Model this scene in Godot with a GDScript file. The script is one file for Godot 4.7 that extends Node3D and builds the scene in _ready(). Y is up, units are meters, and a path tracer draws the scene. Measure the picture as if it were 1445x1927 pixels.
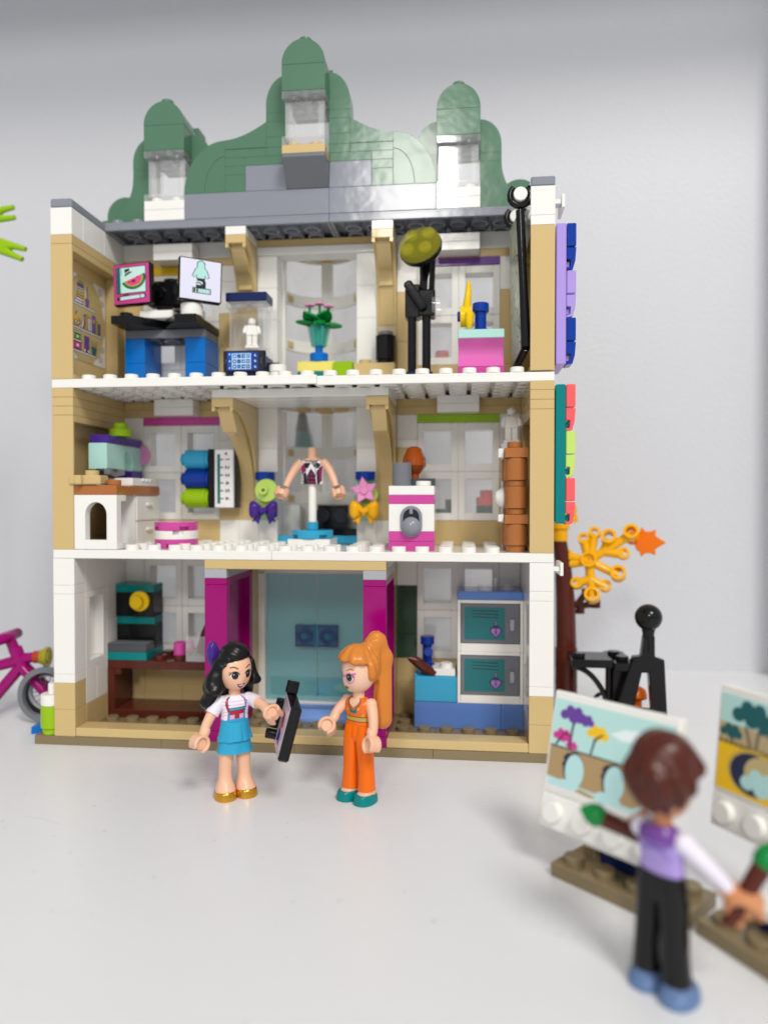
extends Node3D
# A toy house of plastic bricks seen open from behind, three storeys of furnished rooms, with toy dolls on a white shelf in front of it.
# House coordinates: x in studs (8 mm, 0..22), y in plates (3.2 mm, 0 = top of the base plate), z in studs into the house (0 = front edge).
const S := 0.008
const PL := 0.0032
const MM := 0.001
var mats := {}
var cache := {}
var taken := {}
var house: Node3D
var soft_normal: NoiseTexture2D
var rough_tex: NoiseTexture2D


func hp(x: float, y: float, z: float) -> Vector3:
	return Vector3((x - 11.0) * S, (y + 1.0) * PL, -z * S)


# ---------------------------------------------------------------- naming
func numbered(called: String) -> String:
	var n: int = taken.get(called, 0)
	taken[called] = n + 1
	return called if n == 0 else "%s_%03d" % [called, n]


func tag(o: Node3D, label: String, category: String, group := "") -> Node3D:
	o.set_meta("label", label)
	o.set_meta("category", category)
	if group:
		o.set_meta("group", group)
	return o


func thing(called: String, label: String, category: String, at := Vector3.ZERO, turn := 0.0, group := "") -> Node3D:
	var o := Node3D.new()
	o.name = numbered(called)
	add_child(o)
	o.position = at
	o.rotation.y = turn
	tag(o, label, category, group)
	return o


func part(called: String, parent: Node3D, at := Vector3.ZERO) -> Node3D:
	var o := Node3D.new()
	o.name = called
	parent.add_child(o, true)
	o.position = at
	return o


func mi(called: String, mesh: Mesh, m: Material, parent: Node3D, at := Vector3.ZERO, b := Basis.IDENTITY) -> MeshInstance3D:
	var o := MeshInstance3D.new()
	o.name = numbered(called) if parent == self else called
	o.mesh = mesh
	o.material_override = m
	parent.add_child(o, true)
	o.transform = Transform3D(b, at)
	return o


func org(p: Node) -> Vector3:
	var o := Vector3.ZERO
	while p != self and p is Node3D:
		o += (p as Node3D).position
		p = p.get_parent()
	return o


func rot(x: float, y: float, z: float) -> Basis:
	return Basis.from_euler(Vector3(deg_to_rad(x), deg_to_rad(y), deg_to_rad(z)))


# ---------------------------------------------------------------- materials
func plastic(called: String, c: Color, rough := 0.13) -> StandardMaterial3D:
	var m := StandardMaterial3D.new()
	m.resource_name = called
	m.albedo_color = c
	m.roughness = rough
	m.metallic_specular = 0.38
	m.normal_enabled = true
	m.normal_texture = soft_normal
	m.normal_scale = 0.03
	m.uv1_triplanar = true
	m.uv1_world_triplanar = true
	m.uv1_scale = Vector3(16, 16, 16)
	mats[called] = m
	return m


func clear(called: String, c: Color, rough := 0.04) -> StandardMaterial3D:
	var m := StandardMaterial3D.new()
	m.resource_name = called
	m.transparency = BaseMaterial3D.TRANSPARENCY_ALPHA
	m.albedo_color = c
	m.roughness = rough
	m.metallic_specular = 0.5
	mats[called] = m
	return m


func printed(called: String, im: Image, rough := 0.25) -> StandardMaterial3D:
	var m := StandardMaterial3D.new()
	m.resource_name = called
	m.albedo_texture = ImageTexture.create_from_image(im)
	m.roughness = rough
	m.texture_repeat = false
	mats[called] = m
	return m


func make_materials() -> void:
	var n := FastNoiseLite.new()
	n.seed = 4
	n.noise_type = FastNoiseLite.TYPE_SIMPLEX_SMOOTH
	n.frequency = 0.02
	n.fractal_octaves = 3
	soft_normal = NoiseTexture2D.new()
	soft_normal.width = 256
	soft_normal.height = 256
	soft_normal.seamless = true
	soft_normal.as_normal_map = true
	soft_normal.bump_strength = 6.0
	soft_normal.noise = n
	plastic("white", Color(0.925, 0.92, 0.9))
	plastic("tan", Color(0.8, 0.7, 0.49))
	plastic("dark_tan", Color(0.52, 0.46, 0.345))
	plastic("sand_green", Color(0.325, 0.47, 0.38), 0.15)
	plastic("dark_green", Color(0.21, 0.32, 0.24))
	plastic("stone_grey", Color(0.53, 0.545, 0.585))
	plastic("mid_grey", Color(0.45, 0.46, 0.485))
	plastic("dark_grey", Color(0.3, 0.31, 0.33))
	plastic("light_grey", Color(0.66, 0.67, 0.69))
	plastic("magenta", Color(0.6, 0.0, 0.42))
	plastic("pink", Color(0.79, 0.29, 0.61))
	plastic("glossy_pink", Color(0.84, 0.42, 0.7), 0.05)
	plastic("light_pink", Color(0.9, 0.58, 0.78))
	plastic("black", Color(0.075, 0.075, 0.085))
	plastic("blue", Color(0.0, 0.42, 0.76))
	plastic("deep_blue", Color(0.05, 0.22, 0.6))
	plastic("navy", Color(0.09, 0.15, 0.33))
	plastic("azure", Color(0.2, 0.63, 0.79))
	plastic("medium_blue", Color(0.33, 0.5, 0.79))
	plastic("cool_blue", Color(0.36, 0.5, 0.76))
	plastic("bright_light_blue", Color(0.5, 0.64, 0.9))
	plastic("teal", Color(0.0, 0.49, 0.49))
	plastic("mint", Color(0.68, 0.85, 0.815))
	plastic("purple", Color(0.27, 0.15, 0.53))
	plastic("mid_purple", Color(0.44, 0.27, 0.58))
	plastic("lavender", Color(0.67, 0.58, 0.86))
	plastic("lime", Color(0.58, 0.74, 0.06))
	plastic("yellow_green", Color(0.75, 0.86, 0.43))
	plastic("green", Color(0.06, 0.52, 0.24))
	plastic("forest", Color(0.03, 0.3, 0.2))
	plastic("yellow", Color(0.93, 0.77, 0.05))
	plastic("pale_yellow", Color(0.93, 0.87, 0.45))
	plastic("amber", Color(0.93, 0.68, 0.06))
	plastic("orange", Color(0.93, 0.42, 0.03))
	plastic("leaf_orange", Color(0.94, 0.47, 0.05))
	plastic("dark_orange", Color(0.6, 0.27, 0.07))
	plastic("nougat", Color(0.67, 0.42, 0.23))
	plastic("brown", Color(0.33, 0.14, 0.1))
	plastic("coral", Color(0.95, 0.38, 0.4))
	plastic("skin", Color(0.91, 0.72, 0.6), 0.3)
	plastic("tan_skin", Color(0.8, 0.55, 0.38), 0.3)
	plastic("ginger_hair", Color(0.82, 0.5, 0.2), 0.28)
	plastic("black_hair", Color(0.05, 0.05, 0.055), 0.3)
	plastic("brown_hair", Color(0.31, 0.13, 0.09), 0.3)
	plastic("ceramic_white", Color(0.95, 0.945, 0.935), 0.35)
	plastic("slate_blue", Color(0.38, 0.48, 0.64), 0.3)
	plastic("charcoal", Color(0.13, 0.135, 0.16), 0.35)
	plastic("blouse_white", Color(0.9, 0.88, 0.93), 0.3)
	plastic("chrome_grey", Color(0.5, 0.51, 0.54), 0.15)
	var gold := plastic("gold", Color(0.83, 0.62, 0.22), 0.22)
	gold.metallic = 0.75
	var silver := plastic("silver", Color(0.75, 0.75, 0.77), 0.2)
	silver.metallic = 0.8
	clear("clear", Color(1, 1, 1, 0.1))
	clear("clear_frosty", Color(0.97, 0.97, 0.98, 0.13), 0.06)
	clear("glass_teal", Color(0.46, 0.78, 0.8, 0.42))
	clear("trans_blue", Color(0.18, 0.5, 0.66, 0.45))
	clear("trans_purple", Color(0.22, 0.24, 0.52, 0.6))
	clear("trans_green", Color(0.25, 0.72, 0.66, 0.42))
	clear("trans_yellow", Color(0.72, 0.68, 0.02, 0.65))
	clear("trans_orange", Color(0.75, 0.26, 0.03, 0.75))
	clear("lamp_yellow", Color(0.8, 0.77, 0.02, 0.16))
	for k: String in ["trans_blue", "trans_purple", "trans_green", "trans_yellow", "trans_orange", "glass_teal", "lamp_yellow"]:
		tint(k)


# coloured clear plastic: a translucent sheet that keeps its own tint
func tint(k: String) -> void:
	var m: StandardMaterial3D = mats[k]
	m.roughness = 0.26


# ---------------------------------------------------------------- mesh building
class MB:
	var v := PackedVector3Array()
	var n := PackedVector3Array()
	var t := PackedVector2Array()
	var i := PackedInt32Array()

	# a, b, c counter-clockwise seen from outside
	func tri(a: Vector3, b: Vector3, c: Vector3, ua := Vector2.ZERO, ub := Vector2.ZERO, uc := Vector2.ZERO) -> void:
		var nn := (b - a).cross(c - a)
		if nn.length_squared() < 1e-24:
			return
		nn = nn.normalized()
		var k := v.size()
		v.append_array([a, b, c])
		n.append_array([nn, nn, nn])
		t.append_array([ua, ub, uc])
		i.append_array([k, k + 2, k + 1])

	func quad(a: Vector3, b: Vector3, c: Vector3, d: Vector3) -> void:
		tri(a, b, c, Vector2(0, 1), Vector2(1, 1), Vector2(1, 0))
		tri(a, c, d, Vector2(0, 1), Vector2(1, 0), Vector2(0, 0))

	# a smooth sheet over rows of points; every row has the same count. Closed rows repeat their first point.
	func grid(rows: Array, flip := false) -> void:
		var h := rows.size()
		var w: int = rows[0].size()
		var k := v.size()
		var round_row: bool = (rows[0][0] as Vector3).distance_to(rows[0][w - 1]) < 1e-8 and (rows[h >> 1][0] as Vector3).distance_to(rows[h >> 1][w - 1]) < 1e-8
		var round_col: bool = (rows[0][0] as Vector3).distance_to(rows[h - 1][0]) < 1e-8 and (rows[0][w >> 1] as Vector3).distance_to(rows[h - 1][w >> 1]) < 1e-8
		for r in h:
			for c in w:
				var c0 := c - 1
				var c1 := c + 1
				if round_row:
					c0 = w - 2 if c == 0 else c0
					c1 = 1 if c == w - 1 else c1
				c0 = maxi(c0, 0)
				c1 = mini(c1, w - 1)
				var r0 := r - 1
				var r1 := r + 1
				if round_col:
					r0 = h - 2 if r == 0 else r0
					r1 = 1 if r == h - 1 else r1
				r0 = maxi(r0, 0)
				r1 = mini(r1, h - 1)
				var du: Vector3 = rows[r][c1] - rows[r][c0]
				var dv: Vector3 = rows[r1][c] - rows[r0][c]
				if du.length_squared() < 1e-16:
					var rr := r1 if r == 0 else r0
					du = rows[rr][c1] - rows[rr][c0]
				var nn := du.cross(dv)
				if nn.length_squared() < 1e-26:
					nn = Vector3.UP
				nn = nn.normalized()
				v.append(rows[r][c])
				n.append(-nn if flip else nn)
				t.append(Vector2(float(c) / (w - 1), float(r) / (h - 1)))
		for r in h - 1:
			for c in w - 1:
				var a := k + r * w + c
				if flip:
					i.append_array([a, a + 1, a + w + 1, a, a + w + 1, a + w])
				else:
					i.append_array([a, a + w + 1, a + 1, a, a + w, a + w + 1])

	func fan(ring: Array, flip := false) -> void:
		var mid := Vector3.ZERO
		var cnt := ring.size()
		for p: Vector3 in ring:
			mid += p
		mid /= cnt
		for j in cnt:
			var a: Vector3 = ring[j]
			var b: Vector3 = ring[(j + 1) % cnt]
			if flip:
				tri(mid, b, a)
			else:
				tri(mid, a, b)

	func mesh() -> ArrayMesh:
		var arr := []
		arr.resize(Mesh.ARRAY_MAX)
		arr[Mesh.ARRAY_VERTEX] = v
		arr[Mesh.ARRAY_NORMAL] = n
		arr[Mesh.ARRAY_TEX_UV] = t
		arr[Mesh.ARRAY_INDEX] = i
		var m := ArrayMesh.new()
		m.add_surface_from_arrays(Mesh.PRIMITIVE_TRIANGLES, arr)
		return m


# a box with chamfered edges, centred
func add_cbox(b: MB, c: Vector3, size: Vector3, bev: float) -> void:
	var h := size / 2.0
	bev = minf(bev, minf(h.x, minf(h.y, h.z)) * 0.6)
	var g := h - Vector3(bev, bev, bev)
	for ax in 3:
		var u := (ax + 1) % 3
		var w := (ax + 2) % 3
		for s: float in [-1.0, 1.0]:
			var q: Array[Vector3] = []
			for e: Array in [[-1, -1], [1, -1], [1, 1], [-1, 1]]:
				var p := Vector3.ZERO
				p[ax] = s * h[ax]
				p[u] = e[0] * g[u]
				p[w] = e[1] * g[w]
				q.append(c + p)
			if s > 0:
				b.quad(q[0], q[1], q[2], q[3])
			else:
				b.quad(q[3], q[2], q[1], q[0])
	for ax in 3:
		var u := (ax + 1) % 3
		var w := (ax + 2) % 3
		for e: Array in [[-1, -1], [1, -1], [1, 1], [-1, 1]]:
			var p: Array[Vector3] = []
			for k: Array in [[-1, 0], [1, 0], [1, 1], [-1, 1]]:
				var d := Vector3.ZERO
				d[ax] = k[0] * g[ax]
				d[u] = e[0] * (h[u] if k[1] == 0 else g[u])
				d[w] = e[1] * (g[w] if k[1] == 0 else h[w])
				p.append(c + d)
			if e[0] * e[1] > 0:
				b.quad(p[0], p[1], p[2], p[3])
			else:
				b.quad(p[3], p[2], p[1], p[0])
	for sx: float in [-1.0, 1.0]:
		for sy: float in [-1.0, 1.0]:
			for sz: float in [-1.0, 1.0]:
				var a := c + Vector3(sx * h.x, sy * g.y, sz * g.z)
				var d := c + Vector3(sx * g.x, sy * h.y, sz * g.z)
				var f := c + Vector3(sx * g.x, sy * g.y, sz * h.z)
				if sx * sy * sz > 0:
					b.tri(a, d, f)
				else:
					b.tri(a, f, d)


func cbox(size: Vector3, bev := 0.0002) -> Mesh:
	var key := "b%.5f,%.5f,%.5f,%.5f" % [size.x, size.y, size.z, bev]
	if not cache.has(key):
		var b := MB.new()
		add_cbox(b, Vector3.ZERO, size, bev)
		cache[key] = b.mesh()
	return cache[key]


# a turned shape; profile of (radius, height) from the bottom up, flat-shaded along the profile where it has corners
func add_lathe(b: MB, prof: Array, seg := 20, at := Vector3.ZERO, basis := Basis.IDENTITY, smooth := false) -> void:
	if smooth:
		var rows := []
		for p: Vector2 in prof:
			var row := []
			for j in seg + 1:
				var a := TAU * (j % seg) / seg
				row.append(at + basis * Vector3(p.x * cos(a), p.y, -p.x * sin(a)))
			rows.append(row)
		b.grid(rows)
		return
	for k in prof.size() - 1:
		var p: Vector2 = prof[k]
		var q: Vector2 = prof[k + 1]
		var e := q - p
		var nr := Vector2(e.y, -e.x)
		if nr.length_squared() < 1e-20:
			continue
		nr = nr.normalized()
		var k0 := b.v.size()
		for j in seg + 1:
			var a := TAU * (j % seg) / seg
			var d := Vector3(cos(a), 0, -sin(a))
			for z: Vector2 in [p, q]:
				b.v.append(at + basis * (d * z.x + Vector3(0, z.y, 0)))
				b.n.append(basis * (d * nr.x + Vector3(0, nr.y, 0)))
				b.t.append(Vector2(float(j) / seg, 1.0 - z.y))
		for j in seg:
			var o := k0 + j * 2
			if p.x > 1e-7:
				b.i.append_array([o, o + 3, o + 2])
			if q.x > 1e-7:
				b.i.append_array([o, o + 1, o + 3])
			elif p.x > 1e-7:
				pass
			if p.x <= 1e-7:
				pass


func lathe(prof: Array, seg := 20, smooth := false) -> Mesh:
	var key := "l%s,%d,%s" % [str(prof), seg, smooth]
	if not cache.has(key):
		var b := MB.new()
		add_lathe(b, prof, seg, Vector3.ZERO, Basis.IDENTITY, smooth)
		cache[key] = b.mesh()
	return cache[key]


func cyl_prof(r: float, h: float, bev := 0.00018, y0 := 0.0) -> Array:
	return [Vector2(0, y0), Vector2(r - bev, y0), Vector2(r, y0 + bev), Vector2(r, y0 + h - bev), Vector2(r - bev, y0 + h), Vector2(0, y0 + h)]


func cyl(r: float, h: float, seg := 24) -> Mesh:
	return lathe(cyl_prof(r, h), seg)


func ring_prof(ro: float, ri: float, h: float) -> Array:
	return [Vector2(ri, h), Vector2(ri, 0), Vector2(ro, 0), Vector2(ro, h), Vector2(ri, h)]


# the outline is scaled up first: the engine takes very small ears for flat ones
func triangles(poly: PackedVector2Array) -> PackedInt32Array:
	var big := PackedVector2Array()
	for q in poly:
		big.append(q * 20000.0)
	return Geometry2D.triangulate_polygon(big)


# a flat outline (counter-clockwise, in x and y) with depth along z, centred on z, edges chamfered by bev
func add_prism(b: MB, poly: PackedVector2Array, depth: float, at := Vector3.ZERO, basis := Basis.IDENTITY, bev := 0.0) -> void:
	var area := 0.0
	var cnt := poly.size()
	for k in cnt:
		area += poly[k].cross(poly[(k + 1) % cnt])
	if area < 0:
		poly = poly.duplicate()
		poly.reverse()
	var inner := poly.duplicate()
	if bev > 0:
		for k in cnt:
			var e0 := (poly[k] - poly[(k + cnt - 1) % cnt]).normalized()
			var e1 := (poly[(k + 1) % cnt] - poly[k]).normalized()
			var nn := Vector2(-e0.y - e1.y, e0.x + e1.x)
			var l := maxf(nn.length_squared(), 0.6)
			inner[k] = poly[k] + nn * (2.0 * bev / l)
	var h := depth / 2.0
	var idx := triangles(inner)
	if idx.is_empty():
		inner = poly.duplicate()
		idx = triangles(poly)
	for k in range(0, idx.size(), 3):
		var p := [inner[idx[k]], inner[idx[k + 1]], inner[idx[k + 2]]]
		if (p[1] - p[0]).cross(p[2] - p[0]) < 0:
			p.reverse()
		var f := []
		var r := []
		for q: Vector2 in p:
			f.append(at + basis * Vector3(q.x, q.y, h))
			r.append(at + basis * Vector3(q.x, q.y, -h))
		b.tri(f[0], f[1], f[2])
		b.tri(r[0], r[2], r[1])
	var smooth_n := []
	for k in cnt:
		var e1 := (poly[(k + 1) % cnt] - poly[k]).normalized()
		smooth_n.append(Vector2(e1.y, -e1.x))
	var levels := [[inner, h], [poly, h - bev], [poly, -h + bev], [inner, -h]] if bev > 0 else [[poly, h], [poly, -h]]
	for lv in levels.size() - 1:
		for k in cnt:
			var k1 := (k + 1) % cnt
			var a: Vector2 = levels[lv][0][k]
			var c: Vector2 = levels[lv][0][k1]
			var d: Vector2 = levels[lv + 1][0][k1]
			var f: Vector2 = levels[lv + 1][0][k]
			var za: float = levels[lv][1]
			var zd: float = levels[lv + 1][1]
			var k0 := b.v.size()
			var pts := [Vector3(a.x, a.y, za), Vector3(f.x, f.y, zd), Vector3(d.x, d.y, zd), Vector3(c.x, c.y, za)]
			var flat: Vector3 = (pts[1] - pts[0]).cross(pts[2] - pts[0])
			if flat.length_squared() < 1e-26:
				flat = (pts[2] - pts[0]).cross(pts[3] - pts[0])
			flat = flat.normalized()
			var nk: Vector2 = smooth_n[k]
			var np: Vector2 = smooth_n[(k + cnt - 1) % cnt]
			var nx: Vector2 = smooth_n[k1]
			var n0 := flat
			var n1 := flat
			if np.dot(nk) > 0.75:
				var w := (np + nk).normalized()
				n0 = Vector3(w.x * Vector2(flat.x, flat.y).length(), w.y * Vector2(flat.x, flat.y).length(), flat.z).normalized()
			if nx.dot(nk) > 0.75:
				var w2 := (nx + nk).normalized()
				n1 = Vector3(w2.x * Vector2(flat.x, flat.y).length(), w2.y * Vector2(flat.x, flat.y).length(), flat.z).normalized()
			for p: Vector3 in pts:
				b.v.append(at + basis * p)
			b.n.append_array([basis * n0, basis * n0, basis * n1, basis * n1])
			b.t.append_array([Vector2.ZERO, Vector2.ZERO, Vector2.ZERO, Vector2.ZERO])
			b.i.append_array([k0, k0 + 2, k0 + 1, k0, k0 + 3, k0 + 2])


func prism(poly: PackedVector2Array, depth: float, bev := 0.00015) -> Mesh:
	var b := MB.new()
	add_prism(b, poly, depth, Vector3.ZERO, Basis.IDENTITY, bev)
	return b.mesh()


# a round bar along points, one radius per point (or one for all)
func add_tube(b: MB, pts: Array, radii: Array, seg := 14, caps := true, squash := Vector2.ONE) -> void:
	var rows := []
	var up := Vector3.UP
	var count := pts.size()
	var d0: Vector3 = (pts[1] - pts[0]).normalized()
	if absf(d0.dot(up)) > 0.9:
		up = Vector3.BACK
	var side := d0.cross(up).normalized()
	for k in count:
		var a: Vector3 = pts[maxi(k - 1, 0)]
		var c: Vector3 = pts[mini(k + 1, count - 1)]
		var d := (c - a).normalized()
		side = (side - d * side.dot(d)).normalized()
		var vv := d.cross(side).normalized()
		var r: float = radii[k] if radii.size() > 1 else radii[0]
		var row := []
		for j in seg + 1:
			var an := TAU * (j % seg) / seg
			row.append((pts[k] as Vector3) + (side * (cos(an) * squash.x) + vv * (sin(an) * squash.y)) * r)
		rows.append(row)
	b.grid(rows)
	if caps:
		var first: Array = rows[0].slice(0, seg)
		var last: Array = rows[count - 1].slice(0, seg)
		b.fan(first, true)
		b.fan(last)


func tube(pts: Array, radii: Array, seg := 14) -> Mesh:
	var b := MB.new()
	add_tube(b, pts, radii, seg)
	return b.mesh()


func bez(a: Vector3, c: Vector3, d: Vector3, n := 10) -> Array:
	var out := []
	for k in n + 1:
		var t := float(k) / n
		out.append(a.lerp(c, t).lerp(c.lerp(d, t), t))
	return out


# stacked rings: each [centre, half width x, half depth z, squareness]; closed top and bottom
func add_loft(b: MB, secs: Array, seg := 28, caps := true) -> void:
	var rows := []
	for s: Array in secs:
		var row := []
		var pw: float = 2.0 / (s[3] if s.size() > 3 else 2.0)
		for j in seg + 1:
			var a := TAU * (j % seg) / seg
			var cx := cos(a)
			var cz := sin(a)
			row.append((s[0] as Vector3) + Vector3(signf(cx) * pow(absf(cx), pw) * s[1], 0, -signf(cz) * pow(absf(cz), pw) * s[2]))
		rows.append(row)
	b.grid(rows)
	if caps:
		b.fan(rows[0].slice(0, seg), true)
		b.fan(rows[-1].slice(0, seg))


func loft(secs: Array, seg := 28) -> Mesh:
	var b := MB.new()
	add_loft(b, secs, seg)
	return b.mesh()


# soft shape from a distance function, meshed as surface nets
func nets(lo: Vector3, hi: Vector3, cell: float, f: Callable) -> Mesh:
	var nx := int(ceil((hi.x - lo.x) / cell)) + 1
	var ny := int(ceil((hi.y - lo.y) / cell)) + 1
	var nz := int(ceil((hi.z - lo.z) / cell)) + 1
	var d := PackedFloat32Array()
	d.resize(nx * ny * nz)
	var q := 0
	for z in nz:
		for y in ny:
			for x in nx:
				d[q] = f.call(lo + Vector3(x, y, z) * cell)
				q += 1
	var b := MB.new()
	var at := {}
	var sy := nx
	var sz := nx * ny
	var corner := [0, 1, sy, sy + 1, sz, sz + 1, sz + sy, sz + sy + 1]
	var off := [Vector3(0, 0, 0), Vector3(1, 0, 0), Vector3(0, 1, 0), Vector3(1, 1, 0), Vector3(0, 0, 1), Vector3(1, 0, 1), Vector3(0, 1, 1), Vector3(1, 1, 1)]
	var edges := [[0, 1], [2, 3], [4, 5], [6, 7], [0, 2], [1, 3], [4, 6], [5, 7], [0, 4], [1, 5], [2, 6], [3, 7]]
	for z in nz - 1:
		for y in ny - 1:
			for x in nx - 1:
				var k := x + y * sy + z * sz
				var inside := 0
				for c: int in corner:
					if d[k + c] < 0:
						inside += 1
				if inside == 0 or inside == 8:
					continue
				var sum := Vector3.ZERO
				var cnt := 0
				for e: Array in edges:
					var a := d[k + corner[e[0]]]
					var c2 := d[k + corner[e[1]]]
					if (a < 0) != (c2 < 0):
						sum += (off[e[0]] as Vector3).lerp(off[e[1]], a / (a - c2))
						cnt += 1
				var p := lo + (Vector3(x, y, z) + sum / cnt) * cell
				at[k] = b.v.size()
				b.v.append(p)
				var h := cell * 0.7
				var g := Vector3(f.call(p + Vector3(h, 0, 0)) - f.call(p - Vector3(h, 0, 0)), f.call(p + Vector3(0, h, 0)) - f.call(p - Vector3(0, h, 0)), f.call(p + Vector3(0, 0, h)) - f.call(p - Vector3(0, 0, h)))
				b.n.append(g.normalized() if g.length_squared() > 0 else Vector3.UP)
				b.t.append(Vector2.ZERO)
	for k: int in at:
		var x := k % nx
		var y := (k / nx) % ny
		var z := k / sz
		for ax in 3:
			var step: int = [1, sy, sz][ax]
			var o1: int = [sy, sz, 1][ax]
			var o2: int = [sz, 1, sy][ax]
			var pos: Array = [x, y, z]
			if pos[(ax + 1) % 3] == 0 or pos[(ax + 2) % 3] == 0 or k + step >= d.size():
				continue
			var a := d[k]
			var c := d[k + step]
			if (a < 0) == (c < 0):
				continue
			if not (at.has(k - o1) and at.has(k - o2) and at.has(k - o1 - o2)):
				continue
			var q0: int = at[k]
			var q1: int = at[k - o1]
			var q2: int = at[k - o1 - o2]
			var q3: int = at[k - o2]
			if a < 0:
				b.i.append_array([q0, q2, q1, q0, q3, q2])
			else:
				b.i.append_array([q0, q1, q2, q0, q2, q3])
	return b.mesh()


func cap_dist(p: Vector3, a: Vector3, c: Vector3, ra: float, rb: float) -> float:
	var pa := p - a
	var ba := c - a
	var l := ba.length_squared()
	var h := clampf(pa.dot(ba) / l, 0, 1) if l > 0 else 0.0
	return (pa - ba * h).length() - lerpf(ra, rb, h)


func blob_dist(p: Vector3, caps: Array, k: float) -> float:
	var d := 1e3
	for c: Array in caps:
		var e := cap_dist(p, c[0], c[1], c[2], c[3])
		var h := maxf(k - absf(d - e), 0.0) / k
		d = minf(d, e) - h * h * k * 0.25
	return d


# ---------------------------------------------------------------- brick building in house coordinates
func bx(called: String, p: Node3D, m: String, x0: float, x1: float, y0: float, y1: float, z0: float, z1: float, bev := 0.00013, gap := 0.00003) -> MeshInstance3D:
	var a := hp(x0, y0, z1)
	var c := hp(x1, y1, z0)
	var g := Vector3(gap, gap, gap) * 2.0
	return mi(called, cbox((c - a) - g, bev), mats[m], p, (a + c) / 2.0 - (org(p) if p != self else Vector3.ZERO))


func rod(called: String, p: Node3D, m: String, x: float, z: float, y0: float, y1: float, r := 0.5, seg := 24) -> MeshInstance3D:
	return mi(called, cyl(r * S - 0.00005, (y1 - y0) * PL - 0.00004, seg), mats[m], p, hp(x, y0, z) - org(p))


func stud(p: Node3D, m: String, x: float, z: float, y: float) -> MeshInstance3D:
	return mi("stud", lathe([Vector2(0.0024, -0.0001), Vector2(0.0024, 0.00158), Vector2(0.00222, 0.00175), Vector2(0, 0.00175)], 20), mats[m], p, hp(x, y, z) - org(p))


func studs(p: Node3D, m: String, x0: int, x1: int, z0: int, z1: int, y: float) -> void:
	for z in range(z0, z1):
		for x in range(x0, x1):
			stud(p, m, x + 0.5, z + 0.5, y)


# a stud that points along dir (unit, in scene axes) from a point
func side_stud(p: Node3D, m: String, at: Vector3, dir: Vector3) -> void:
	mi("stud", lathe([Vector2(0.0024, -0.0001), Vector2(0.0024, 0.00158), Vector2(0.00222, 0.00175), Vector2(0, 0.00175)], 20), mats[m], p, at - org(p), Basis(Quaternion(Vector3.UP, dir)))


# a plate that is hollow below, with its tubes
func plate(called: String, p: Node3D, m: String, x0: float, x1: float, y: float, z0: float, z1: float, tubes := true) -> MeshInstance3D:
	var key := "plate%s,%s" % [x1 - x0, z1 - z0]
	var w := (x1 - x0) * S - 0.00008
	var dp := (z1 - z0) * S - 0.00008
	if not cache.has(key):
		var b := MB.new()
		add_cbox(b, Vector3(0, 0.0011, 0), Vector3(w, 0.00096, dp), 0.0002)
		for s: float in [-1.0, 1.0]:
			add_cbox(b, Vector3(0, -0.00032, s * (dp / 2 - 0.00065)), Vector3(w, 0.00248, 0.0013), 0.0002)
			add_cbox(b, Vector3(s * (w / 2 - 0.00065), -0.00032, 0), Vector3(0.0013, 0.00248, dp - 0.0026), 0.0002)
		cache[key] = b.mesh()
	var o := mi(called, cache[key], mats[m], p, hp((x0 + x1) / 2, y + 0.5, (z0 + z1) / 2) - (org(p) if p != self else Vector3.ZERO))
	if tubes:
		var rm := lathe(ring_prof(0.00325, 0.0024, 0.00215), 20)
		for z in range(int(z0) + 1, int(z1)):
			for x in range(int(x0) + 1, int(x1)):
				mi("tube", rm, mats[m], o, hp(x, y, z) + Vector3(0, 0.00004, 0) - org(o))
	return o


# an outline in house x and y (studs, plates), between z0 and z1
func slab(called: String, p: Node3D, m: String, pts: Array, z0: float, z1: float, bev := 0.0002) -> MeshInstance3D:
	var poly := PackedVector2Array()
	for q: Vector2 in pts:
		poly.append(Vector2((q.x - 11.0) * S, (q.y + 1.0) * PL))
	var c := Vector2.ZERO
	for q in poly:
		c += q
	c /= poly.size()
	for k in poly.size():
		poly[k] -= c
	return mi(called, prism(poly, absf(z1 - z0) * S - 0.00008, bev), mats[m], p, Vector3(c.x, c.y, -(z0 + z1) / 2 * S) - org(p))


# an outline in house z and y, between x0 and x1
func side_slab(called: String, p: Node3D, m: String, pts: Array, x0: float, x1: float, bev := 0.0002) -> MeshInstance3D:
	var poly := PackedVector2Array()
	for q: Vector2 in pts:
		poly.append(Vector2(-q.x * S, (q.y + 1.0) * PL))
	var c := Vector2.ZERO
	for q in poly:
		c += q
	c /= poly.size()
	for k in poly.size():
		poly[k] -= c
	# the outline's x becomes the scene's z
	return mi(called, prism(poly, absf(x1 - x0) * S - 0.00008, bev), mats[m], p, Vector3(((x0 + x1) / 2 - 11.0) * S, c.y, c.x) - org(p), Basis(Vector3(0, 0, 1), Vector3(0, 1, 0), Vector3(-1, 0, 0)))


func arc(cx: float, cy: float, rx: float, ry: float, a0: float, a1: float, n := 12) -> Array:
	var out := []
	for k in n + 1:
		var a := deg_to_rad(lerpf(a0, a1, float(k) / n))
		out.append(Vector2(cx + rx * cos(a), cy + ry * sin(a)))
	return out


func mirror(pts: Array) -> Array:
	var out := []
	for q: Vector2 in pts:
		out.append(Vector2(22.0 - q.x, q.y))
	return out


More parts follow.
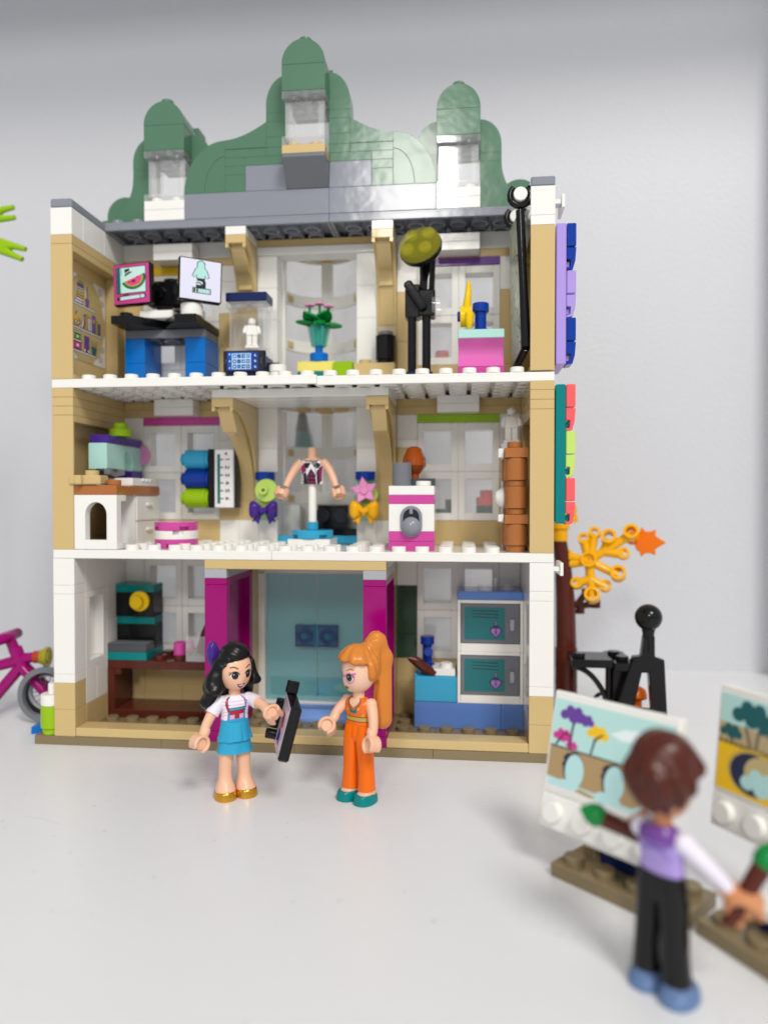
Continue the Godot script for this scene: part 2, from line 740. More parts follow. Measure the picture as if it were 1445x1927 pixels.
# a flat print: a thin sheet with its picture on the front (+z of its basis)
func sheet(w: float, h: float, thick := 0.00012) -> Mesh:
	var key := "s%.5f,%.5f,%.5f" % [w, h, thick]
	if not cache.has(key):
		var b := MB.new()
		var x := w / 2
		var y := h / 2
		b.quad(Vector3(-x, -y, thick), Vector3(x, -y, thick), Vector3(x, y, thick), Vector3(-x, y, thick))
		var rim := [Vector3(-x, -y, 0), Vector3(x, -y, 0), Vector3(x, y, 0), Vector3(-x, y, 0)]
		for k in 4:
			var a: Vector3 = rim[k]
			var c: Vector3 = rim[(k + 1) % 4]
			b.tri(a, c, c + Vector3(0, 0, thick), Vector2(0.01, 0.01), Vector2(0.01, 0.01), Vector2(0.01, 0.01))
			b.tri(a, c + Vector3(0, 0, thick), a + Vector3(0, 0, thick), Vector2(0.01, 0.01), Vector2(0.01, 0.01), Vector2(0.01, 0.01))
		cache[key] = b.mesh()
	return cache[key]


# ---------------------------------------------------------------- drawing prints
class Pic:
	var im: Image
	var w: int
	var h: int

	func _init(pw: int, ph: int, c: Color) -> void:
		w = pw * 2
		h = ph * 2
		im = Image.create(w, h, false, Image.FORMAT_RGB8)
		im.fill(c)

	# coordinates 0..1 across and down
	func poly(pts: Array, c: Color) -> void:
		var p := []
		var y0 := 1e9
		var y1 := -1e9
		for q: Vector2 in pts:
			var s := Vector2(q.x * w, q.y * h)
			p.append(s)
			y0 = minf(y0, s.y)
			y1 = maxf(y1, s.y)
		for y in range(maxi(int(y0), 0), mini(int(y1) + 1, h)):
			var cut := []
			var yy := y + 0.5
			for k in p.size():
				var a: Vector2 = p[k]
				var b: Vector2 = p[(k + 1) % p.size()]
				if (a.y <= yy) != (b.y <= yy):
					cut.append(a.x + (b.x - a.x) * (yy - a.y) / (b.y - a.y))
			cut.sort()
			for k in range(0, cut.size() - 1, 2):
				var xa := maxi(int(round(cut[k])), 0)
				var xb := mini(int(round(cut[k + 1])), w)
				if xb > xa:
					im.fill_rect(Rect2i(xa, y, xb - xa, 1), c)

	func rect(x: float, y: float, ww: float, hh: float, c: Color) -> void:
		im.fill_rect(Rect2i(int(round(x * w)), int(round(y * h)), maxi(1, int(round(ww * w))), maxi(1, int(round(hh * h)))), c)

	# rx is a share of the width, ry a share of the height (0 = as round as rx)
	func oval(x: float, y: float, rx: float, ry: float, c: Color, a0 := 0.0, a1 := 360.0) -> void:
		if ry <= 0:
			ry = rx * w / h
		var pts := []
		for k in 33:
			var a := deg_to_rad(lerpf(a0, a1, k / 32.0))
			pts.append(Vector2(x + rx * cos(a), y + ry * sin(a)))
		poly(pts, c)

	func line(pts: Array, t: float, c: Color) -> void:
		for k in pts.size() - 1:
			var a := Vector2(pts[k].x * w, pts[k].y * h)
			var b := Vector2(pts[k + 1].x * w, pts[k + 1].y * h)
			var d := (b - a).normalized().orthogonal() * t * w / 2
			poly([(a + d) / Vector2(w, h), (b + d) / Vector2(w, h), (b - d) / Vector2(w, h), (a - d) / Vector2(w, h)], c)
			if t * w > 3:
				oval(pts[k].x, pts[k].y, t / 2, 0, c)
		oval(pts[-1].x, pts[-1].y, t / 2, 0, c)

	func box(x: float, y: float, ww: float, hh: float, t: float, edge: Color, c: Color) -> void:
		rect(x, y, ww, hh, edge)
		var ty := t * w / h
		rect(x + t, y + ty, ww - 2 * t, hh - 2 * ty, c)

	func spiral(x: float, y: float, r: float, turns: float, t: float, c: Color, turn := 0.0, flip := 1.0) -> void:
		var pts := []
		for k in 28:
			var f := k / 27.0
			var a := turn + flip * f * turns * TAU
			pts.append(Vector2(x + cos(a) * r * (1 - f * 0.85), y + sin(a) * r * (1 - f * 0.85) * w / h))
		line(pts, t, c)

	func done() -> Image:
		im.resize(w / 2, h / 2, Image.INTERPOLATE_LANCZOS)
		return im


# ---------------------------------------------------------------- camera, light, shelf
func make_camera_and_light() -> void:
	var cam := Camera3D.new()
	cam.name = "camera"
	add_child(cam)
	cam.position = Vector3(0.05809, 0.0886, 0.24807)
	cam.rotation = Vector3(-0.01815, 0.10782, 0.00015)
	var lens := CameraAttributesPhysical.new()
	lens.frustum_focal_length = 17.18
	lens.frustum_focus_distance = 0.232
	lens.frustum_near = 0.01
	lens.frustum_far = 60.0
	lens.exposure_aperture = 4.6
	cam.attributes = lens
	cam.fov = 69.876
	cam.near = 0.01
	cam.far = 60.0
	cam.current = true
	var env := Environment.new()
	env.background_mode = Environment.BG_COLOR
	env.background_color = Color(0.742, 0.745, 0.752)
	env.tonemap_mode = Environment.TONE_MAPPER_LINEAR
	env.tonemap_exposure = 1.05
	env.sdfgi_enabled = true
	env.ssao_enabled = true
	env.ssil_enabled = true
	var we := WorldEnvironment.new()
	we.name = "room_air"
	we.environment = env
	add_child(we)
	# the ceiling lights of the room the shelf stands in: one panel above and to the right, another further back to the left
	area("ceiling_panel", Vector3(0.6, 1.3, 1.1), Vector3(0.0, 0.08, 0.0), Vector2(0.44, 0.44), 1.72, Color(1.0, 0.985, 0.96))
	area("ceiling_panel", Vector3(-0.13, 1.25, 2.45), Vector3(0.0, 0.08, 0.0), Vector2(0.3, 0.42), 1.5, Color(1.0, 0.985, 0.96))


func area(called: String, at: Vector3, towards: Vector3, size: Vector2, energy: float, c: Color) -> void:
	var l := AreaLight3D.new()
	l.name = numbered(called)
	add_child(l)
	l.area_size = size
	l.light_energy = energy
	l.light_color = c
	l.shadow_enabled = true
	l.area_range = 8.0
	l.position = at
	l.look_at_from_position(at, towards, Vector3.UP)


func make_shelf() -> void:
	# near-white laminate: an even tone, a faint grain, specks of dust and a few light scuffs
	var r := RandomNumberGenerator.new()
	r.seed = 21
	var pic := Pic.new(1024, 1024, Color(0.985, 0.985, 0.985))
	for k in 260:
		var c := 0.985 - r.randf_range(0.02, 0.16)
		pic.oval(r.randf(), r.randf(), r.randf_range(0.0006, 0.0016), r.randf_range(0.0006, 0.0014), Color(c, c, c * 0.99))
	for k in 26:
		var a := Vector2(r.randf(), r.randf())
		var d := Vector2(r.randf_range(-0.03, 0.03), r.randf_range(-0.012, 0.012))
		var c := r.randf_range(0.93, 0.965)
		pic.line([a, a + d, a + d * 1.8 + Vector2(0, 0.004)], 0.0011, Color(c, c, c))
	var tex := ImageTexture.create_from_image(pic.done())
	var fine := FastNoiseLite.new()
	fine.seed = 3
	fine.frequency = 0.09
	fine.fractal_octaves = 3
	var bump := NoiseTexture2D.new()
	bump.width = 512
	bump.height = 512
	bump.seamless = true
	bump.as_normal_map = true
	bump.bump_strength = 5.0
	bump.noise = fine
	var m := StandardMaterial3D.new()
	m.resource_name = "white_laminate"
	m.albedo_color = Color(0.89, 0.893, 0.9)
	m.albedo_texture = tex
	m.roughness = 0.3
	m.metallic_specular = 0.5
	m.uv1_triplanar = true
	m.uv1_world_triplanar = true
	m.uv1_scale = Vector3(3.3, 3.3, 3.3)
	m.normal_enabled = true
	m.normal_texture = bump
	m.normal_scale = 0.018
	mats["laminate"] = m
	var w := m.duplicate()
	w.resource_name = "white_wall"
	w.albedo_color = Color(0.795, 0.8, 0.82)
	w.normal_scale = 0.14
	w.albedo_texture = null
	w.roughness = 0.5
	w.uv1_scale = Vector3(9, 9, 9)
	mats["wall_white"] = w
	structure("shelf", Vector3(1.0, 0.02, 0.62), Vector3(-0.1, -0.01, 0.165), m)
	structure("shelf_back_wall", Vector3(1.02, 0.75, 0.016), Vector3(-0.1, 0.35, -0.1505), w)
	structure("shelf_side_wall", Vector3(0.016, 0.75, 0.018), Vector3(0.2205, 0.35, -0.133), w)
	structure("upper_shelf", Vector3(1.0, 0.02, 0.12), Vector3(-0.1, 0.397, -0.082), m)


func structure(called: String, size: Vector3, at: Vector3, m: Material) -> void:
	var o := mi(called, cbox(size, 0.0006), m, self, at)
	o.set_meta("kind", "structure")


# ---------------------------------------------------------------- the house
func make_house() -> void:
	house = thing("toy_house", "three-storey toy brick house, open at the back, with a curved green gable", "toy house")
	make_base()
	make_side_walls()
	make_back_wall()
	make_floors()
	make_brackets()
	make_porch()
	make_roof()
	make_shutters()


func make_base() -> void:
	var b := part("base", house)
	for r: Array in [[-0.95, 5.0], [5.0, 11.0], [11.0, 17.0], [17.0, 22.0]]:
		bx("base_plate", b, "dark_tan", r[0], r[1], -1, 0, 0, 6)
	bx("base_plate", b, "dark_tan", 5, 17, -1, 0, 6, 12)
	bx("base_plate", b, "dark_tan", 17, 22, -1, 0, 6, 9)
	for r: Array in [[1.0, 7.0], [8.0, 14.0], [15.0, 21.0]]:
		bx("sill_tile", b, "tan", r[0], r[1], 0, 1, 0, 1, 0.0003)
	for z in [2, 3, 4]:
		for x in range(1, 21):
			if (z >= 3 and x < 7) or (z >= 3 and x > 15) or x == 7 or x == 14 or (z >= 3 and x >= 9 and x < 13):
				continue
			stud(b, "dark_tan", x + 0.5, z + 0.5, 0)
	for x in range(8, 14):
		stud(b, "dark_tan", x + 0.5, 1.5, 0)
		for z in [6, 7, 10]:
			stud(b, "dark_tan", x + 0.5, z + 0.5, 0)
	# the garden path outside the glass door
	mi("path_tile", cyl(0.0155, 0.003, 40), mats["medium_blue"], b, hp(12.0, 0, 8.6))
	mi("path_tile", cyl(0.0078, 0.001, 32), mats["yellow_green"], b, hp(12.3, 1, 8.0))


func make_side_walls() -> void:
	for side in 2:
		var w := part("left_wall" if side == 0 else "right_wall", house)
		var o := 0.0 if side == 0 else 21.0
		# ground floor: the column at the edge, then what stands behind it
		for c: Array in [["tan", 0, 3], ["tan", 3, 6], ["white", 6, 7], ["white", 7, 16], ["white", 16, 17], ["white", 17, 20]]:
			bx("brick", w, c[0], o, o + 1, c[1], c[2], 0, 1)
		for c: Array in [["tan", 0, 3, 1, 3], ["tan", 0, 3, 3, 6], ["white", 3, 7, 1, 2], ["white", 3, 7, 2, 3], ["tan", 3, 6, 3, 6], ["white", 6, 9, 3, 6], ["white", 9, 12, 3, 6], ["white", 12, 16, 3, 6], ["white", 16, 20, 1, 3], ["white", 16, 20, 3, 6]]:
			bx("brick", w, c[0], o, o + 1, c[1], c[2], c[3], c[4])
		# a small window casing with a blank panel
		var f := part("window_frame", w)
		bx("rail", f, "white", o, o + 1, 15.2, 16, 1, 3)
		bx("rail", f, "white", o, o + 1, 7, 7.9, 1, 3)
		bx("stile", f, "white", o, o + 1, 7.9, 15.2, 1, 1.36)
		bx("stile", f, "white", o, o + 1, 7.9, 15.2, 2.64, 3)
		bx("panel", f, "white", o + 0.42, o + 0.58, 7.9, 15.2, 1.36, 2.64)
		# upper floors: tall one-piece panels, recessed on the room side
		for lv: Array in [[21, 36], [40, 55]]:
			var y0: float = lv[0]
			var y1: float = lv[1]
			var p := part("wall_panel", w)
			var xo := o if side == 0 else o + 0.62
			bx("panel", p, "tan", xo, xo + 0.38, y0, y1, 0.12, 5.0)
			bx("rim", p, "tan", o, o + 1, y0, y1, 0, 0.12)
			bx("rim", p, "tan", o, o + 1, y0, y1, 5.0, 6.0)
			var xi := o + 0.38 if side == 0 else o
			bx("rim", p, "tan", xi, xi + 0.62, y0, y1, 4.3, 5.0)
			bx("rim", p, "tan", xi, xi + 0.62, y1 - 0.75, y1, 0.12, 4.3)
			bx("rim", p, "tan", xi, xi + 0.62, y0, y0 + 0.6, 0.12, 4.3)
		for k in 3:
			bx("plate", w, "tan", o, o + 1, 36 + k, 37 + k, 0, 4 if k == 1 else 6)
		bx("plate", w, "tan", o, o + 1, 37, 38, 4, 6)
		if side == 0:
			bx("plate", w, "tan", 0, 1, 55, 56, 0, 6)
			for r: Array in [[0, 1], [1, 3], [3, 6]]:
				bx("brick", w, "white", 0, 1, 56, 59, r[0], r[1])
			bx("roof_tile", w, "stone_grey", 0, 1, 59, 60, 0, 3, 0.0004)
			bx("roof_tile", w, "stone_grey", 0, 1, 59, 60, 3, 6, 0.0004)
		else:
			for r: Array in [[0, 1], [1, 3], [3, 6]]:
				bx("brick", w, "white", 21, 22, 55, 56, r[0], r[1])
				bx("brick", w, "white", 21, 22, 56, 59, r[0], r[1])
			bx("roof_tile", w, "stone_grey", 21, 22, 59, 60, 0, 3, 0.0004)
			bx("roof_tile", w, "stone_grey", 21, 22, 59, 60, 3, 6, 0.0004)
	# small white pegs on the outside of the right wall
	for y: float in [57.6, 19.3]:
		var pg := part("peg", house)
		bx("pin", pg, "white", 22.0, 22.28, y - 0.25, y + 0.25, 0.3, 0.8)
		bx("head", pg, "white", 22.28, 22.42, y - 0.7, y + 0.7, 0.2, 1.6)


# one white casement: two studs wide, six plates tall, with its pane
func casement(p: Node3D, x0: float, y0: float) -> void:
	var w := mi("window", casement_mesh(), mats["white"], p, hp(x0 + 1, y0 + 3, 5.5) - org(p))
	mi("pane", cbox(Vector3(1.3 * S, 4.3 * PL, 0.0006), 0.0001), mats["clear"], w, Vector3(0, 0, -0.0018))


func casement_mesh() -> Mesh:
	if not cache.has("casement"):
		var b := MB.new()
		var w := 2 * S - 0.0001
		var h := 6 * PL - 0.0001
		var sx := 0.0026
		var sy := 0.0029
		for s: float in [-1.0, 1.0]:
			add_cbox(b, Vector3(s * (w / 2 - sx / 2), 0, 0.0004), Vector3(sx, h, 0.0070), 0.0002)
			add_cbox(b, Vector3(0, s * (h / 2 - sy / 2), 0.0004), Vector3(w - 2 * sx, sy, 0.0070), 0.0002)
		cache["casement"] = b.mesh()
	return cache["casement"]


func make_back_wall() -> void:
	var w := part("back_wall", house)
	# ground floor
	for c: Array in [
		["white", 1, 2, 0, 7, "tan"], ["white", 1, 2, 7, 13, ""], ["white", 1, 2, 13, 16, ""], ["white", 1, 2, 16, 19, ""], ["white", 6, 7, 7, 13, ""], ["white", 6, 7, 13, 19, ""],
		["tan", 2, 4, 0, 3, ""], ["tan", 4, 7, 0, 3, ""], ["tan", 2, 6, 3, 6, ""], ["tan", 6, 7, 3, 7, ""], ["tan", 2, 6, 6, 7, ""],
		["white", 1, 7, 19, 20, ""], ["tan", 7, 8, 0, 9, ""], ["tan", 7, 8, 9, 18, ""], ["tan", 14, 15, 0, 9, ""], ["tan", 14, 15, 9, 18, ""], ["tan", 7, 15, 18, 20, ""],
		["dark_green", 15, 16, 7, 10, ""], ["dark_green", 15, 16, 10, 16, ""], ["white", 15, 16, 16, 20, ""], ["tan", 15, 16, 0, 4, ""], ["tan", 15, 16, 4, 7, ""],
		["tan", 16, 18, 0, 4, ""], ["tan", 18, 21, 0, 4, ""], ["tan", 16, 17, 4, 7, ""], ["tan", 17, 21, 4, 7, ""], ["white", 16, 20, 19, 20, ""], ["white", 20, 21, 7, 16, ""], ["white", 20, 21, 16, 20, ""],
		# middle floor
		["tan", 1, 2, 21, 24, ""], ["white", 1, 2, 24, 33, ""], ["white", 1, 2, 33, 37, ""], ["tan", 1, 2, 38, 39, ""], ["tan", 2, 7, 38, 39, ""], ["tan", 1, 4, 37, 38, ""], ["tan", 4, 7, 37, 38, ""],
		["tan", 2, 6, 21, 24, ""], ["white", 6, 7, 21, 24, ""], ["tan", 6, 7, 24, 27, ""], ["tan", 6, 7, 27, 30, ""], ["white", 6, 7, 30, 34, ""], ["white", 6, 7, 34, 37, ""],
		["white", 7, 8, 21, 24, ""], ["tan", 7, 8, 24, 27, ""], ["tan", 7, 8, 27, 33, ""], ["tan", 7, 8, 33, 39, ""],
		["white", 14, 15, 21, 24, ""], ["tan", 14, 15, 24, 27, ""], ["tan", 14, 15, 27, 33, ""], ["tan", 14, 15, 33, 39, ""],
		["tan", 15, 16, 24, 33, ""], ["white", 15, 16, 33, 34, ""], ["white", 15, 16, 34, 37, ""], ["tan", 15, 17, 38, 39, ""], ["tan", 17, 19, 38, 39, ""], ["tan", 19, 21, 38, 39, ""], ["tan", 15, 18, 37, 38, ""], ["tan", 18, 21, 37, 38, ""],
		["tan", 15, 21, 21, 24, ""], ["tan", 20, 21, 24, 33, ""], ["white", 20, 21, 33, 37, ""],
		# top floor
		["tan", 1, 2, 40, 43, ""], ["tan", 1, 2, 43, 49, ""], ["tan", 1, 2, 49, 55, ""], ["tan", 1, 7, 56, 57, ""], ["tan", 1, 2, 55, 56, ""], ["white", 1, 5, 57, 59, ""], ["white", 5, 8, 57, 59, ""],
		["white", 2, 6, 40, 43, ""], ["tan", 6, 7, 40, 46, ""], ["tan", 6, 7, 46, 50, ""], ["white", 6, 7, 50, 54, ""], ["white", 6, 7, 54, 56, ""],
		["tan", 7, 8, 40, 43, ""], ["tan", 7, 8, 43, 48, ""], ["tan", 7, 8, 48, 54, ""], ["tan", 7, 8, 54, 57, ""], ["tan", 14, 15, 40, 43, ""], ["tan", 14, 15, 43, 48, ""], ["tan", 14, 15, 48, 54, ""], ["tan", 14, 15, 54, 59, ""],
		["tan", 15, 16, 40, 46, ""], ["tan", 15, 16, 46, 52, ""], ["white", 15, 16, 52, 57, ""], ["tan", 16, 21, 40, 43, ""], ["tan", 20, 21, 43, 52, ""], ["white", 20, 21, 52, 56, ""], ["tan", 16, 21, 56, 57, ""], ["white", 15, 18, 57, 59, ""], ["white", 18, 21, 57, 59, ""],
		["tan", 8, 14, 58, 59, ""]]:
		bx("brick", w, c[5] if c[5] else c[0], c[1], c[2], c[3], c[4], 5, 6)
	# coloured lintels over the windows
	bx("lintel_tile", w, "pink", 2, 6, 36, 37, 4.98, 6)
	bx("lintel_tile", w, "lime", 16, 20, 36, 37, 4.98, 6)
	bx("lintel_tile", w, "yellow", 2, 6, 55, 56, 4.98, 6)
	bx("lintel_tile", w, "mid_purple", 16, 20, 55, 56, 4.98, 6)
	# white boxes above the windows
	for c: Array in [[3, 37], [17, 37], [3, 56.1], [17, 56.1]]:
		bx("lintel_brick", w, "white", c[0], c[0] + 2, c[1], c[1] + 1, 4, 5)
		bx("lintel_brick", w, "white", c[0], c[0] + 2, c[1] + 1, c[1] + 2, 4, 5)
	for lv: float in [7.0, 24.0, 43.0]:
		for x: float in [2.0, 4.0, 16.0, 18.0]:
			for k in 2:
				casement(w, x, lv + 6 * k)
	# the round bay: white jambs, curved sashes, a half-round roof
	for lv: Array in [[21, 39], [40, 58]]:
		for x: float in [8.0, 13.0]:
			var y: float = lv[0]
			var low := y == 21
			for r: Array in ([[0, 3], [9, 12], [12, 18]] if low else [[0, 3], [3, 9], [9, 13], [13, 17]]):
				bx("jamb_brick", w, "white", x, x + 1, y + r[0], y + r[1], 5, 6)
	bx("header_tile", w, "white", 8, 14, 57, 58, 4.9, 6)
	for lv: Array in [[26.0, 2, 37.9], [40.1, 3, 58.3]]:
		for s in 2:
			var bay := part("bay_window", house)
			var a0 := 90.0 if s == 0 else 0.0
			var y: float = lv[0]
			for k: int in int(lv[1]) + 1:
				var yy := y + 5.95 * k
				var top := minf(yy + 1.55, lv[2] + 0.1)
				if yy < lv[2]:
					curved("rail", bay, "white", 1.84, 2.0, yy, top, a0, a0 + 90, 10)
			for st: Array in [[a0 + 0.3, 9.0], [a0 + 81, 8.7], [a0 + 42, 6.0]]:
				if st[1] != 6.0:
					curved("stile", bay, "white", 1.85, 1.99, y, lv[2], st[0], st[0] + st[1], 3)
			curved("pane", bay, "clear", 1.91, 1.93, y + 0.1, lv[2], a0 + 4, a0 + 86, 8)
			# little slots in the rails where a planter could clip in
			for k: int in int(lv[1]) + 1:
				var aa := deg_to_rad(a0 + (20.0 if s == 1 else 70.0))
				if y + 5.95 * k < lv[2] - 1:
					mi("slot", cbox(Vector3(0.0042, 0.0026, 0.0012), 0.0001), mats["tan"], bay, hp(11 + 1.86 * cos(aa), y + 5.95 * k + 0.72, 6 + 1.86 * sin(aa)), Basis(Vector3.UP, PI / 2 + aa))
	for y: Array in [[38.2, 39.0], [20.0, 21.0], [39.0, 40.0], [58.4, 59.2]]:
		slab_round("bay_plate", house, "tan" if y[0] != 39.0 else "white", y[0], y[1])
	# the lower panels inside the bay on the middle floor
	for x: float in [9.0, 12.0]:
		bx("bay_brick", house, "white", x + 0.1, x + 0.9, 21, 25.9, 6.05, 6.7)
	for s in 2:
		curved("bay_brick", house, "white", 1.6, 1.95, 21, 25.9, 90.0 * s + 1, 90.0 * s + 89, 9)


# a curved strip round the bay's centre (x 11, z 6), radii in studs, angle 0 = towards +x, 90 = away from the camera
func curved(called: String, p: Node3D, m: String, r0: float, r1: float, y0: float, y1: float, a0: float, a1: float, n: int) -> void:
	var poly := PackedVector2Array()
	for q: Vector2 in arc(0, 0, r1, r1, a0, a1, n):
		poly.append(q * S)
	var inn := arc(0, 0, r0, r0, a0, a1, n)
	inn.reverse()
	for q: Vector2 in inn:
		poly.append(q * S)
	mi(called, prism(poly, (y1 - y0) * PL, 0.0001), mats[m], p, hp(11, (y0 + y1) / 2, 6) - org(p), Basis(Vector3(1, 0, 0), Vector3(0, 0, -1), Vector3(0, 1, 0)))


func slab_round(called: String, p: Node3D, m: String, y0: float, y1: float) -> void:
	var poly := PackedVector2Array()
	for q: Vector2 in arc(0, 0, 2.2, 2.2, 0, 180, 20):
		poly.append(q * S)
	var o := mi(called, prism(poly, (y1 - y0) * PL - 0.0001, 0.0002), mats[m], p, hp(11, (y0 + y1) / 2, 6.02) - org(p), Basis(Vector3(1, 0, 0), Vector3(0, 0, -1), Vector3(0, 1, 0)))
	var rm := lathe(ring_prof(0.00325, 0.0024, 0.0008), 20)
	for k: Array in [[10, 6.6], [11, 6.6], [12, 6.6], [11, 7.5]]:
		mi("tube", rm, mats[m], o, o.transform.affine_inverse() * (hp(k[0], y0, k[1]) - org(p) + Vector3(0, -0.0007, 0)), o.basis.inverse())


func make_floors() -> void:
	var f := part("middle_floor", house)
	for r: Array in [[0, 10], [10, 22]]:
		var o := plate("floor_plate", f, "white", r[0], r[1], 20, 0, 6, false)
		for z in 5:
			for x in range(maxi(r[0], 1), mini(r[1], 21)):
				var hid: bool = (x < 3) or (z == 4 and x > 8 and x < 13) or (x == 20 and z < 2) or (x > 14 and x < 17 and z > 0 and z < 3) or (x > 9 and x < 13 and z > 1 and z < 4)
				if not hid:
					stud(o, "white", x + 0.5, z + 0.5, 21)
	f = part("top_floor", house)
	for r: Array in [[0, 12, 39.0], [12, 22, 39.0]]:
		var o := plate("floor_plate", f, "white", r[0], r[1], r[2], 0, 6, true)
		if r[0] == 12:
			o.position.y -= 0.00045
		for x in range(maxi(r[0], 1), mini(r[1], 21)):
			stud(o, "white", x + 0.5, 0.5, 40)


func make_brackets() -> void:
	for x: float in [7.0, 14.0]:
		var b := part("arch_bracket", house)
		bx("cap", b, "white", x, x + 1, 58, 59, 3, 6)
		bx("plate", b, "tan", x, x + 1, 57, 58, 3, 6)
		bracket(b, x, 3.0, 57.0, 48.0)
		b = part("arch_bracket", house)
		bx("plate", b, "tan", x, x + 1, 37, 38, 1, 6)
		bracket(b, x, 1.0, 37.0, 26.5)
	var t := part("ceiling_beam", house)
	for z in 4:
		bx("tile", t, "white", 7, 15, 38, 39, 1 + z, 2 + z, 0.0003)


func bracket(b: Node3D, x: float, z0: float, top: float, foot: float) -> void:
	var rz := 5.0 - z0
	var rib := arc(z0 + 0.15, foot, rz - 0.15, top - foot - 0.15, 90, 0, 16)
	var pts := [Vector2(5.0, top), Vector2(z0, top), Vector2(z0, top - 0.5)]
	pts.append_array(rib)
	side_slab("rib", b, "tan", pts, x, x + 0.16, 0.00012)
	side_slab("rib", b, "tan", pts, x + 0.84, x + 1, 0.00012)
	var q := [Vector2(5.0, top), Vector2(z0 + 0.35, top), Vector2(z0 + 0.35, top - 0.3)]
	q.append_array(arc(z0 + 1.0, foot, rz - 1.02, top - foot - 2.6, 88, 0, 12))
	side_slab("web", b, "tan", q, x + 0.16, x + 0.84, 0.0001)
	for t: float in [64.0, 36.0]:
		var a := deg_to_rad(t)
		var c := Vector2(z0 + 0.35 + (rz - 0.4) * cos(a), foot + (top - foot - 0.9) * sin(a))
		bx("rung", b, "tan", x + 0.16, x + 0.84, c.y - 0.2, c.y + 0.7, c.x - 0.06, c.x + 0.5)


func make_porch() -> void:
	var p := part("porch", house)
	bx("lintel_plate", p, "tan", 7, 15, 19, 20, 0, 1)
	for z in range(1, 5):
		bx("lintel_plate", p, "white", 7, 15, 19, 20, z, z + 1)
	for x: float in [7.0, 14.0]:
		bx("cap_plate", p, "light_grey", x, x + 1, 18, 19, 0, 4)
		bx("frame_rail", p, "magenta", x, x + 1, 17.3, 18, 0, 4)
		bx("frame_rail", p, "magenta", x, x + 1, 0, 1.2, 0, 4)
		bx("frame_post", p, "magenta", x, x + 1, 1.2, 17.3, 0, 0.5)
		bx("frame_post", p, "magenta", x, x + 1, 1.2, 17.3, 3.5, 4)
		bx("panel", p, "magenta", x + 0.3, x + 0.7, 1.2, 17.3, 1.15, 3.5)
		bx("post", p, "tan", x, x + 1, 0, 19, 4, 5)
	var d := part("glass_door", house)
	bx("frame_stile", d, "white", 8, 8.36, 1, 17.6, 4.9, 6)
	bx("frame_stile", d, "white", 13.64, 14, 1, 17.6, 4.9, 6)
	bx("frame_rail", d, "white", 8, 14, 17.3, 18, 4.9, 6)
	bx("frame_rail", d, "white", 8, 14, 0.8, 1.3, 4.9, 6)
	for s in 2:
		bx("door_leaf", d, "glass_teal", 8.4 + 2.62 * s, 10.98 + 2.62 * s, 1.35, 17.25, 5.05, 5.2, 0.0001)
		var hdl := part("handle", d)
		var cx := 10.45 if s == 0 else 11.6
		bx("plate", hdl, "trans_blue", cx - 0.5, cx + 0.5, 8.3, 11.0, 4.72, 5.0)
		mi("knob", lathe(ring_prof(0.0031, 0.0021, 0.0016), 26), mats["trans_purple"], hdl, hp(cx, 9.65, 4.72), rot(90, 0, 0))
		mi("knob", cyl(0.0013, 0.0019, 20), mats["trans_blue"], hdl, hp(cx, 9.65, 4.72), rot(90, 0, 0))
		for e: Array in [[cx - 0.5, cx + 0.5, 8.3, 8.5], [cx - 0.5, cx + 0.5, 10.8, 11.0], [(cx - 0.5 if s == 0 else cx + 0.42), (cx - 0.42 if s == 0 else cx + 0.5), 8.5, 10.8]]:
			bx("rim", hdl, "trans_purple", e[0], e[1], e[2], e[3], 4.64, 4.72, 0.00005)
	bx("hinge", d, "trans_blue", 10.86, 11.14, 8.3, 11.0, 4.66, 4.98)
	bx("doorstep", d, "medium_blue", 9, 13, 0, 1.0, 4, 5, 0.0003)
	side_slab("doorstep", d, "bright_light_blue", [Vector2(3.25, 0), Vector2(4, 0), Vector2(4, 1.0), Vector2(3.85, 1.0), Vector2(3.25, 0.35)], 9, 13)


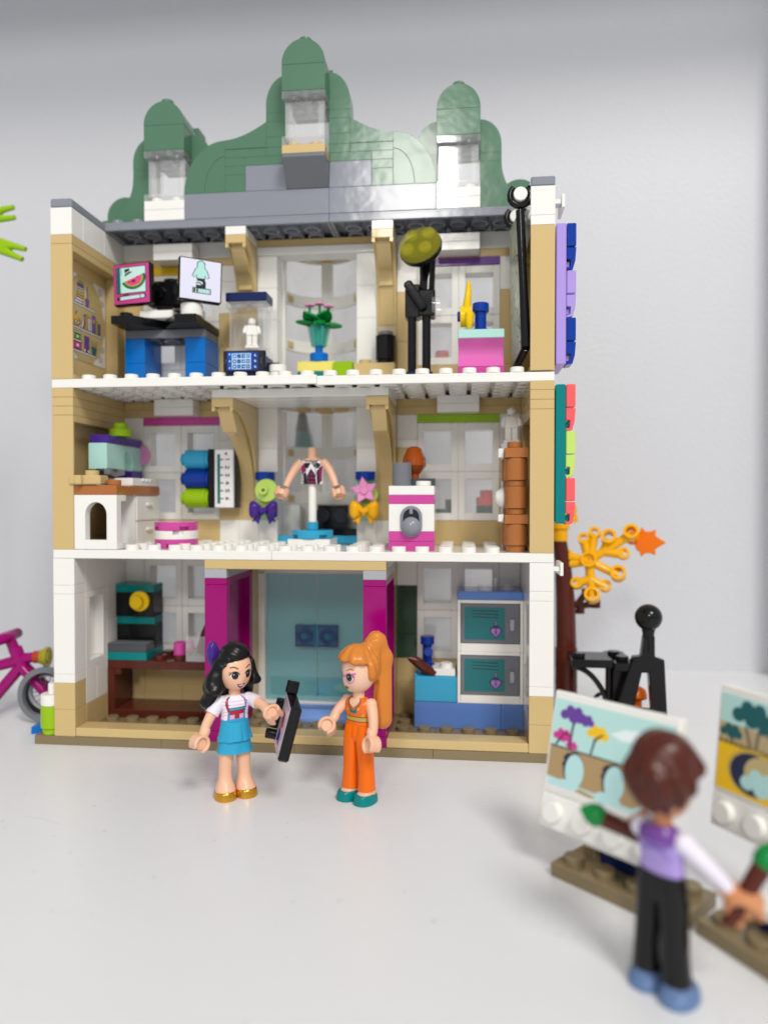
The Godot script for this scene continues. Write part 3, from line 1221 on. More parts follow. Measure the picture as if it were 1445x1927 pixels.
func make_roof() -> void:
	var r := part("flat_roof", house)
	plate("roof_plate", r, "stone_grey", 1, 12, 59, 3, 8)
	plate("roof_plate", r, "stone_grey", 12, 21, 59, 3, 8)
	for x in [1, 2]:
		stud(r, "stone_grey", x + 0.5, 3.5, 60)
	bx("parapet_brick", r, "stone_grey", 5, 12, 60, 63, 3, 4)
	bx("parapet_brick", r, "stone_grey", 12, 17, 60, 63, 3, 4)
	bx("parapet_brick", r, "stone_grey", 8, 10, 63, 66, 3, 4)
	bx("parapet_brick", r, "stone_grey", 12, 14, 63, 66, 3, 4)
	side_slab("slope_brick", r, "mid_grey", [Vector2(2, 66), Vector2(2, 65.6), Vector2(3, 63.05), Vector2(4, 63.05), Vector2(4, 66)], 10, 12, 0.0003)
	bx("plate", r, "tan", 10, 12, 66, 67, 2, 4)
	bx("brick", r, "sand_green", 10, 12, 63, 66, 4, 5)
	var g := part("gable", house)
	for s in 2:
		var o: Callable = func(pts: Array) -> Array: return pts if s == 0 else mirror(pts)
		var ring := arc(7, 63, 2, 6.1, 90, 180, 18)
		ring.append_array(arc(7, 63, 1, 4.2, 180, 90, 14))
		slab("arch_brick", g, "sand_green", o.call(ring), 3, 4, 0.0001)
		var q := arc(7, 63, 0.994, 4.18, 90, 180, 14)
		q.append(Vector2(7, 63))
		slab("curved_brick", g, "sand_green", o.call(q), 3, 4, 0.0001)
		for c: Array in [[7, 8, 63, 65], [7, 8, 65, 66], [7, 8, 66, 67], [8, 10, 66, 67], [7, 9, 67, 68], [9, 10, 67, 68], [9, 10, 68, 69.2], [9, 10, 69.2, 71], [9, 10, 71, 72]]:
			slab("brick", g, "sand_green", o.call([Vector2(c[0], c[2]), Vector2(c[1], c[2]), Vector2(c[1], c[3]), Vector2(c[0], c[3])]), 3, 4, 0.0001)
		var wing := [Vector2(7, 68.05), Vector2(9, 68.05), Vector2(9, 71.0)]
		for k in 9:
			var t := k / 8.0
			wing.append(Vector2(9 - 2.0 * t, lerpf(71.0, 69.1, 1.0 - pow(1.0 - t, 1.7))))
		slab("wing_brick", g, "sand_green", o.call(wing), 3, 4, 0.0001)
		var tw := [Vector2(10, 72), Vector2(10, 76.3)]
		tw.append_array(arc(10, 72.9, 1, 3.4, 90, 180, 12))
		tw.append(Vector2(9, 72))
		slab("curved_brick", g, "sand_green", o.call(tw), 3, 4, 0.0001)
		# the shoulders of the small dormers, one stud further back
		var sh := [Vector2(3, 67.3), Vector2(3, 71.2)]
		sh.append_array(arc(3, 68.2, 1, 3.0, 90, 180, 12))
		sh.append(Vector2(2, 67.3))
		slab("curved_brick", g, "sand_green", o.call(sh), 4, 5, 0.0001)
		var s2 := [Vector2(5, 71.2), Vector2(5, 67.3), Vector2(6, 67.3), Vector2(6, 68.2)]
		s2.append_array(arc(5, 68.2, 1, 3.0, 0, 90, 12))
		slab("curved_brick", g, "sand_green", o.call(s2), 4, 5, 0.0001)
		slab("brick", g, "sand_green", o.call([Vector2(2, 66.3), Vector2(3, 66.3), Vector2(3, 67.3), Vector2(2, 67.3)]), 4, 5, 0.0001)
		slab("brick", g, "sand_green", o.call([Vector2(5, 60.05), Vector2(6, 60.05), Vector2(6, 67.3), Vector2(5, 67.3)]), 4, 5, 0.0001)
		var ft := [Vector2(3, 60.05), Vector2(3, 66.3), Vector2(2, 66.3)]
		for k in 11:
			var t := k / 10.0
			ft.append(Vector2(2 - 1.6 * (1 - cos(t * PI / 2)), lerpf(66.3, 61.2, sin(t * PI / 2))))
		ft.append(Vector2(0.4, 60.05))
		slab("foot_brick", g, "sand_green", o.call(ft), 4, 5, 0.0001)
		var rd := arc(1.1, 62.7, 0.95, 2.4, 0, 180, 18)
		rd.append(Vector2(0.15, 60.05))
		rd.append(Vector2(2.05, 60.05))
		slab("round_brick", g, "sand_green", o.call(rd), 5, 6, 0.0001)
	for c: Array in [[3, 60, 3, 8], [17, 60, 3, 8]]:
		dormer(c[0], 60.0, 3.0)
	dormer(10, 65.0, 2.0)


func dormer(x: float, y: float, z: float) -> void:
	var d := part("dormer", house)
	var tall := x == 10
	if not tall:
		bx("brick", d, "white", x, x + 2, y, y + 1.3, z, z + 1)
		bx("brick", d, "white", x, x + 2, y + 1.3, y + 2.4, z, z + 1)
		bx("sill_plate", d, "clear_frosty", x, x + 2, y + 2.4, y + 3.2, z, z + 2)
		for k in 2:
			stud(d, "white", x + 0.5 + k, z + 0.5, y + 2.42)
	else:
		bx("sill_plate", d, "clear_frosty", x, x + 2, 67, 68, z, z + 2)
		for k in 2:
			stud(d, "tan", x + 0.5 + k, z + 0.5, 67)
	var b := y + 3.0
	var t := b + (4.5 if not tall else 4.2)
	var gl := part("window", d)
	bx("pane", gl, "clear", x + 0.08, x + 1.92, b + 0.2, t, z + 0.32, z + 0.42)
	bx("pane", gl, "clear_frosty", x + 0.08, x + 0.2, b + 0.2, t, z + 0.42, z + 1.9)
	bx("pane", gl, "clear_frosty", x + 1.8, x + 1.92, b + 0.2, t, z + 0.42, z + 1.9)
	bx("rim", gl, "clear_frosty", x + 0.2, x + 0.4, b + 0.2, t, z + 0.42, z + 0.6)
	bx("rim", gl, "clear_frosty", x + 1.6, x + 1.8, b + 0.2, t, z + 0.42, z + 0.6)
	var head := bx("head_plate", d, "clear_frosty", x, x + 2, t, t + 0.85, z, z + 2)
	for k in 2:
		mi("tube", lathe(ring_prof(0.0031, 0.0022, 0.0012), 20), mats["dark_grey"], head, hp(x + 0.5 + k, t, z + 0.6) - org(head) + Vector3(0, 0.0004, 0))
		mi("tube", lathe(ring_prof(0.0031, 0.0022, 0.0012), 20), mats["dark_grey"], head, hp(x + 0.5 + k, t, z + 1.5) - org(head) + Vector3(0, 0.0004, 0))
	var g0 := t + 0.85
	bx("brick", d, "sand_green", x, x + 2, g0, g0 + 3, z, z + 2)
	var cap := [Vector2(x + 2, g0 + 3)]
	cap.append_array(arc(x + 1, g0 + 3.05, 1, 2.75, 0, 180, 24))
	cap.append(Vector2(x, g0 + 3))
	slab("round_cap", d, "sand_green", cap, z, z + 2, 0.0003)
	rod("top_stud", d, "sand_green", x + 1, z + 0.5, g0 + 5.6, g0 + 6.4, 0.3)
	bx("back_brick", d, "sand_green", x, x + 2, g0, g0 + 5, z + 2, z + 3)


func make_shutters() -> void:
	for c: Array in [["lavender", 40.55, 55.1, ["deep_blue", "lavender", "deep_blue"], 2.5], ["teal", 24.1, 38.55, ["coral", "yellow_green", "coral"], 2.5]]:
		var p := part("sign_board", house)
		bx("board", p, c[0], 22.04, 22.46, c[1], c[2], 0, c[4], 0.0003)
		for k in 3:
			var y: float = c[2] - 4.85 * k
			var m: String = c[3][k]
			bx("tile", p, m, 22.47, 22.86, y - 2.4, y, 0.02, 1, 0.0003)
			slab("slope_tile", p, m, [Vector2(22.47, y - 2.5), Vector2(22.86, y - 2.5), Vector2(22.82, y - 3.9), Vector2(22.72, y - 4.75), Vector2(22.47, y - 4.85), Vector2(22.47, y - 4.6), Vector2(22.62, y - 4.5), Vector2(22.64, y - 3.75), Vector2(22.47, y - 3.7)], 0.02, 1, 0.0002)
			bx("stud", p, c[0], 22.47, 22.61, y - 4.45, y - 3.85, 0.2, 0.8)


# ---------------------------------------------------------------- the rooms
func th(called: String, label: String, category: String, x: float, y: float, z: float, group := "") -> Node3D:
	return thing(called, label, category, hp(x, y, z), 0.0, group)


func make_top_floor() -> void:
	# bookshelf print on the left wall
	var w: Node3D = house.get_node("left_wall")
	mi("bookshelf_print", sheet(3.5 * S, 9.9 * PL), printed("bookshelf_print", pic_bookshelf()), w, hp(0.386, 47.9, 2.45), Basis(Vector3.UP, PI / 2))
	# desk
	var d := th("computer_desk", "blue-legged grey toy desk with black wing shelves in the top-left room", "desk", 4, 40, 4)
	for x: float in [2.0, 5.0]:
		bx("leg", d, "blue", x, x + 1, 40, 43, 3, 5)
		bx("leg", d, "blue", x, x + 1, 43, 46, 3, 5)
	plate("desk_top", d, "mid_grey", 2, 6, 46, 3, 5)
	for s in 2:
		var o: Callable = func(v: float) -> float: return v if s == 0 else 8.0 - v
		var poly := PackedVector2Array()
		for q: Vector2 in [Vector2(1.95, 1.7), Vector2(3.0, 1.7), Vector2(3.98, 2.9), Vector2(3.98, 4.9), Vector2(1.95, 4.9)]:
			poly.append(Vector2((o.call(q.x) - 11) * S, q.y * S))
		mi("wing_shelf", prism(poly, PL - 0.0001, 0.0002), mats["black"], d, Vector3(0, (47.5 + 1) * PL, 0) - org(d), Basis(Vector3(1, 0, 0), Vector3(0, 0, -1), Vector3(0, 1, 0)))
	stud(d, "black", 2.45, 2.25, 48)
	bx("stand", d, "light_grey", 3.1, 3.9, 48, 50.3, 4.2, 5)
	bx("stand", d, "light_grey", 4.5, 5.3, 48, 50.3, 4.2, 5)
	bx("stand", d, "stone_grey", 3.9, 4.5, 48, 50.3, 4.5, 5)
	var mount := part("mount", d)
	bx("bar", mount, "black", 2.9, 5.2, 50.2, 53.2, 3.5, 4.2, 0.0004)
	for x: float in [3.55, 4.6]:
		side_stud(mount, "black", hp(x, 51.8, 3.5), Vector3(0, 0, 1))
	mi("pivot", cyl(0.0035, 0.0012, 20), mats["black"], mount, hp(4.05, 53.1, 3.9) - org(mount))
	var wt := th("white_tile", "flat white tile lying on the black wing shelves of the desk", "tile", 4, 48, 2.9)
	bx("tile", wt, "white", 3.0, 4.65, 48, 48.95, 2.4, 3.3, 0.0003)
	rod_thing("round_plate", "round white piece on the right black wing of the computer desk", "round plate", "white", 5.62, 2.3, 48, 49.4, 0.52)
	# screens
	var mats2 := [printed("fruit_screen", pic_fruit()), printed("figure_screen", pic_figure())]
	for s in 2:
		var at := hp(2.8, 51.9, 2.3) if s == 0 else hp(6.1, 51.9, 2.05)
		var m := thing("monitor", "pink screen with a slice of fruit wearing a top hat, left monitor" if s == 0 else "white screen showing a small mint figure on a stand, right monitor", "monitor", at)
		m.basis = rot(0, -7, 1.6) if s == 0 else rot(0, 31, -1.6)
		mi("case", cbox(Vector3(0.0158, 0.0158, 0.0030), 0.0005), mats["black"], m)
		mi("screen", sheet(0.0147, 0.0147), mats2[s], m, Vector3(0, 0, 0.00152))
		mi("arm", cbox(Vector3(0.006, 0.003, 0.006), 0.0004), mats["black"], m, Vector3(0.004 if s == 0 else -0.004, 0, -0.004))
	# display case
	var c := th("display_case", "clear display case with a navy lid", "display case", 8, 40, 3.6)
	bx("base", c, "navy", 7, 9, 40, 43.6, 3, 4.2)
	bx("sill", c, "clear_frosty", 7, 9, 43.6, 44.6, 3, 4.2)
	bx("pane", c, "clear", 7.1, 8.9, 44.6, 49.4, 4.0, 4.1)
	bx("pane", c, "clear_frosty", 7.08, 7.2, 44.6, 49.4, 3.3, 4.0)
	bx("pane", c, "clear_frosty", 8.8, 8.92, 44.6, 49.4, 3.1, 4.0)
	var hd := bx("head", c, "clear_frosty", 7, 9, 49.4, 50.1, 3, 4.2)
	for k in 2:
		mi("tube", lathe(ring_prof(0.0031, 0.0022, 0.0012), 20), mats["clear_frosty"], hd, hp(7.5 + k, 49.4, 3.6) - org(hd) + Vector3(0, 0.0004, 0))
	bx("lid", c, "navy", 7, 9, 50.1, 51.2, 3, 4.2, 0.0003)
	side_slab("wedge", c, "charcoal", [Vector2(2.2, 40), Vector2(3.9, 43.2), Vector2(3.9, 40)], 8.9, 9.4)
	var st := statuette("white_statuette", "small white toy figure standing inside the clear display case", hp(8.1, 45.1, 3.65), 0.95)
	st.rotation.y = 0.3
	var ph := th("smartphone", "toy phone with a blue screen of app icons propped against the display case", "phone", 8.4, 41, 1.9)
	bx("case", ph, "black", 7.3, 9.28, 41.2, 43.65, 1.75, 1.95, 0.0003)
	mi("screen", sheet(1.86 * S, 2.3 * PL), printed("phone_screen", pic_phone()), ph, hp(8.29, 42.42, 1.75) + Vector3(0, 0, 0.00002) - org(ph))
	bx("stand", ph, "navy", 7.5, 9.1, 40, 41.2, 1.9, 2.8)
	for k in 2:
		rod_thing("round_tile", ["lower small round white tile beside the toy phone", "upper small round white tile stacked beside the toy phone"][k], "round tile", "white", 9.75, 2.2, 40.4 + 0.85 * k, 41.22 + 0.85 * k, 0.4)
	# things against the bay
	var bk := th("book_stack", "yellow block on a teal block under the flower vase", "block", 11.1, 40, 4.7)
	bx("teal_block", bk, "teal", 10.2, 12.08, 40, 42.2, 4.2, 5.2)
	bx("yellow_block", bk, "pale_yellow", 10.2, 12.08, 42.2, 43.4, 4.2, 5.2)
	var gb := th("lime_block", "lime green block lying askew between the yellow block and the tan block", "block", 12.56, 40, 4.4)
	gb.rotation.y = -0.22
	mi("block", cbox(Vector3(0.0078, 3.2 * PL, 0.0078), 0.0003), mats["lime"], gb, Vector3(0, 1.6 * PL, 0))
	var tb := th("tan_block", "low tan block with one free stud under the black canister", "block", 14, 40, 4.4)
	bx("brick", tb, "tan", 13, 14.98, 40, 43, 4, 5)
	stud(tb, "tan", 13.5, 4.5, 43)
	var cn := th("canister", "black canister with a clear lid on the tan block", "canister", 14.5, 43, 4.5)
	rod("can", cn, "black", 14.5, 4.5, 43.5, 46.4, 0.5)
	rod("foot", cn, "black", 14.5, 4.5, 43, 43.5, 0.42)
	rod("lid", cn, "clear_frosty", 14.5, 4.5, 46.4, 47.4, 0.5)
	rod("cap", cn, "charcoal", 14.5, 4.5, 46.4, 46.9, 0.38)
	flower_vase()
	studio_lamp()
	var pk := th("pink_cabinet", "glossy pink cabinet with a mint top in the top-right room", "cabinet", 19, 40, 1.6)
	bx("plinth", pk, "pink", 18, 20, 40, 41, 1, 2.6)
	var front := [Vector2(1.0, 41), Vector2(2.6, 41), Vector2(2.6, 44), Vector2(1.0, 44)]
	for k in 9:
		var t := k / 8.0
		front.append(Vector2(1.0 + 0.42 * sin(t * PI), 44 - 3 * t))
	side_slab("body", pk, "glossy_pink", front, 18.02, 19.98, 0.0003)
	bx("top", pk, "mint", 18, 20, 44, 45, 1, 2.6, 0.0003)
	var tp := th("hand_tool", "deep blue post with a yellow flower-shaped handle on the pink cabinet", "tool", 19.0, 45, 1.9)
	rod("foot", tp, "deep_blue", 19.0, 1.9, 45, 45.4, 0.4)
	rod("post", tp, "deep_blue", 19.0, 1.9, 45.4, 47.6, 0.26)
	rod("head", tp, "deep_blue", 19.0, 1.9, 47.3, 48.3, 0.37)
	mi("hub", cyl(0.0037, 0.004, 20), mats["yellow"], tp, hp(18.6, 46.9, 1.9) - org(tp), rot(0, 0, 90))
	mi("pin", cyl(0.0018, 0.001, 16), mats["deep_blue"], tp, hp(18.1, 46.9, 1.9) - org(tp), rot(0, 0, 90))
	mi("blade", tube([hp(18.4, 46.2, 1.8), hp(18.4, 48.2, 1.75), hp(18.46, 49.6, 1.75), hp(18.47, 50.7, 1.75)].map(func(q: Vector3) -> Vector3: return q - org(tp)), [0.0012, 0.0014, 0.0011, 0.0006]), mats["yellow"], tp)
	mi("blade", tube([hp(18.5, 47.0, 1.5), hp(18.5, 46.0, 1.45), hp(18.48, 45.3, 1.5)].map(func(q: Vector3) -> Vector3: return q - org(tp)), [0.0017, 0.0014, 0.0007]), mats["yellow"], tp)
	hanging_board()
	# flowers outside the window
	for c2: Array in [["top-right", 17.1, 42.0, "coral"], ["middle right, nearest the side wall", 19.4, 24.2, "coral"], ["middle right, nearer the bay", 17.3, 23.8, "forest"]]:
		var fl := th("window_flower", ("coral and green toy flower outside the %s window" if c2[3] == "coral" else "dark green toy plant outside the window, %s") % c2[0], "flower", c2[1], c2[2], 6.9)
		rod("leaves", fl, "forest", c2[1], 6.9, c2[2] + 0.3, c2[2] + 1.6, 0.5, 14)
		if c2[3] == "coral":
			rod("petals", fl, "coral", c2[1], 6.9, c2[2] + 1.6, c2[2] + 2.7, 0.5, 12)
			rod("bud", fl, "coral", c2[1] + 0.05, 6.9, c2[2] + 2.7, c2[2] + 3.6, 0.36, 12)
		else:
			rod("sprout", fl, "forest", c2[1] + 0.3, 6.9, c2[2] + 1.6, c2[2] + 2.8, 0.28, 12)
		bx("box", fl, "white", c2[1] - 0.9, c2[1] + 0.9, c2[2] - 0.6, c2[2] + 0.3, 6.05, 7.5)
	var pkl := th("pink_piece", "small coral piece standing on the sill at the foot of the pink cabinet", "piece", 17.55, 40, 3.4)
	rod("stem", pkl, "coral", 17.55, 3.4, 40, 41, 0.22, 14)


func rod_thing(called: String, label: String, category: String, m: String, x: float, z: float, y0: float, y1: float, r: float, group := "") -> MeshInstance3D:
	var o := rod(called, self, m, x, z, y0, y1, r)
	tag(o, label, category, group)
	return o


func statuette(called: String, label: String, at: Vector3, k: float) -> Node3D:
	var o := thing(called, label, "statuette", at)
	var b := MB.new()
	for s: float in [-1.0, 1.0]:
		add_cbox(b, Vector3(s * 0.00115, 0.0022, 0) * k, Vector3(0.0021, 0.0044, 0.0022) * k, 0.0003)
		add_cbox(b, Vector3(s * 0.00115, 0.0003, 0.0004) * k, Vector3(0.0021, 0.0008, 0.003) * k, 0.0003)
		add_tube(b, [Vector3(s * 0.0021, 0.0079, 0) * k, Vector3(s * 0.0029, 0.0063, 0.0002) * k, Vector3(s * 0.0029, 0.0047, 0.0009) * k], [0.0009 * k, 0.00085 * k, 0.0008 * k], 10)
	add_loft(b, [[Vector3(0, 0.0043, 0) * k, 0.0025 * k, 0.0013 * k, 5.0], [Vector3(0, 0.0083, 0) * k, 0.0019 * k, 0.0011 * k, 4.0]], 16)
	mi("body", b.mesh(), mats["white"], o)
	mi("head", lathe([Vector2(0.0007, 0), Vector2(0.0007, 0.0004), Vector2(0.0015, 0.0006), Vector2(0.0016, 0.0022), Vector2(0.0013, 0.0026), Vector2(0.0007, 0.0026), Vector2(0.0007, 0.003), Vector2(0, 0.003)], 16), mats["white"], o, Vector3(0, 0.0083 * k, 0), Basis.IDENTITY.scaled(Vector3(k, k, k)))
	mi("stand", cbox(Vector3(0.0056, 0.0014, 0.0044) * k, 0.0003), mats["white"], o, Vector3(0, -0.0007 * k, 0))
	return o


func leaf_mesh(l: float, w: float, bend: float) -> Mesh:
	var b := MB.new()
	var rows := []
	var under := []
	for k in 9:
		var t := k / 8.0
		var hw := w * pow(sin(PI * (0.08 + 0.9 * t)), 0.8)
		var row := []
		var lo := []
		for j in 5:
			var s := j / 2.0 - 1.0
			var y := bend * sin(t * PI * 0.8) - absf(s) * hw * 0.35
			row.append(Vector3(s * hw, y + 0.0005, t * l))
			lo.append(Vector3(s * hw * 0.96, y - 0.0003, t * l))
		rows.append(row)
		under.append(lo)
	b.grid(rows, true)
	b.grid(under)
	for s in 2:
		var e := []
		for k in 9:
			e.append([rows[k][4 * s], under[k][4 * s]])
		b.grid(e, s == 0)
	return b.mesh()


func flower_vase() -> void:
	var v := th("flower_vase", "clear green vase of broad green leaves and pink flowers on a blue foot", "vase", 11.2, 43.4, 4.6)
	var b := org(v)
	rod("foot", v, "blue", 11.2, 4.6, 43.4, 44.5, 0.46)
	rod("neck", v, "blue", 11.2, 4.6, 44.5, 46.0, 0.2)
	mi("vase", lathe([Vector2(0.0016, 0), Vector2(0.0026, 0.0004), Vector2(0.0036, 0.007), Vector2(0.0036, 0.0088), Vector2(0.003, 0.0088), Vector2(0.0022, 0.001), Vector2(0.0012, 0.0008)], 12), mats["trans_green"], v, hp(11.2, 45.2, 4.6) - b)
	for k in 6:
		var a := TAU * k / 6
		mi("rib", tube([Vector3(cos(a) * 0.0027, 0.0006, sin(a) * 0.0027), Vector3(cos(a) * 0.0038, 0.008, sin(a) * 0.0038)], [0.0005, 0.0008], 8), mats["trans_green"], v, hp(11.2, 45.2, 4.6) - b)
	mi("stem", cyl(0.0014, 0.008, 14), mats["green"], v, hp(11.2, 45.4, 4.6) - b)
	var lm := leaf_mesh(0.0092, 0.0036, 0.0014)
	for k: Array in [[-88.0, 2.0], [88.0, -12.0], [-30.0, 14.0], [35.0, 18.0], [150.0, 0.0], [210.0, 0.0]]:
		mi("leaf", lm, mats["green"], v, hp(11.2, 48.1, 4.6) - b, Basis(Vector3.UP, deg_to_rad(k[0])) * rot(-k[1], 0, 0))
	mi("leaf", leaf_mesh(0.0065, 0.0026, 0.0006), mats["green"], v, hp(11.3, 48.9, 4.5) - b, rot(38, 0, 0))
	for k in 3:
		var f := part("flower", v, hp([10.75, 11.25, 11.7][k], [50.2, 50.35, 50.0][k], 4.5) - b)
		for j in 5:
			mi("petal", lathe([Vector2(0, 0), Vector2(0.0009, 0.0002), Vector2(0.001, 0.0006), Vector2(0, 0.0009)], 12, true), mats["light_pink"], f, Vector3(cos(TAU * j / 5) * 0.0012, 0, sin(TAU * j / 5) * 0.0012))
		mi("centre", cyl(0.0008, 0.0014, 12), mats["light_pink"], f)
		mi("stalk", cyl(0.0005, 0.004, 8), mats["green"], f, Vector3(0, -0.004, 0))


func studio_lamp() -> void:
	var l := th("studio_lamp", "tall black studio lamp on two legs with a clear yellow disc", "lamp", 16.3, 40, 2.2)
	var b := org(l)
	for x: float in [15.95, 16.6]:
		rod("leg", l, "black", x, 2.0, 40.9, 47.8, 0.2, 18)
		rod("foot", l, "navy", x, 2.0, 40, 40.9, 0.3, 18)
	bx("clamp", l, "black", 15.65, 16.3, 46.9, 50.6, 1.75, 2.6, 0.0004)
	bx("clamp", l, "black", 16.25, 17.0, 47.0, 50.0, 1.7, 2.6, 0.0006)
	mi("lever", cbox(Vector3(0.0032, 0.0115, 0.0026), 0.0008), mats["black"], l, hp(16.13, 49.2, 1.55) - b, rot(0, 0, 34))
	mi("knob", cyl(0.0036, 0.0032, 24), mats["clear_frosty"], l, hp(17.25, 48.2, 2.0) - b, rot(0, 0, 90))
	mi("arm", tube([hp(16.55, 48.5, 2.2) - b, hp(16.62, 51.5, 2.4) - b, hp(16.6, 54.6, 2.7) - b], [0.0032, 0.0028, 0.003]), mats["black"], l)
	var hd := part("lamp_head", l, hp(16.36, 54.6, 1.9) - b)
	hd.basis = rot(62, -18, 0)
	mi("dish", lathe([Vector2(0, -0.0035), Vector2(0.0032, -0.0035), Vector2(0.0075, -0.0012), Vector2(0.0079, 0.0004), Vector2(0.0075, 0.0008), Vector2(0, 0.0008)], 32), mats["black"], hd)
	mi("lens", lathe([Vector2(0, 0.0009), Vector2(0.0078, 0.0009), Vector2(0.0079, 0.0016), Vector2(0.0074, 0.0028), Vector2(0, 0.0031)], 32), mats["lamp_yellow"], hd)
	for k in 4:
		var a := TAU * (k + 0.5) / 4
		mi("lens_stud", cyl(0.0023, 0.0016, 18), mats["lamp_yellow"], hd, Vector3(cos(a) * 0.0046, 0.0026, sin(a) * 0.0046))


func hanging_board() -> void:
	var h := th("hanging_board", "printed board in a black clip frame hanging on edge beside the right wall", "board", 20.6, 40, 1.5)
	var b := org(h)
	var q := [hp(20.62, 57.0, 0.5), hp(20.84, 43.0, 0.35), hp(20.5, 41.4, 3.2), hp(20.38, 57.4, 3.2)]
	var m := MB.new()
	var nrm: Vector3 = ((q[1] - q[0]).cross(q[3] - q[0])).normalized() * 0.0004
	var f := q.map(func(p: Vector3) -> Vector3: return p - nrm - b)
	var r := q.map(func(p: Vector3) -> Vector3: return p + nrm - b)
	m.quad(r[1], r[2], r[3], r[0])
	m.quad(f[0], f[3], f[2], f[1])
	mi("sheet", m.mesh(), printed("board_print", pic_board()), h)
	mi("bar", tube([hp(20.6, 56.9, 0.4) - b, hp(20.72, 50.0, 0.38) - b, hp(20.86, 42.6, 0.36) - b], [0.0015, 0.0014, 0.0017]), mats["black"], h)
	mi("bar", tube([hp(20.86, 42.6, 0.36) - b, hp(20.5, 41.0, 3.1) - b], [0.0014]), mats["black"], h)
	for z: float in [0.45, 2.9]:
		var c := part("clip", h, hp(20.6, 58.5, z) - b)
		var pts := []
		for k in 13:
			var a := deg_to_rad(lerpf(130, 410, k / 12.0))
			pts.append(Vector3(cos(a) * 0.0034, sin(a) * 0.0034, 0))
		mi("jaw", tube(pts, [0.0011]), mats["black"], c)
		mi("pin", cyl(0.0023, 0.004, 18), mats["white"], c, Vector3(0, 0, -0.002), rot(90, 0, 0))


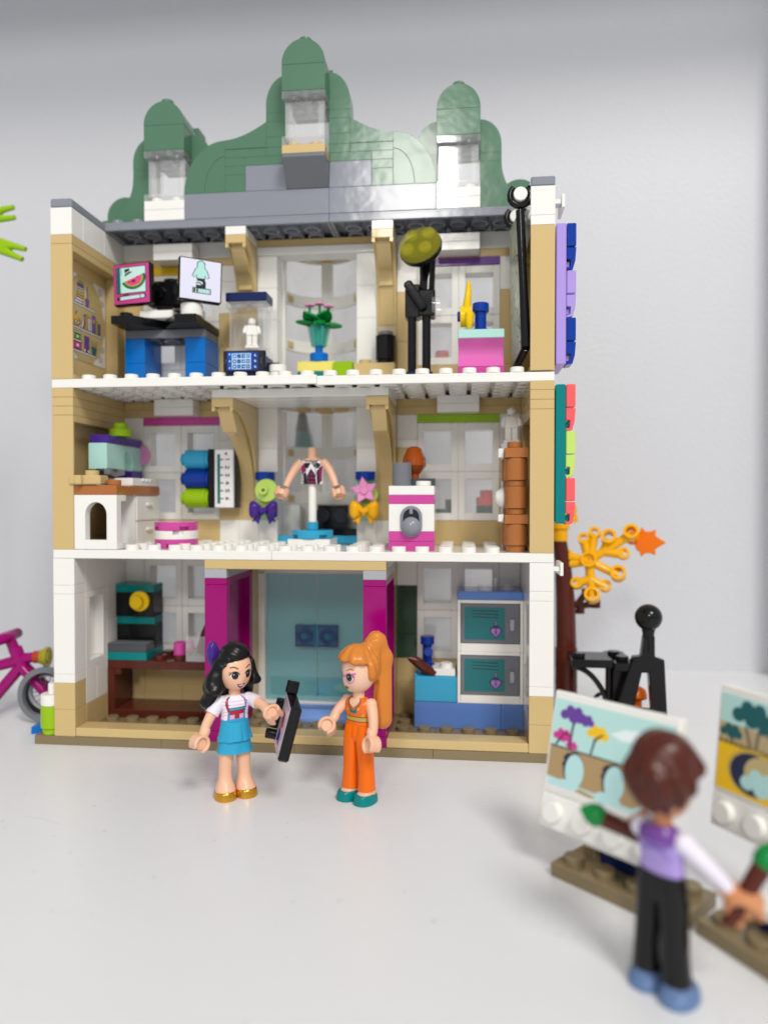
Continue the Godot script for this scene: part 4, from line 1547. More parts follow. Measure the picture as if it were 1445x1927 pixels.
func make_middle_floor() -> void:
	# sewing table
	var t := th("sewing_table", "brown-topped white table with an arched end and two drawers in the middle-left room", "table", 2, 21, 2.5)
	bx("table_top", t, "nougat", 1, 3, 27.1, 28.2, 0, 4.7, 0.0003)
	var side := part("arched_end", t)
	var frame := [Vector2(1.02, 21.05), Vector2(1.53, 21.05), Vector2(1.53, 24.9)]
	frame.append_array(arc(2.03, 24.9, 0.5, 1.4, 176, 4, 14))
	frame.append_array([Vector2(2.53, 24.9), Vector2(2.53, 21.05), Vector2(3.0, 21.05), Vector2(3.0, 27.1), Vector2(1.02, 27.1)])
	slab("frame", side, "white", frame, 0, 0.45, 0.0001)
	bx("sill", side, "white", 1.53, 2.53, 21.05, 22.1, 0, 0.45, 0.00005, 0.0)
	bx("flange", side, "white", 1.02, 3.0, 26.4, 27.1, 0.45, 0.95)
	bx("flange", side, "white", 1.02, 3.0, 21.05, 21.75, 0.45, 0.95)
	var dr := part("drawer_unit", t)
	bx("case", dr, "white", 1.7, 2.9, 21.0, 27.1, 2.0, 4.7)
	for k in 2:
		bx("drawer", dr, "white", 2.9, 3.0, 21.1 + 3 * k, 23.95 + 3 * k, 2.08, 4.62)
		mi("handle", cbox(Vector3(0.0012, 0.0012, 0.005), 0.0003), mats["white"], dr, hp(3.05, 23.0 + 3 * k, 3.35) - org(dr))
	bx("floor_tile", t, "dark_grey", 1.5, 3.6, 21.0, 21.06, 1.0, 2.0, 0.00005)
	# machine
	var s := th("sewing_machine", "mint and purple sewing machine on the brown table", "sewing machine", 1.6, 28.2, 3)
	bx("bed", s, "white", 1.2, 3.0, 28.2, 29.1, 1.6, 4.6)
	for k in 3:
		bx("tooth", s, "white", 3.0, 3.08, 28.75, 29.1, 2.6 + 0.4 * k, 2.8 + 0.4 * k, 0.0001)
	var body := [Vector2(1.1, 33.1), Vector2(1.1, 30.1), Vector2(2.9, 30.1), Vector2(2.9, 30.6)]
	body.append_array(arc(3.3, 31.2, 0.42, 1.25, 180, 0, 12))
	body.append_array([Vector2(3.72, 30.1), Vector2(4.9, 30.1), Vector2(4.9, 33.1)])
	side_slab("body", s, "mint", body, 1.1, 2.0, 0.0003)
	bx("niche", s, "mint", 1.1, 1.75, 30.2, 32.6, 2.85, 3.8)
	bx("cover", s, "purple", 1.1, 2.0, 33.1, 34.1, 1.25, 4.9, 0.0003)
	bx("pillar", s, "purple", 1.1, 2.0, 29.1, 30.1, 3.7, 4.9)
	rod("dial", s, "lime", 1.95, 2.6, 34.1, 35.0, 0.52)
	rod("dial_cap", s, "lime", 1.95, 2.6, 35.0, 35.7, 0.32)
	mi("wheel", cyl(0.0042, 0.002, 24), mats["light_pink"], s, hp(1.9, 32.2, 4.95) - org(s), rot(90, 0, 0))
	mi("foot", lathe([Vector2(0, 0), Vector2(0.002, 0.0001), Vector2(0.004, 0.0022), Vector2(0.0042, 0.003), Vector2(0, 0.003)], 20), mats["dark_grey"], s, hp(1.75, 29.2, 1.55) - org(s))
	side_slab("needle_arm", s, "mid_grey", [Vector2(1.0, 29.5), Vector2(1.6, 29.2), Vector2(2.5, 29.5), Vector2(2.6, 30.1), Vector2(1.0, 30.1)], 1.9, 2.2, 0.0002)
	var cl := th("clip_plate", "tan clip piece with a stud overhanging the front corner of the sewing table", "clip", 1.5, 28.2, 0.1)
	bx("plate", cl, "tan", 0.82, 2.3, 28.25, 29.3, -0.1, 0.7, 0.0004)
	bx("tab", cl, "tan", 1.2, 1.5, 28.25, 29.3, -0.3, -0.1, 0.0003)
	stud(cl, "tan", 1.72, 0.3, 29.3)
	rod_thing("bobbin", "small brown disc in front of the sewing machine", "bobbin", "nougat", 2.65, 0.5, 28.2, 28.8, 0.32)
	# ruler and spools
	var ru := th("ruler_sign", "white measuring rule with teal marks numbered one to six, standing on end", "ruler", 6.55, 25.5, 4.4)
	bx("board", ru, "white", 6.08, 7.05, 25.55, 32.75, 4.0, 4.4, 0.0003)
	bx("edge", ru, "black", 5.78, 6.08, 25.55, 32.8, 3.9, 4.7, 0.0003)
	bx("edge", ru, "charcoal", 7.05, 7.2, 25.55, 32.6, 4.1, 4.7, 0.0002)
	mi("scale", sheet(0.9 * S, 7.0 * PL), printed("ruler_scale", pic_ruler()), ru, hp(6.565, 29.15, 4.0) + Vector3(0, 0, 0.00004) - org(ru))
	for k in 3:
		var y: float = [31.55, 29.15, 26.75][k]
		var c: String = ["azure", "deep_blue", "lime"][k]
		var sp := th("thread_spool", "%s thread spool clipped to the left edge of the ruler" % ["sky blue", "deep blue", "lime green"][k], "spool", 5.2, y - 1.2, 4.35, "thread spools beside the ruler")
		mi("thread", lathe([Vector2(0, 0), Vector2(0.0035, 0), Vector2(0.0035, 0.0012), Vector2(0.0039, 0.0013), Vector2(0.0039, 0.0096), Vector2(0.0036, 0.0098), Vector2(0, 0.0098)], 28), mats[c], sp, hp(5.76, y, 4.35) - org(sp), rot(0, 0, 90))
		mi("knob", cyl(0.0024, 0.0019, 20), mats[c], sp, hp(4.55, y, 4.35) - org(sp), rot(0, 0, 90))
	# round stool
	var rs := th("round_stool", "round pink and white striped pouffe on the studded floor", "stool", 4.9, 21, 2.1)
	for k in 3:
		notched("disc", rs, ["pink", "white", "pink"][k], 4.9, 2.1, 21.0 + k, 22.0 + k, k)
	# bows
	for k in 2:
		var x := 8.5 if k == 0 else 13.5
		var r := th("bow_rack", "%s rack of hair bows, mint post with a blue cap" % ["left", "right"][k], "rack", x, 24, 5)
		bx("post", r, "mint", x - 0.48, x + 0.48, 24, 29, 4.55, 4.98)
		rod("cap", r, "deep_blue", x, 4.5, 29, 30, 0.5)
		for y: float in ([25.6] if k == 0 else [27.2, 25.6]):
			mi("disc", cyl(0.0039, 0.0026, 26), mats["yellow_green"], r, hp(x + (0.0 if k == 0 else 0.15), y, 4.55) - org(r), rot(90, 0, 0))
	var lr := th("lime_rosette", "lime green round rosette on the left bow rack", "rosette", 8.7, 27.7, 4.0)
	mi("disc", lathe([Vector2(0, 0), Vector2(0.0042, 0), Vector2(0.0046, 0.0006), Vector2(0.0044, 0.0016), Vector2(0, 0.0016)], 28), mats["yellow_green"], lr, Vector3(0, 0, -0.001), rot(90, 0, 0))
	mi("knob", lathe(ring_prof(0.0016, 0.0008, 0.0022), 18), mats["yellow_green"], lr, Vector3(-0.0006, 0, 0.0004), rot(90, 0, 0))
	bow("purple_bow", "purple hair bow with a heart knot, lower on the left rack", "purple", hp(8.62, 25.25, 3.75), 1.0)
	bow("orange_bow", "orange-yellow hair bow with a heart knot, lower on the right rack", "amber", hp(13.55, 25.25, 3.75), 1.0)
	var pf := th("pink_flower", "five-petalled pink flower clip, upper on the right rack", "flower clip", 13.55, 27.65, 3.8)
	for k in 5:
		var a := TAU * k / 5 + PI / 2 + 0.15
		var b := MB.new()
		add_prism(b, PackedVector2Array([Vector2(0.0007, -0.0008), Vector2(0.0026, -0.0017), Vector2(0.0056, 0), Vector2(0.0026, 0.0017), Vector2(0.0007, 0.0008)]), 0.0014, Vector3.ZERO, Basis.IDENTITY, 0.0003)
		mi("petal", b.mesh(), mats["light_pink"], pf, Vector3(0, 0, 0), rot(0, 0, rad_to_deg(a)) * rot(0, -10, 0))
	mi("centre", cyl(0.0014, 0.002, 18), mats["light_pink"], pf, Vector3(0, 0, -0.0002), rot(90, 0, 0))
	mannequin()
	printer()
	barrel_cabinet()
	statuette("white_statuette", "tall white toy figure standing behind the brown barrel cabinet", hp(20.45, 33.4, 3.2), 1.05)
	var sh := th("statue_shelf", "white block under the tall white toy figure", "block", 20.45, 21, 3.2)
	bx("brick", sh, "white", 20.0, 20.9, 21, 33.0, 2.7, 3.7)
	# things in the bay
	var az := th("azure_plate", "sky blue strip plate at the back of the bay behind the mannequin", "plate", 11, 21, 5.3)
	bx("plate", az, "azure", 9.05, 13.0, 21.1, 22.1, 4.9, 5.6)
	var cb := th("camera_block", "black block with two lenses in the bay behind the mannequin", "camera", 11.8, 22, 5.4)
	bx("body", cb, "black", 11.0, 12.55, 22.1, 25.9, 5.15, 5.9)
	for k in 2:
		mi("lens", lathe([Vector2(0, 0), Vector2(0.0028, 0), Vector2(0.0028, 0.001), Vector2(0.0018, 0.001), Vector2(0.0018, 0.0004), Vector2(0, 0.0004)], 22), mats["charcoal"], cb, hp(11.25 + 0.95 * k, 24.6, 5.15) - org(cb), rot(90, 0, 0))
	bx("base", cb, "black", 11.0, 13.0, 22.1, 23.0, 4.95, 5.15)
	var ou := th("garden_piece", "teal and grey toy piece seen through the bay window of the middle floor", "piece", 10.2, 28, 9.0)
	slab("skirt", ou, "teal", [Vector2(8.9, 32.4), Vector2(10.0, 32.4), Vector2(9.75, 35.9), Vector2(9.0, 35.9)], 9, 9.8)
	slab("top", ou, "dark_grey", [Vector2(8.95, 36), Vector2(9.7, 36), Vector2(9.5, 38.6), Vector2(9.15, 38.6)], 9.1, 9.7)
	bx("support", ou, "white", 9.2, 10.2, 26, 32.4, 8.9, 9.8)


func notched(called: String, p: Node3D, m: String, x: float, z: float, y0: float, y1: float, k: int) -> void:
	var g := part(called, p, hp(x, y0, z) - org(p))
	mi("core", cyl(0.0062, PL - 0.0001, 24), mats[m], g)
	for j in 4:
		var a0 := 90.0 * j + 22.0 + 18.0 * k
		var poly := PackedVector2Array()
		for q: Vector2 in arc(0, 0, 1, 1, a0, a0 + 62, 8):
			poly.append(q * 0.0079)
		var inn := arc(0, 0, 1, 1, a0, a0 + 62, 8)
		inn.reverse()
		for q: Vector2 in inn:
			poly.append(q * 0.006)
		mi("rim", prism(poly, PL - 0.0001, 0.00015), mats[m], g, Vector3(0, PL / 2, 0), Basis(Vector3(1, 0, 0), Vector3(0, 0, -1), Vector3(0, 1, 0)))
	mi("band", cyl(0.0078, PL * 0.55, 32), mats[m], g, Vector3(0, PL * (0.45 if k != 1 else 0.0), 0))


func bow(called: String, label: String, m: String, at: Vector3, k: float) -> void:
	var o := thing(called, label, "hair bow", at)
	for s: float in [-1.0, 1.0]:
		var b := MB.new()
		var rows := []
		for j in 9:
			var t := j / 8.0
			var w := lerpf(0.0012, 0.0034, sin(t * PI * 0.62)) * (1.0 - 0.25 * maxf(0, t - 0.8) * 5)
			var row := []
			for c in 17:
				var a := TAU * (c % 16) / 16
				var wr := 1.0 + 0.12 * sin(a * 4.0) * sin(t * PI)
				row.append(Vector3(s * (0.0008 + t * 0.0047), 0.0004 + sin(a) * w * wr, cos(a) * w * 0.42 * wr + 0.0006 * sin(t * PI)))
			rows.append(row)
		b.grid(rows, s > 0)
		b.fan(rows[8].slice(0, 16), s > 0)
		mi("loop", b.mesh(), mats[m], o)
		mi("tail", prism(PackedVector2Array([Vector2(s * 0.0005, -0.0005), Vector2(s * 0.0022, -0.0052), Vector2(s * 0.0034, -0.004), Vector2(s * 0.0048, -0.0042), Vector2(s * 0.002, 0.0003)]), 0.0012, 0.0003), mats[m], o, Vector3(0, -0.0002, -0.0006))
	var hs := PackedVector2Array()
	for j in 24:
		var a := TAU * j / 24
		hs.append(Vector2(0.0155 * pow(sin(a), 3), 0.0125 * cos(a) - 0.005 * cos(2 * a) - 0.002 * cos(3 * a) - 0.001 * cos(4 * a)) * 0.115)
	mi("knot", prism(hs, 0.0026, 0.0004), mats[m], o, Vector3(0, 0, 0.0006))
	mi("heart", prism(hs, 0.0006, 0.0002), mats[m], o, Vector3(0, 0, 0.0021), Basis.IDENTITY.scaled(Vector3(0.62, 0.62, 1)))


func mannequin() -> void:
	var m := th("mannequin", "headless toy mannequin in a white, black and magenta top on a white pole", "mannequin", 11.15, 21, 3.2)
	var b := org(m)
	var ba := part("base", m)
	bx("plate", ba, "white", 10.15, 12.15, 21, 22, 2.3, 4.3)
	notched("disc", ba, "azure", 11.15, 3.2, 22.0, 23.0, 2)
	rod("collar", ba, "azure", 11.15, 3.2, 23, 23.9, 0.28)
	rod("pole", m, "white", 11.15, 3.2, 23.9, 28.5, 0.2)
	var y0 := (28.4 + 1) * PL
	var c := hp(11.15, 28.4, 3.2) - b
	mi("torso", torso_mesh(), printed("mannequin_top", pic_mannequin()), m, c, Basis.IDENTITY.scaled(Vector3(1.06, 1.27, 1.06)))
	mi("neck", lathe([Vector2(0.0026, 0), Vector2(0.0017, 0.0012), Vector2(0.00165, 0.0046), Vector2(0.0014, 0.0048), Vector2(0, 0.0048)], 22), mats["skin"], m, c + Vector3(0, 0.0091, 0))
	for s: float in [-1.0, 1.0]:
		var am := part("arm", m, c)
		var hnd := Vector3(s * 0.0108, -0.0032, 0.0042)
		mi("sleeve", tube(bez(Vector3(s * 0.0039, 0.0084, 0), Vector3(s * 0.0068, 0.0068, 0.0002), hnd + Vector3(-s * 0.0012, 0.0022, -0.0012), 10), [0.0018, 0.00185, 0.0018, 0.0017, 0.00165, 0.0016, 0.0015, 0.00145, 0.0014, 0.0013, 0.0012]), mats["skin"], am)
		clip_hand(am, "skin", hnd, Basis(Vector3.BACK, s * 0.3) * rot(68, 0, 0), 0.0)


# the toy's torso: waist up to the neck, print wrapped round it with the front in the middle of the picture
func torso_mesh() -> Mesh:
	if not cache.has("torso"):
		var b := MB.new()
		var secs := [[0.0, 4.0, 2.3, 2.6], [0.4, 4.1, 2.4, 2.6], [1.8, 3.9, 2.3, 2.5], [3.2, 4.05, 2.6, 2.4], [4.8, 4.4, 2.9, 2.4], [6.2, 4.4, 2.7, 2.5], [7.0, 4.0, 2.3, 2.5], [7.6, 3.1, 1.9, 2.3], [7.9, 1.9, 1.6, 2.0]]
		var rows := []
		for s: Array in secs:
			var row := []
			for j in 33:
				var a := TAU * (j % 32) / 32 - PI
				var pw: float = 2.0 / s[3]
				var f := 1.0
				row.append(Vector3(signf(sin(a)) * pow(absf(sin(a)), pw) * s[1], s[0], signf(cos(a)) * pow(absf(cos(a)), pw) * s[2] * f) * MM)
			rows.append(row)
		b.grid(rows)
		# picture rows run from the neck (top) to the waist
		for k in b.t.size():
			b.t[k] = Vector2(b.t[k].x, 1.0 - clampf(b.v[k].y / 0.0079, 0, 1))
		b.fan(rows[0].slice(0, 32), true)
		cache["torso"] = b.mesh()
	return cache["torso"]


# the toy's gripping hand: a short open ring with a thumb side and a finger side, rounded at the rims
func clip_hand(p: Node3D, m: String, at: Vector3, b: Basis, gap_turn: float) -> void:
	if not cache.has("hand"):
		var mb := MB.new()
		var poly := PackedVector2Array()
		for q: Vector2 in arc(0, 0, 2.35, 2.35, 128, 412, 22):
			poly.append(q * MM)
		var inn := arc(0, 0, 1.45, 1.5, 128, 412, 22)
		inn.reverse()
		for q: Vector2 in inn:
			poly.append(q * MM)
		add_prism(mb, poly, 0.0033, Vector3.ZERO, Basis.IDENTITY, 0.0003)
		add_lathe(mb, cyl_prof(0.00148, 0.0018, 0.0001, -0.0009), 18, Vector3.ZERO, rot(90, 0, 0))
		add_tube(mb, [Vector3(0, -0.0018, 0), Vector3(0, -0.0032, 0), Vector3(0, -0.0042, 0)], [0.0012, 0.0013, 0.001], 12)
		cache["hand"] = mb.mesh()
	mi("hand", cache["hand"], mats[m], p, at, (b * rot(0, 0, gap_turn)).scaled(Vector3(1.12, 1.12, 1.12)))


func printer() -> void:
	var p := th("striped_machine", "white machine with magenta stripes and a grey spout on its front", "machine", 16, 21, 2)
	bx("brick", p, "pink", 15, 17, 21, 22, 1, 3)
	bx("brick", p, "pink", 15, 17, 22, 23.1, 1, 3)
	bx("brick", p, "white", 15, 17, 23.1, 26.1, 1, 3)
	bx("brick", p, "pink", 15, 17, 26.1, 27.1, 1, 3)
	bx("brick", p, "white", 15, 17, 27.1, 28.1, 1, 3)
	var sp := part("spout", p, hp(16.0, 24.2, 0.95) - org(p))
	var o := PackedVector2Array()
	for q: Vector2 in arc(0, 0.0017, 0.0038, 0.0038, 0, 180, 14):
		o.append(q)
	for q: Vector2 in arc(0, -0.0017, 0.0038, 0.0038, 180, 360, 14):
		o.append(q)
	mi("rim", prism(o, 0.0016, 0.0004), mats["stone_grey"], sp)
	mi("bowl", lathe([Vector2(0, 0.0026), Vector2(0.0012, 0.0025), Vector2(0.0024, 0.0019), Vector2(0.0032, 0.0008), Vector2(0.0034, 0.0)], 22, true), mats["stone_grey"], sp, Vector3(0, -0.0017, 0.0006), rot(90, 0, 0))
	var hol := PackedVector2Array()
	for q: Vector2 in arc(0, 0.0017, 0.0028, 0.0028, 0, 180, 12):
		hol.append(q)
	for q: Vector2 in arc(0, -0.0016, 0.0031, 0.0033, 160, 20, 8):
		hol.append(Vector2(-q.x, q.y) * Vector2(-1, 1))
	mi("hollow", prism(hol, 0.0002, 0.0), mats["charcoal"], sp, Vector3(0, 0, 0.00085))
	mi("tongue", cbox(Vector3(0.0012, 0.0024, 0.001), 0.0002), mats["stone_grey"], sp, Vector3(0, 0.0038, 0.0009))
	rod("cap_stud", p, "white", 16.5, 1.5, 28.1, 28.65, 0.34)
	rod_thing("grey_pot", "grey cylinder pot on top of the striped machine", "pot", "mid_grey", 15.52, 1.75, 28.1, 30.7, 0.44)
	var g := th("gem", "faceted dark orange gem on the striped machine", "gem", 16.0, 28.1, 2.6)
	bx("holder", g, "dark_grey", 15.9, 17.0, 28.1, 29.0, 2.2, 3.0)
	mi("stem", cyl(0.0018, 0.003, 12), mats["dark_orange"], g, hp(16.02, 28.9, 2.6) - org(g))
	mi("stone", lathe([Vector2(0.0018, 0), Vector2(0.0045, 0.0035), Vector2(0.0042, 0.0062), Vector2(0.0026, 0.0098), Vector2(0.0014, 0.0104), Vector2(0, 0.0104)], 6), mats["dark_orange"], g, hp(16.02, 29.4, 2.6) - org(g), rot(0, 15, 0))


func barrel_cabinet() -> void:
	var c := th("barrel_cabinet", "brown cabinet of stacked barrel pieces against the right wall", "cabinet", 20.5, 21, 1.2)
	for k: Array in [[21, 21.7, 0.42], [21.7, 24.0, 0.5], [25.0, 25.65, 0.42], [25.65, 28.0, 0.5], [28.0, 28.65, 0.42], [28.65, 31.05, 0.5]]:
		rod("barrel", c, "nougat", 20.5, 1.0, k[0], k[1], k[2], 30)
		rod("barrel", c, "nougat", 20.42, 2.0, k[0], k[1], k[2], 24)
	bx("shelf", c, "nougat", 20, 21, 24.0, 25.0, 0.5, 2.5)
	bx("shelf", c, "nougat", 20, 21, 31.05, 32.1, 0.5, 2.5)
	rod("knob", c, "nougat", 20.45, 1.0, 32.1, 32.8, 0.33)
	bx("tab", c, "white", 19.75, 19.98, 24.2, 25.0, 0.9, 2.0)
	bx("tab", c, "white", 19.75, 19.98, 31.1, 32.1, 0.9, 2.0)
	var n := th("white_cone", "white cone sticking out from the side of the barrel cabinet", "cone", 19.95, 26.8, 1.5)
	mi("cone", lathe([Vector2(0, 0), Vector2(0.0036, 0), Vector2(0.0036, 0.0006), Vector2(0.0022, 0.0026), Vector2(0.0008, 0.0032), Vector2(0, 0.0032)], 22), mats["white"], n, Vector3(0.0004, 0, 0), rot(0, 0, 90))


func make_ground_floor() -> void:
	var b := th("bench", "dark brown bench with an open front under the coffee machine", "bench", 4, 0, 4)
	bx("top", b, "brown", 1, 7, 6, 7, 3, 5)
	bx("side", b, "brown", 1, 1.36, 1, 6, 3, 5)
	bx("side", b, "brown", 6.64, 7, 1, 6, 3, 5)
	bx("corner", b, "brown", 1.36, 1.7, 5.2, 6, 3, 5)
	bx("shelf", b, "brown", 1, 2, 0, 1, 3, 5)
	bx("shelf", b, "brown", 2, 7, 0, 1, 3, 5)
	for c: Array in [[3.5, 3.5], [3.5, 4.5], [4.5, 3.5]]:
		stud(b, "brown", c[0], c[1], 7)
	var m := th("coffee_machine", "teal, black and grey coffee machine with a yellow dial on the brown bench", "coffee machine", 2, 7, 4)
	bx("tray", m, "teal", 1, 3, 7, 8, 3, 5)
	bx("grille", m, "dark_grey", 1, 2.98, 8, 8.95, 3.02, 4)
	for k in 3:
		bx("slat", m, "mid_grey", 1.0, 2.98, 8.95, 9.05, 3.1 + 0.3 * k, 3.25 + 0.3 * k, 0.0001)
	bx("body", m, "black", 1, 3, 8, 11, 4, 5)
	bx("band", m, "teal", 1, 3, 11, 12, 4, 5)
	bx("head", m, "black", 1.9, 3, 12, 15, 3.8, 5)
	bx("head", m, "black", 0.85 + 0.16, 1.9, 12, 15, 3.9, 5)
	bx("lid", m, "teal", 1, 3, 15, 16, 3.9, 5)
	mi("dial", cyl(0.004, 0.0016, 28), mats["yellow"], m, hp(2.36, 14.0, 3.8) - org(m), rot(90, 0, 0))
	mi("dial_cap", cyl(0.0026, 0.0016, 24), mats["yellow"], m, hp(2.27, 13.9, 3.6) - org(m), rot(90, 0, 0))
	var mg := th("mug", "pink mug on the brown bench", "mug", 4.4, 7, 3.7)
	mi("cup", lathe([Vector2(0.0014, 0), Vector2(0.0017, 0.0002), Vector2(0.0017, 0.0008), Vector2(0.0024, 0.0011), Vector2(0.0024, 0.0064), Vector2(0.0019, 0.0066), Vector2(0.0019, 0.002), Vector2(0, 0.002)], 24), mats["pink"], mg)
	mi("handle", tube([Vector3(0.0008, 0.0062, -0.0004), Vector3(0.0045, 0.0064, -0.001), Vector3(0.0052, 0.004, -0.001), Vector3(0.0012, 0.0026, -0.0004)], [0.0008], 10), mats["pink"], mg)
	var cl := th("clear_tray", "clear box on the brown bench beside the mug", "box", 5.8, 7, 3.8)
	bx("side", cl, "clear_frosty", 4.95, 6.6, 7, 10.1, 3.0, 3.1)
	bx("side", cl, "clear_frosty", 4.95, 6.6, 7, 10.1, 4.3, 4.4)
	bx("side", cl, "clear_frosty", 4.95, 5.05, 7, 10.1, 3.1, 4.3)
	bx("side", cl, "clear_frosty", 6.5, 6.6, 7, 10.1, 3.1, 4.3)
	bx("bottom", cl, "clear_frosty", 5.05, 6.5, 7, 7.6, 3.1, 4.3)
	var br := th("brown_handle", "brown brush handle leaning in the clear box", "brush", 5.9, 7.6, 3.7)
	mi("handle", tube([hp(5.55, 7.7, 3.7) - org(br), hp(5.75, 10, 3.75) - org(br), hp(6.1, 13.2, 3.85) - org(br)], [0.0026, 0.0024, 0.001]), mats["brown"], br)
	lockers()


func lockers() -> void:
	var st := th("blue_plinth", "medium blue base block under the two lockers", "base block", 18.5, 0, 4)
	bx("brick", st, "cool_blue", 16, 20, 0, 3, 3, 5)
	bx("brick", st, "cool_blue", 20, 21, 0, 3, 3, 5)
	var pr := printed("locker_sticker", pic_locker())
	for k in 2:
		var y := 3.0 + 6.0 * k
		var l := th("locker", "white locker with a grey door and teal heart padlock print, %s of the two" % ["lower", "upper"][k], "locker", 19.5, y, 4, "lockers stacked in the ground-floor room")
		bx("case", l, "white", 18, 18.14, y, y + 6, 3, 5)
		bx("case", l, "white", 20.86, 21, y, y + 6, 3, 5)
		bx("case", l, "white", 18.14, 20.86, y, y + 0.95, 3, 5)
		bx("case", l, "white", 18.14, 20.86, y + 5.6, y + 6, 3, 5)
		bx("back", l, "white", 18.14, 20.86, y + 0.95, y + 5.6, 4.6, 5)
		var d := bx("door", l, "mid_grey", 18.15, 20.84, y + 0.97, y + 5.57, 3.03, 3.3, 0.0003)
		mi("sticker", sheet(1.84 * S, 3.75 * PL), pr, d, hp(19.24, y + 3.3, 3.03) + Vector3(0, 0, 0.00004) - org(d))
		var hd := MB.new()
		add_tube(hd, [Vector3(0, -0.0019, 0), Vector3(0, 0, 0.0004), Vector3(0, 0.0019, 0)], [0.0009, 0.001, 0.0009], 12)
		mi("handle", hd.mesh(), mats["light_grey"], d, hp(20.5, y + 3.2, 3.03) + Vector3(0, 0, 0.0005) - org(d))
	var tp := th("blue_plate", "medium blue plate on top of the upper locker", "plate", 19.5, 15, 4)
	bx("plate", tp, "cool_blue", 18, 21, 15, 16, 3, 5, 0.0003)
	var cl := th("clear_tap", "small clear taps on the blue plate above the lockers", "tap", 19.6, 16, 4)
	for x: float in [19.3, 20.3]:
		rod("valve", cl, "clear_frosty", x, 3.8, 16, 16.6, 0.36, 18)
	rod("spout", cl, "clear_frosty", 19.75, 3.9, 16, 17.4, 0.16, 14)
	var az := th("azure_counter", "sky blue counter block left of the lockers", "counter", 17, 3, 4)
	bx("block", az, "azure", 16, 17.98, 3, 6, 3, 4.9, 0.0003)
	bx("rim", az, "azure", 16, 16.14, 6, 6.25, 3, 4.9, 0.0002)
	var wp := th("white_plate", "small white plate with a stud on the sky blue counter", "plate", 17.4, 6, 3.8)
	bx("plate", wp, "white", 16.8, 17.9, 6, 6.8, 3.15, 4.6)
	stud(wp, "white", 17.48, 3.6, 6.8)
	var t := th("blue_tap", "deep blue tap on the sky blue counter", "tap", 16.55, 6, 4)
	rod("foot", t, "deep_blue", 16.55, 4.2, 6.2, 6.9, 0.38)
	rod("post", t, "deep_blue", 16.55, 4.2, 6.9, 9.6, 0.24)
	rod("head", t, "deep_blue", 16.55, 4.2, 9.2, 10.2, 0.34)
	mi("nozzle", cyl(0.0018, 0.0034, 16), mats["deep_blue"], t, hp(16.62, 8.5, 4.1) - org(t), rot(90, 0, 0))
	var br := th("hair_brush", "dark brown handle lying over the edge of the sky blue counter", "brush", 16.3, 6, 3.4)
	mi("handle", tube([hp(16.95, 6.15, 3.25) - org(br), hp(16.5, 6.8, 3.2) - org(br), hp(16.05, 7.7, 3.15) - org(br), hp(15.75, 8.1, 3.1) - org(br)], [0.0015, 0.0019, 0.0018, 0.001]), mats["brown"], br)


# ---------------------------------------------------------------- prints
const INK := Color(0.06, 0.1, 0.11)


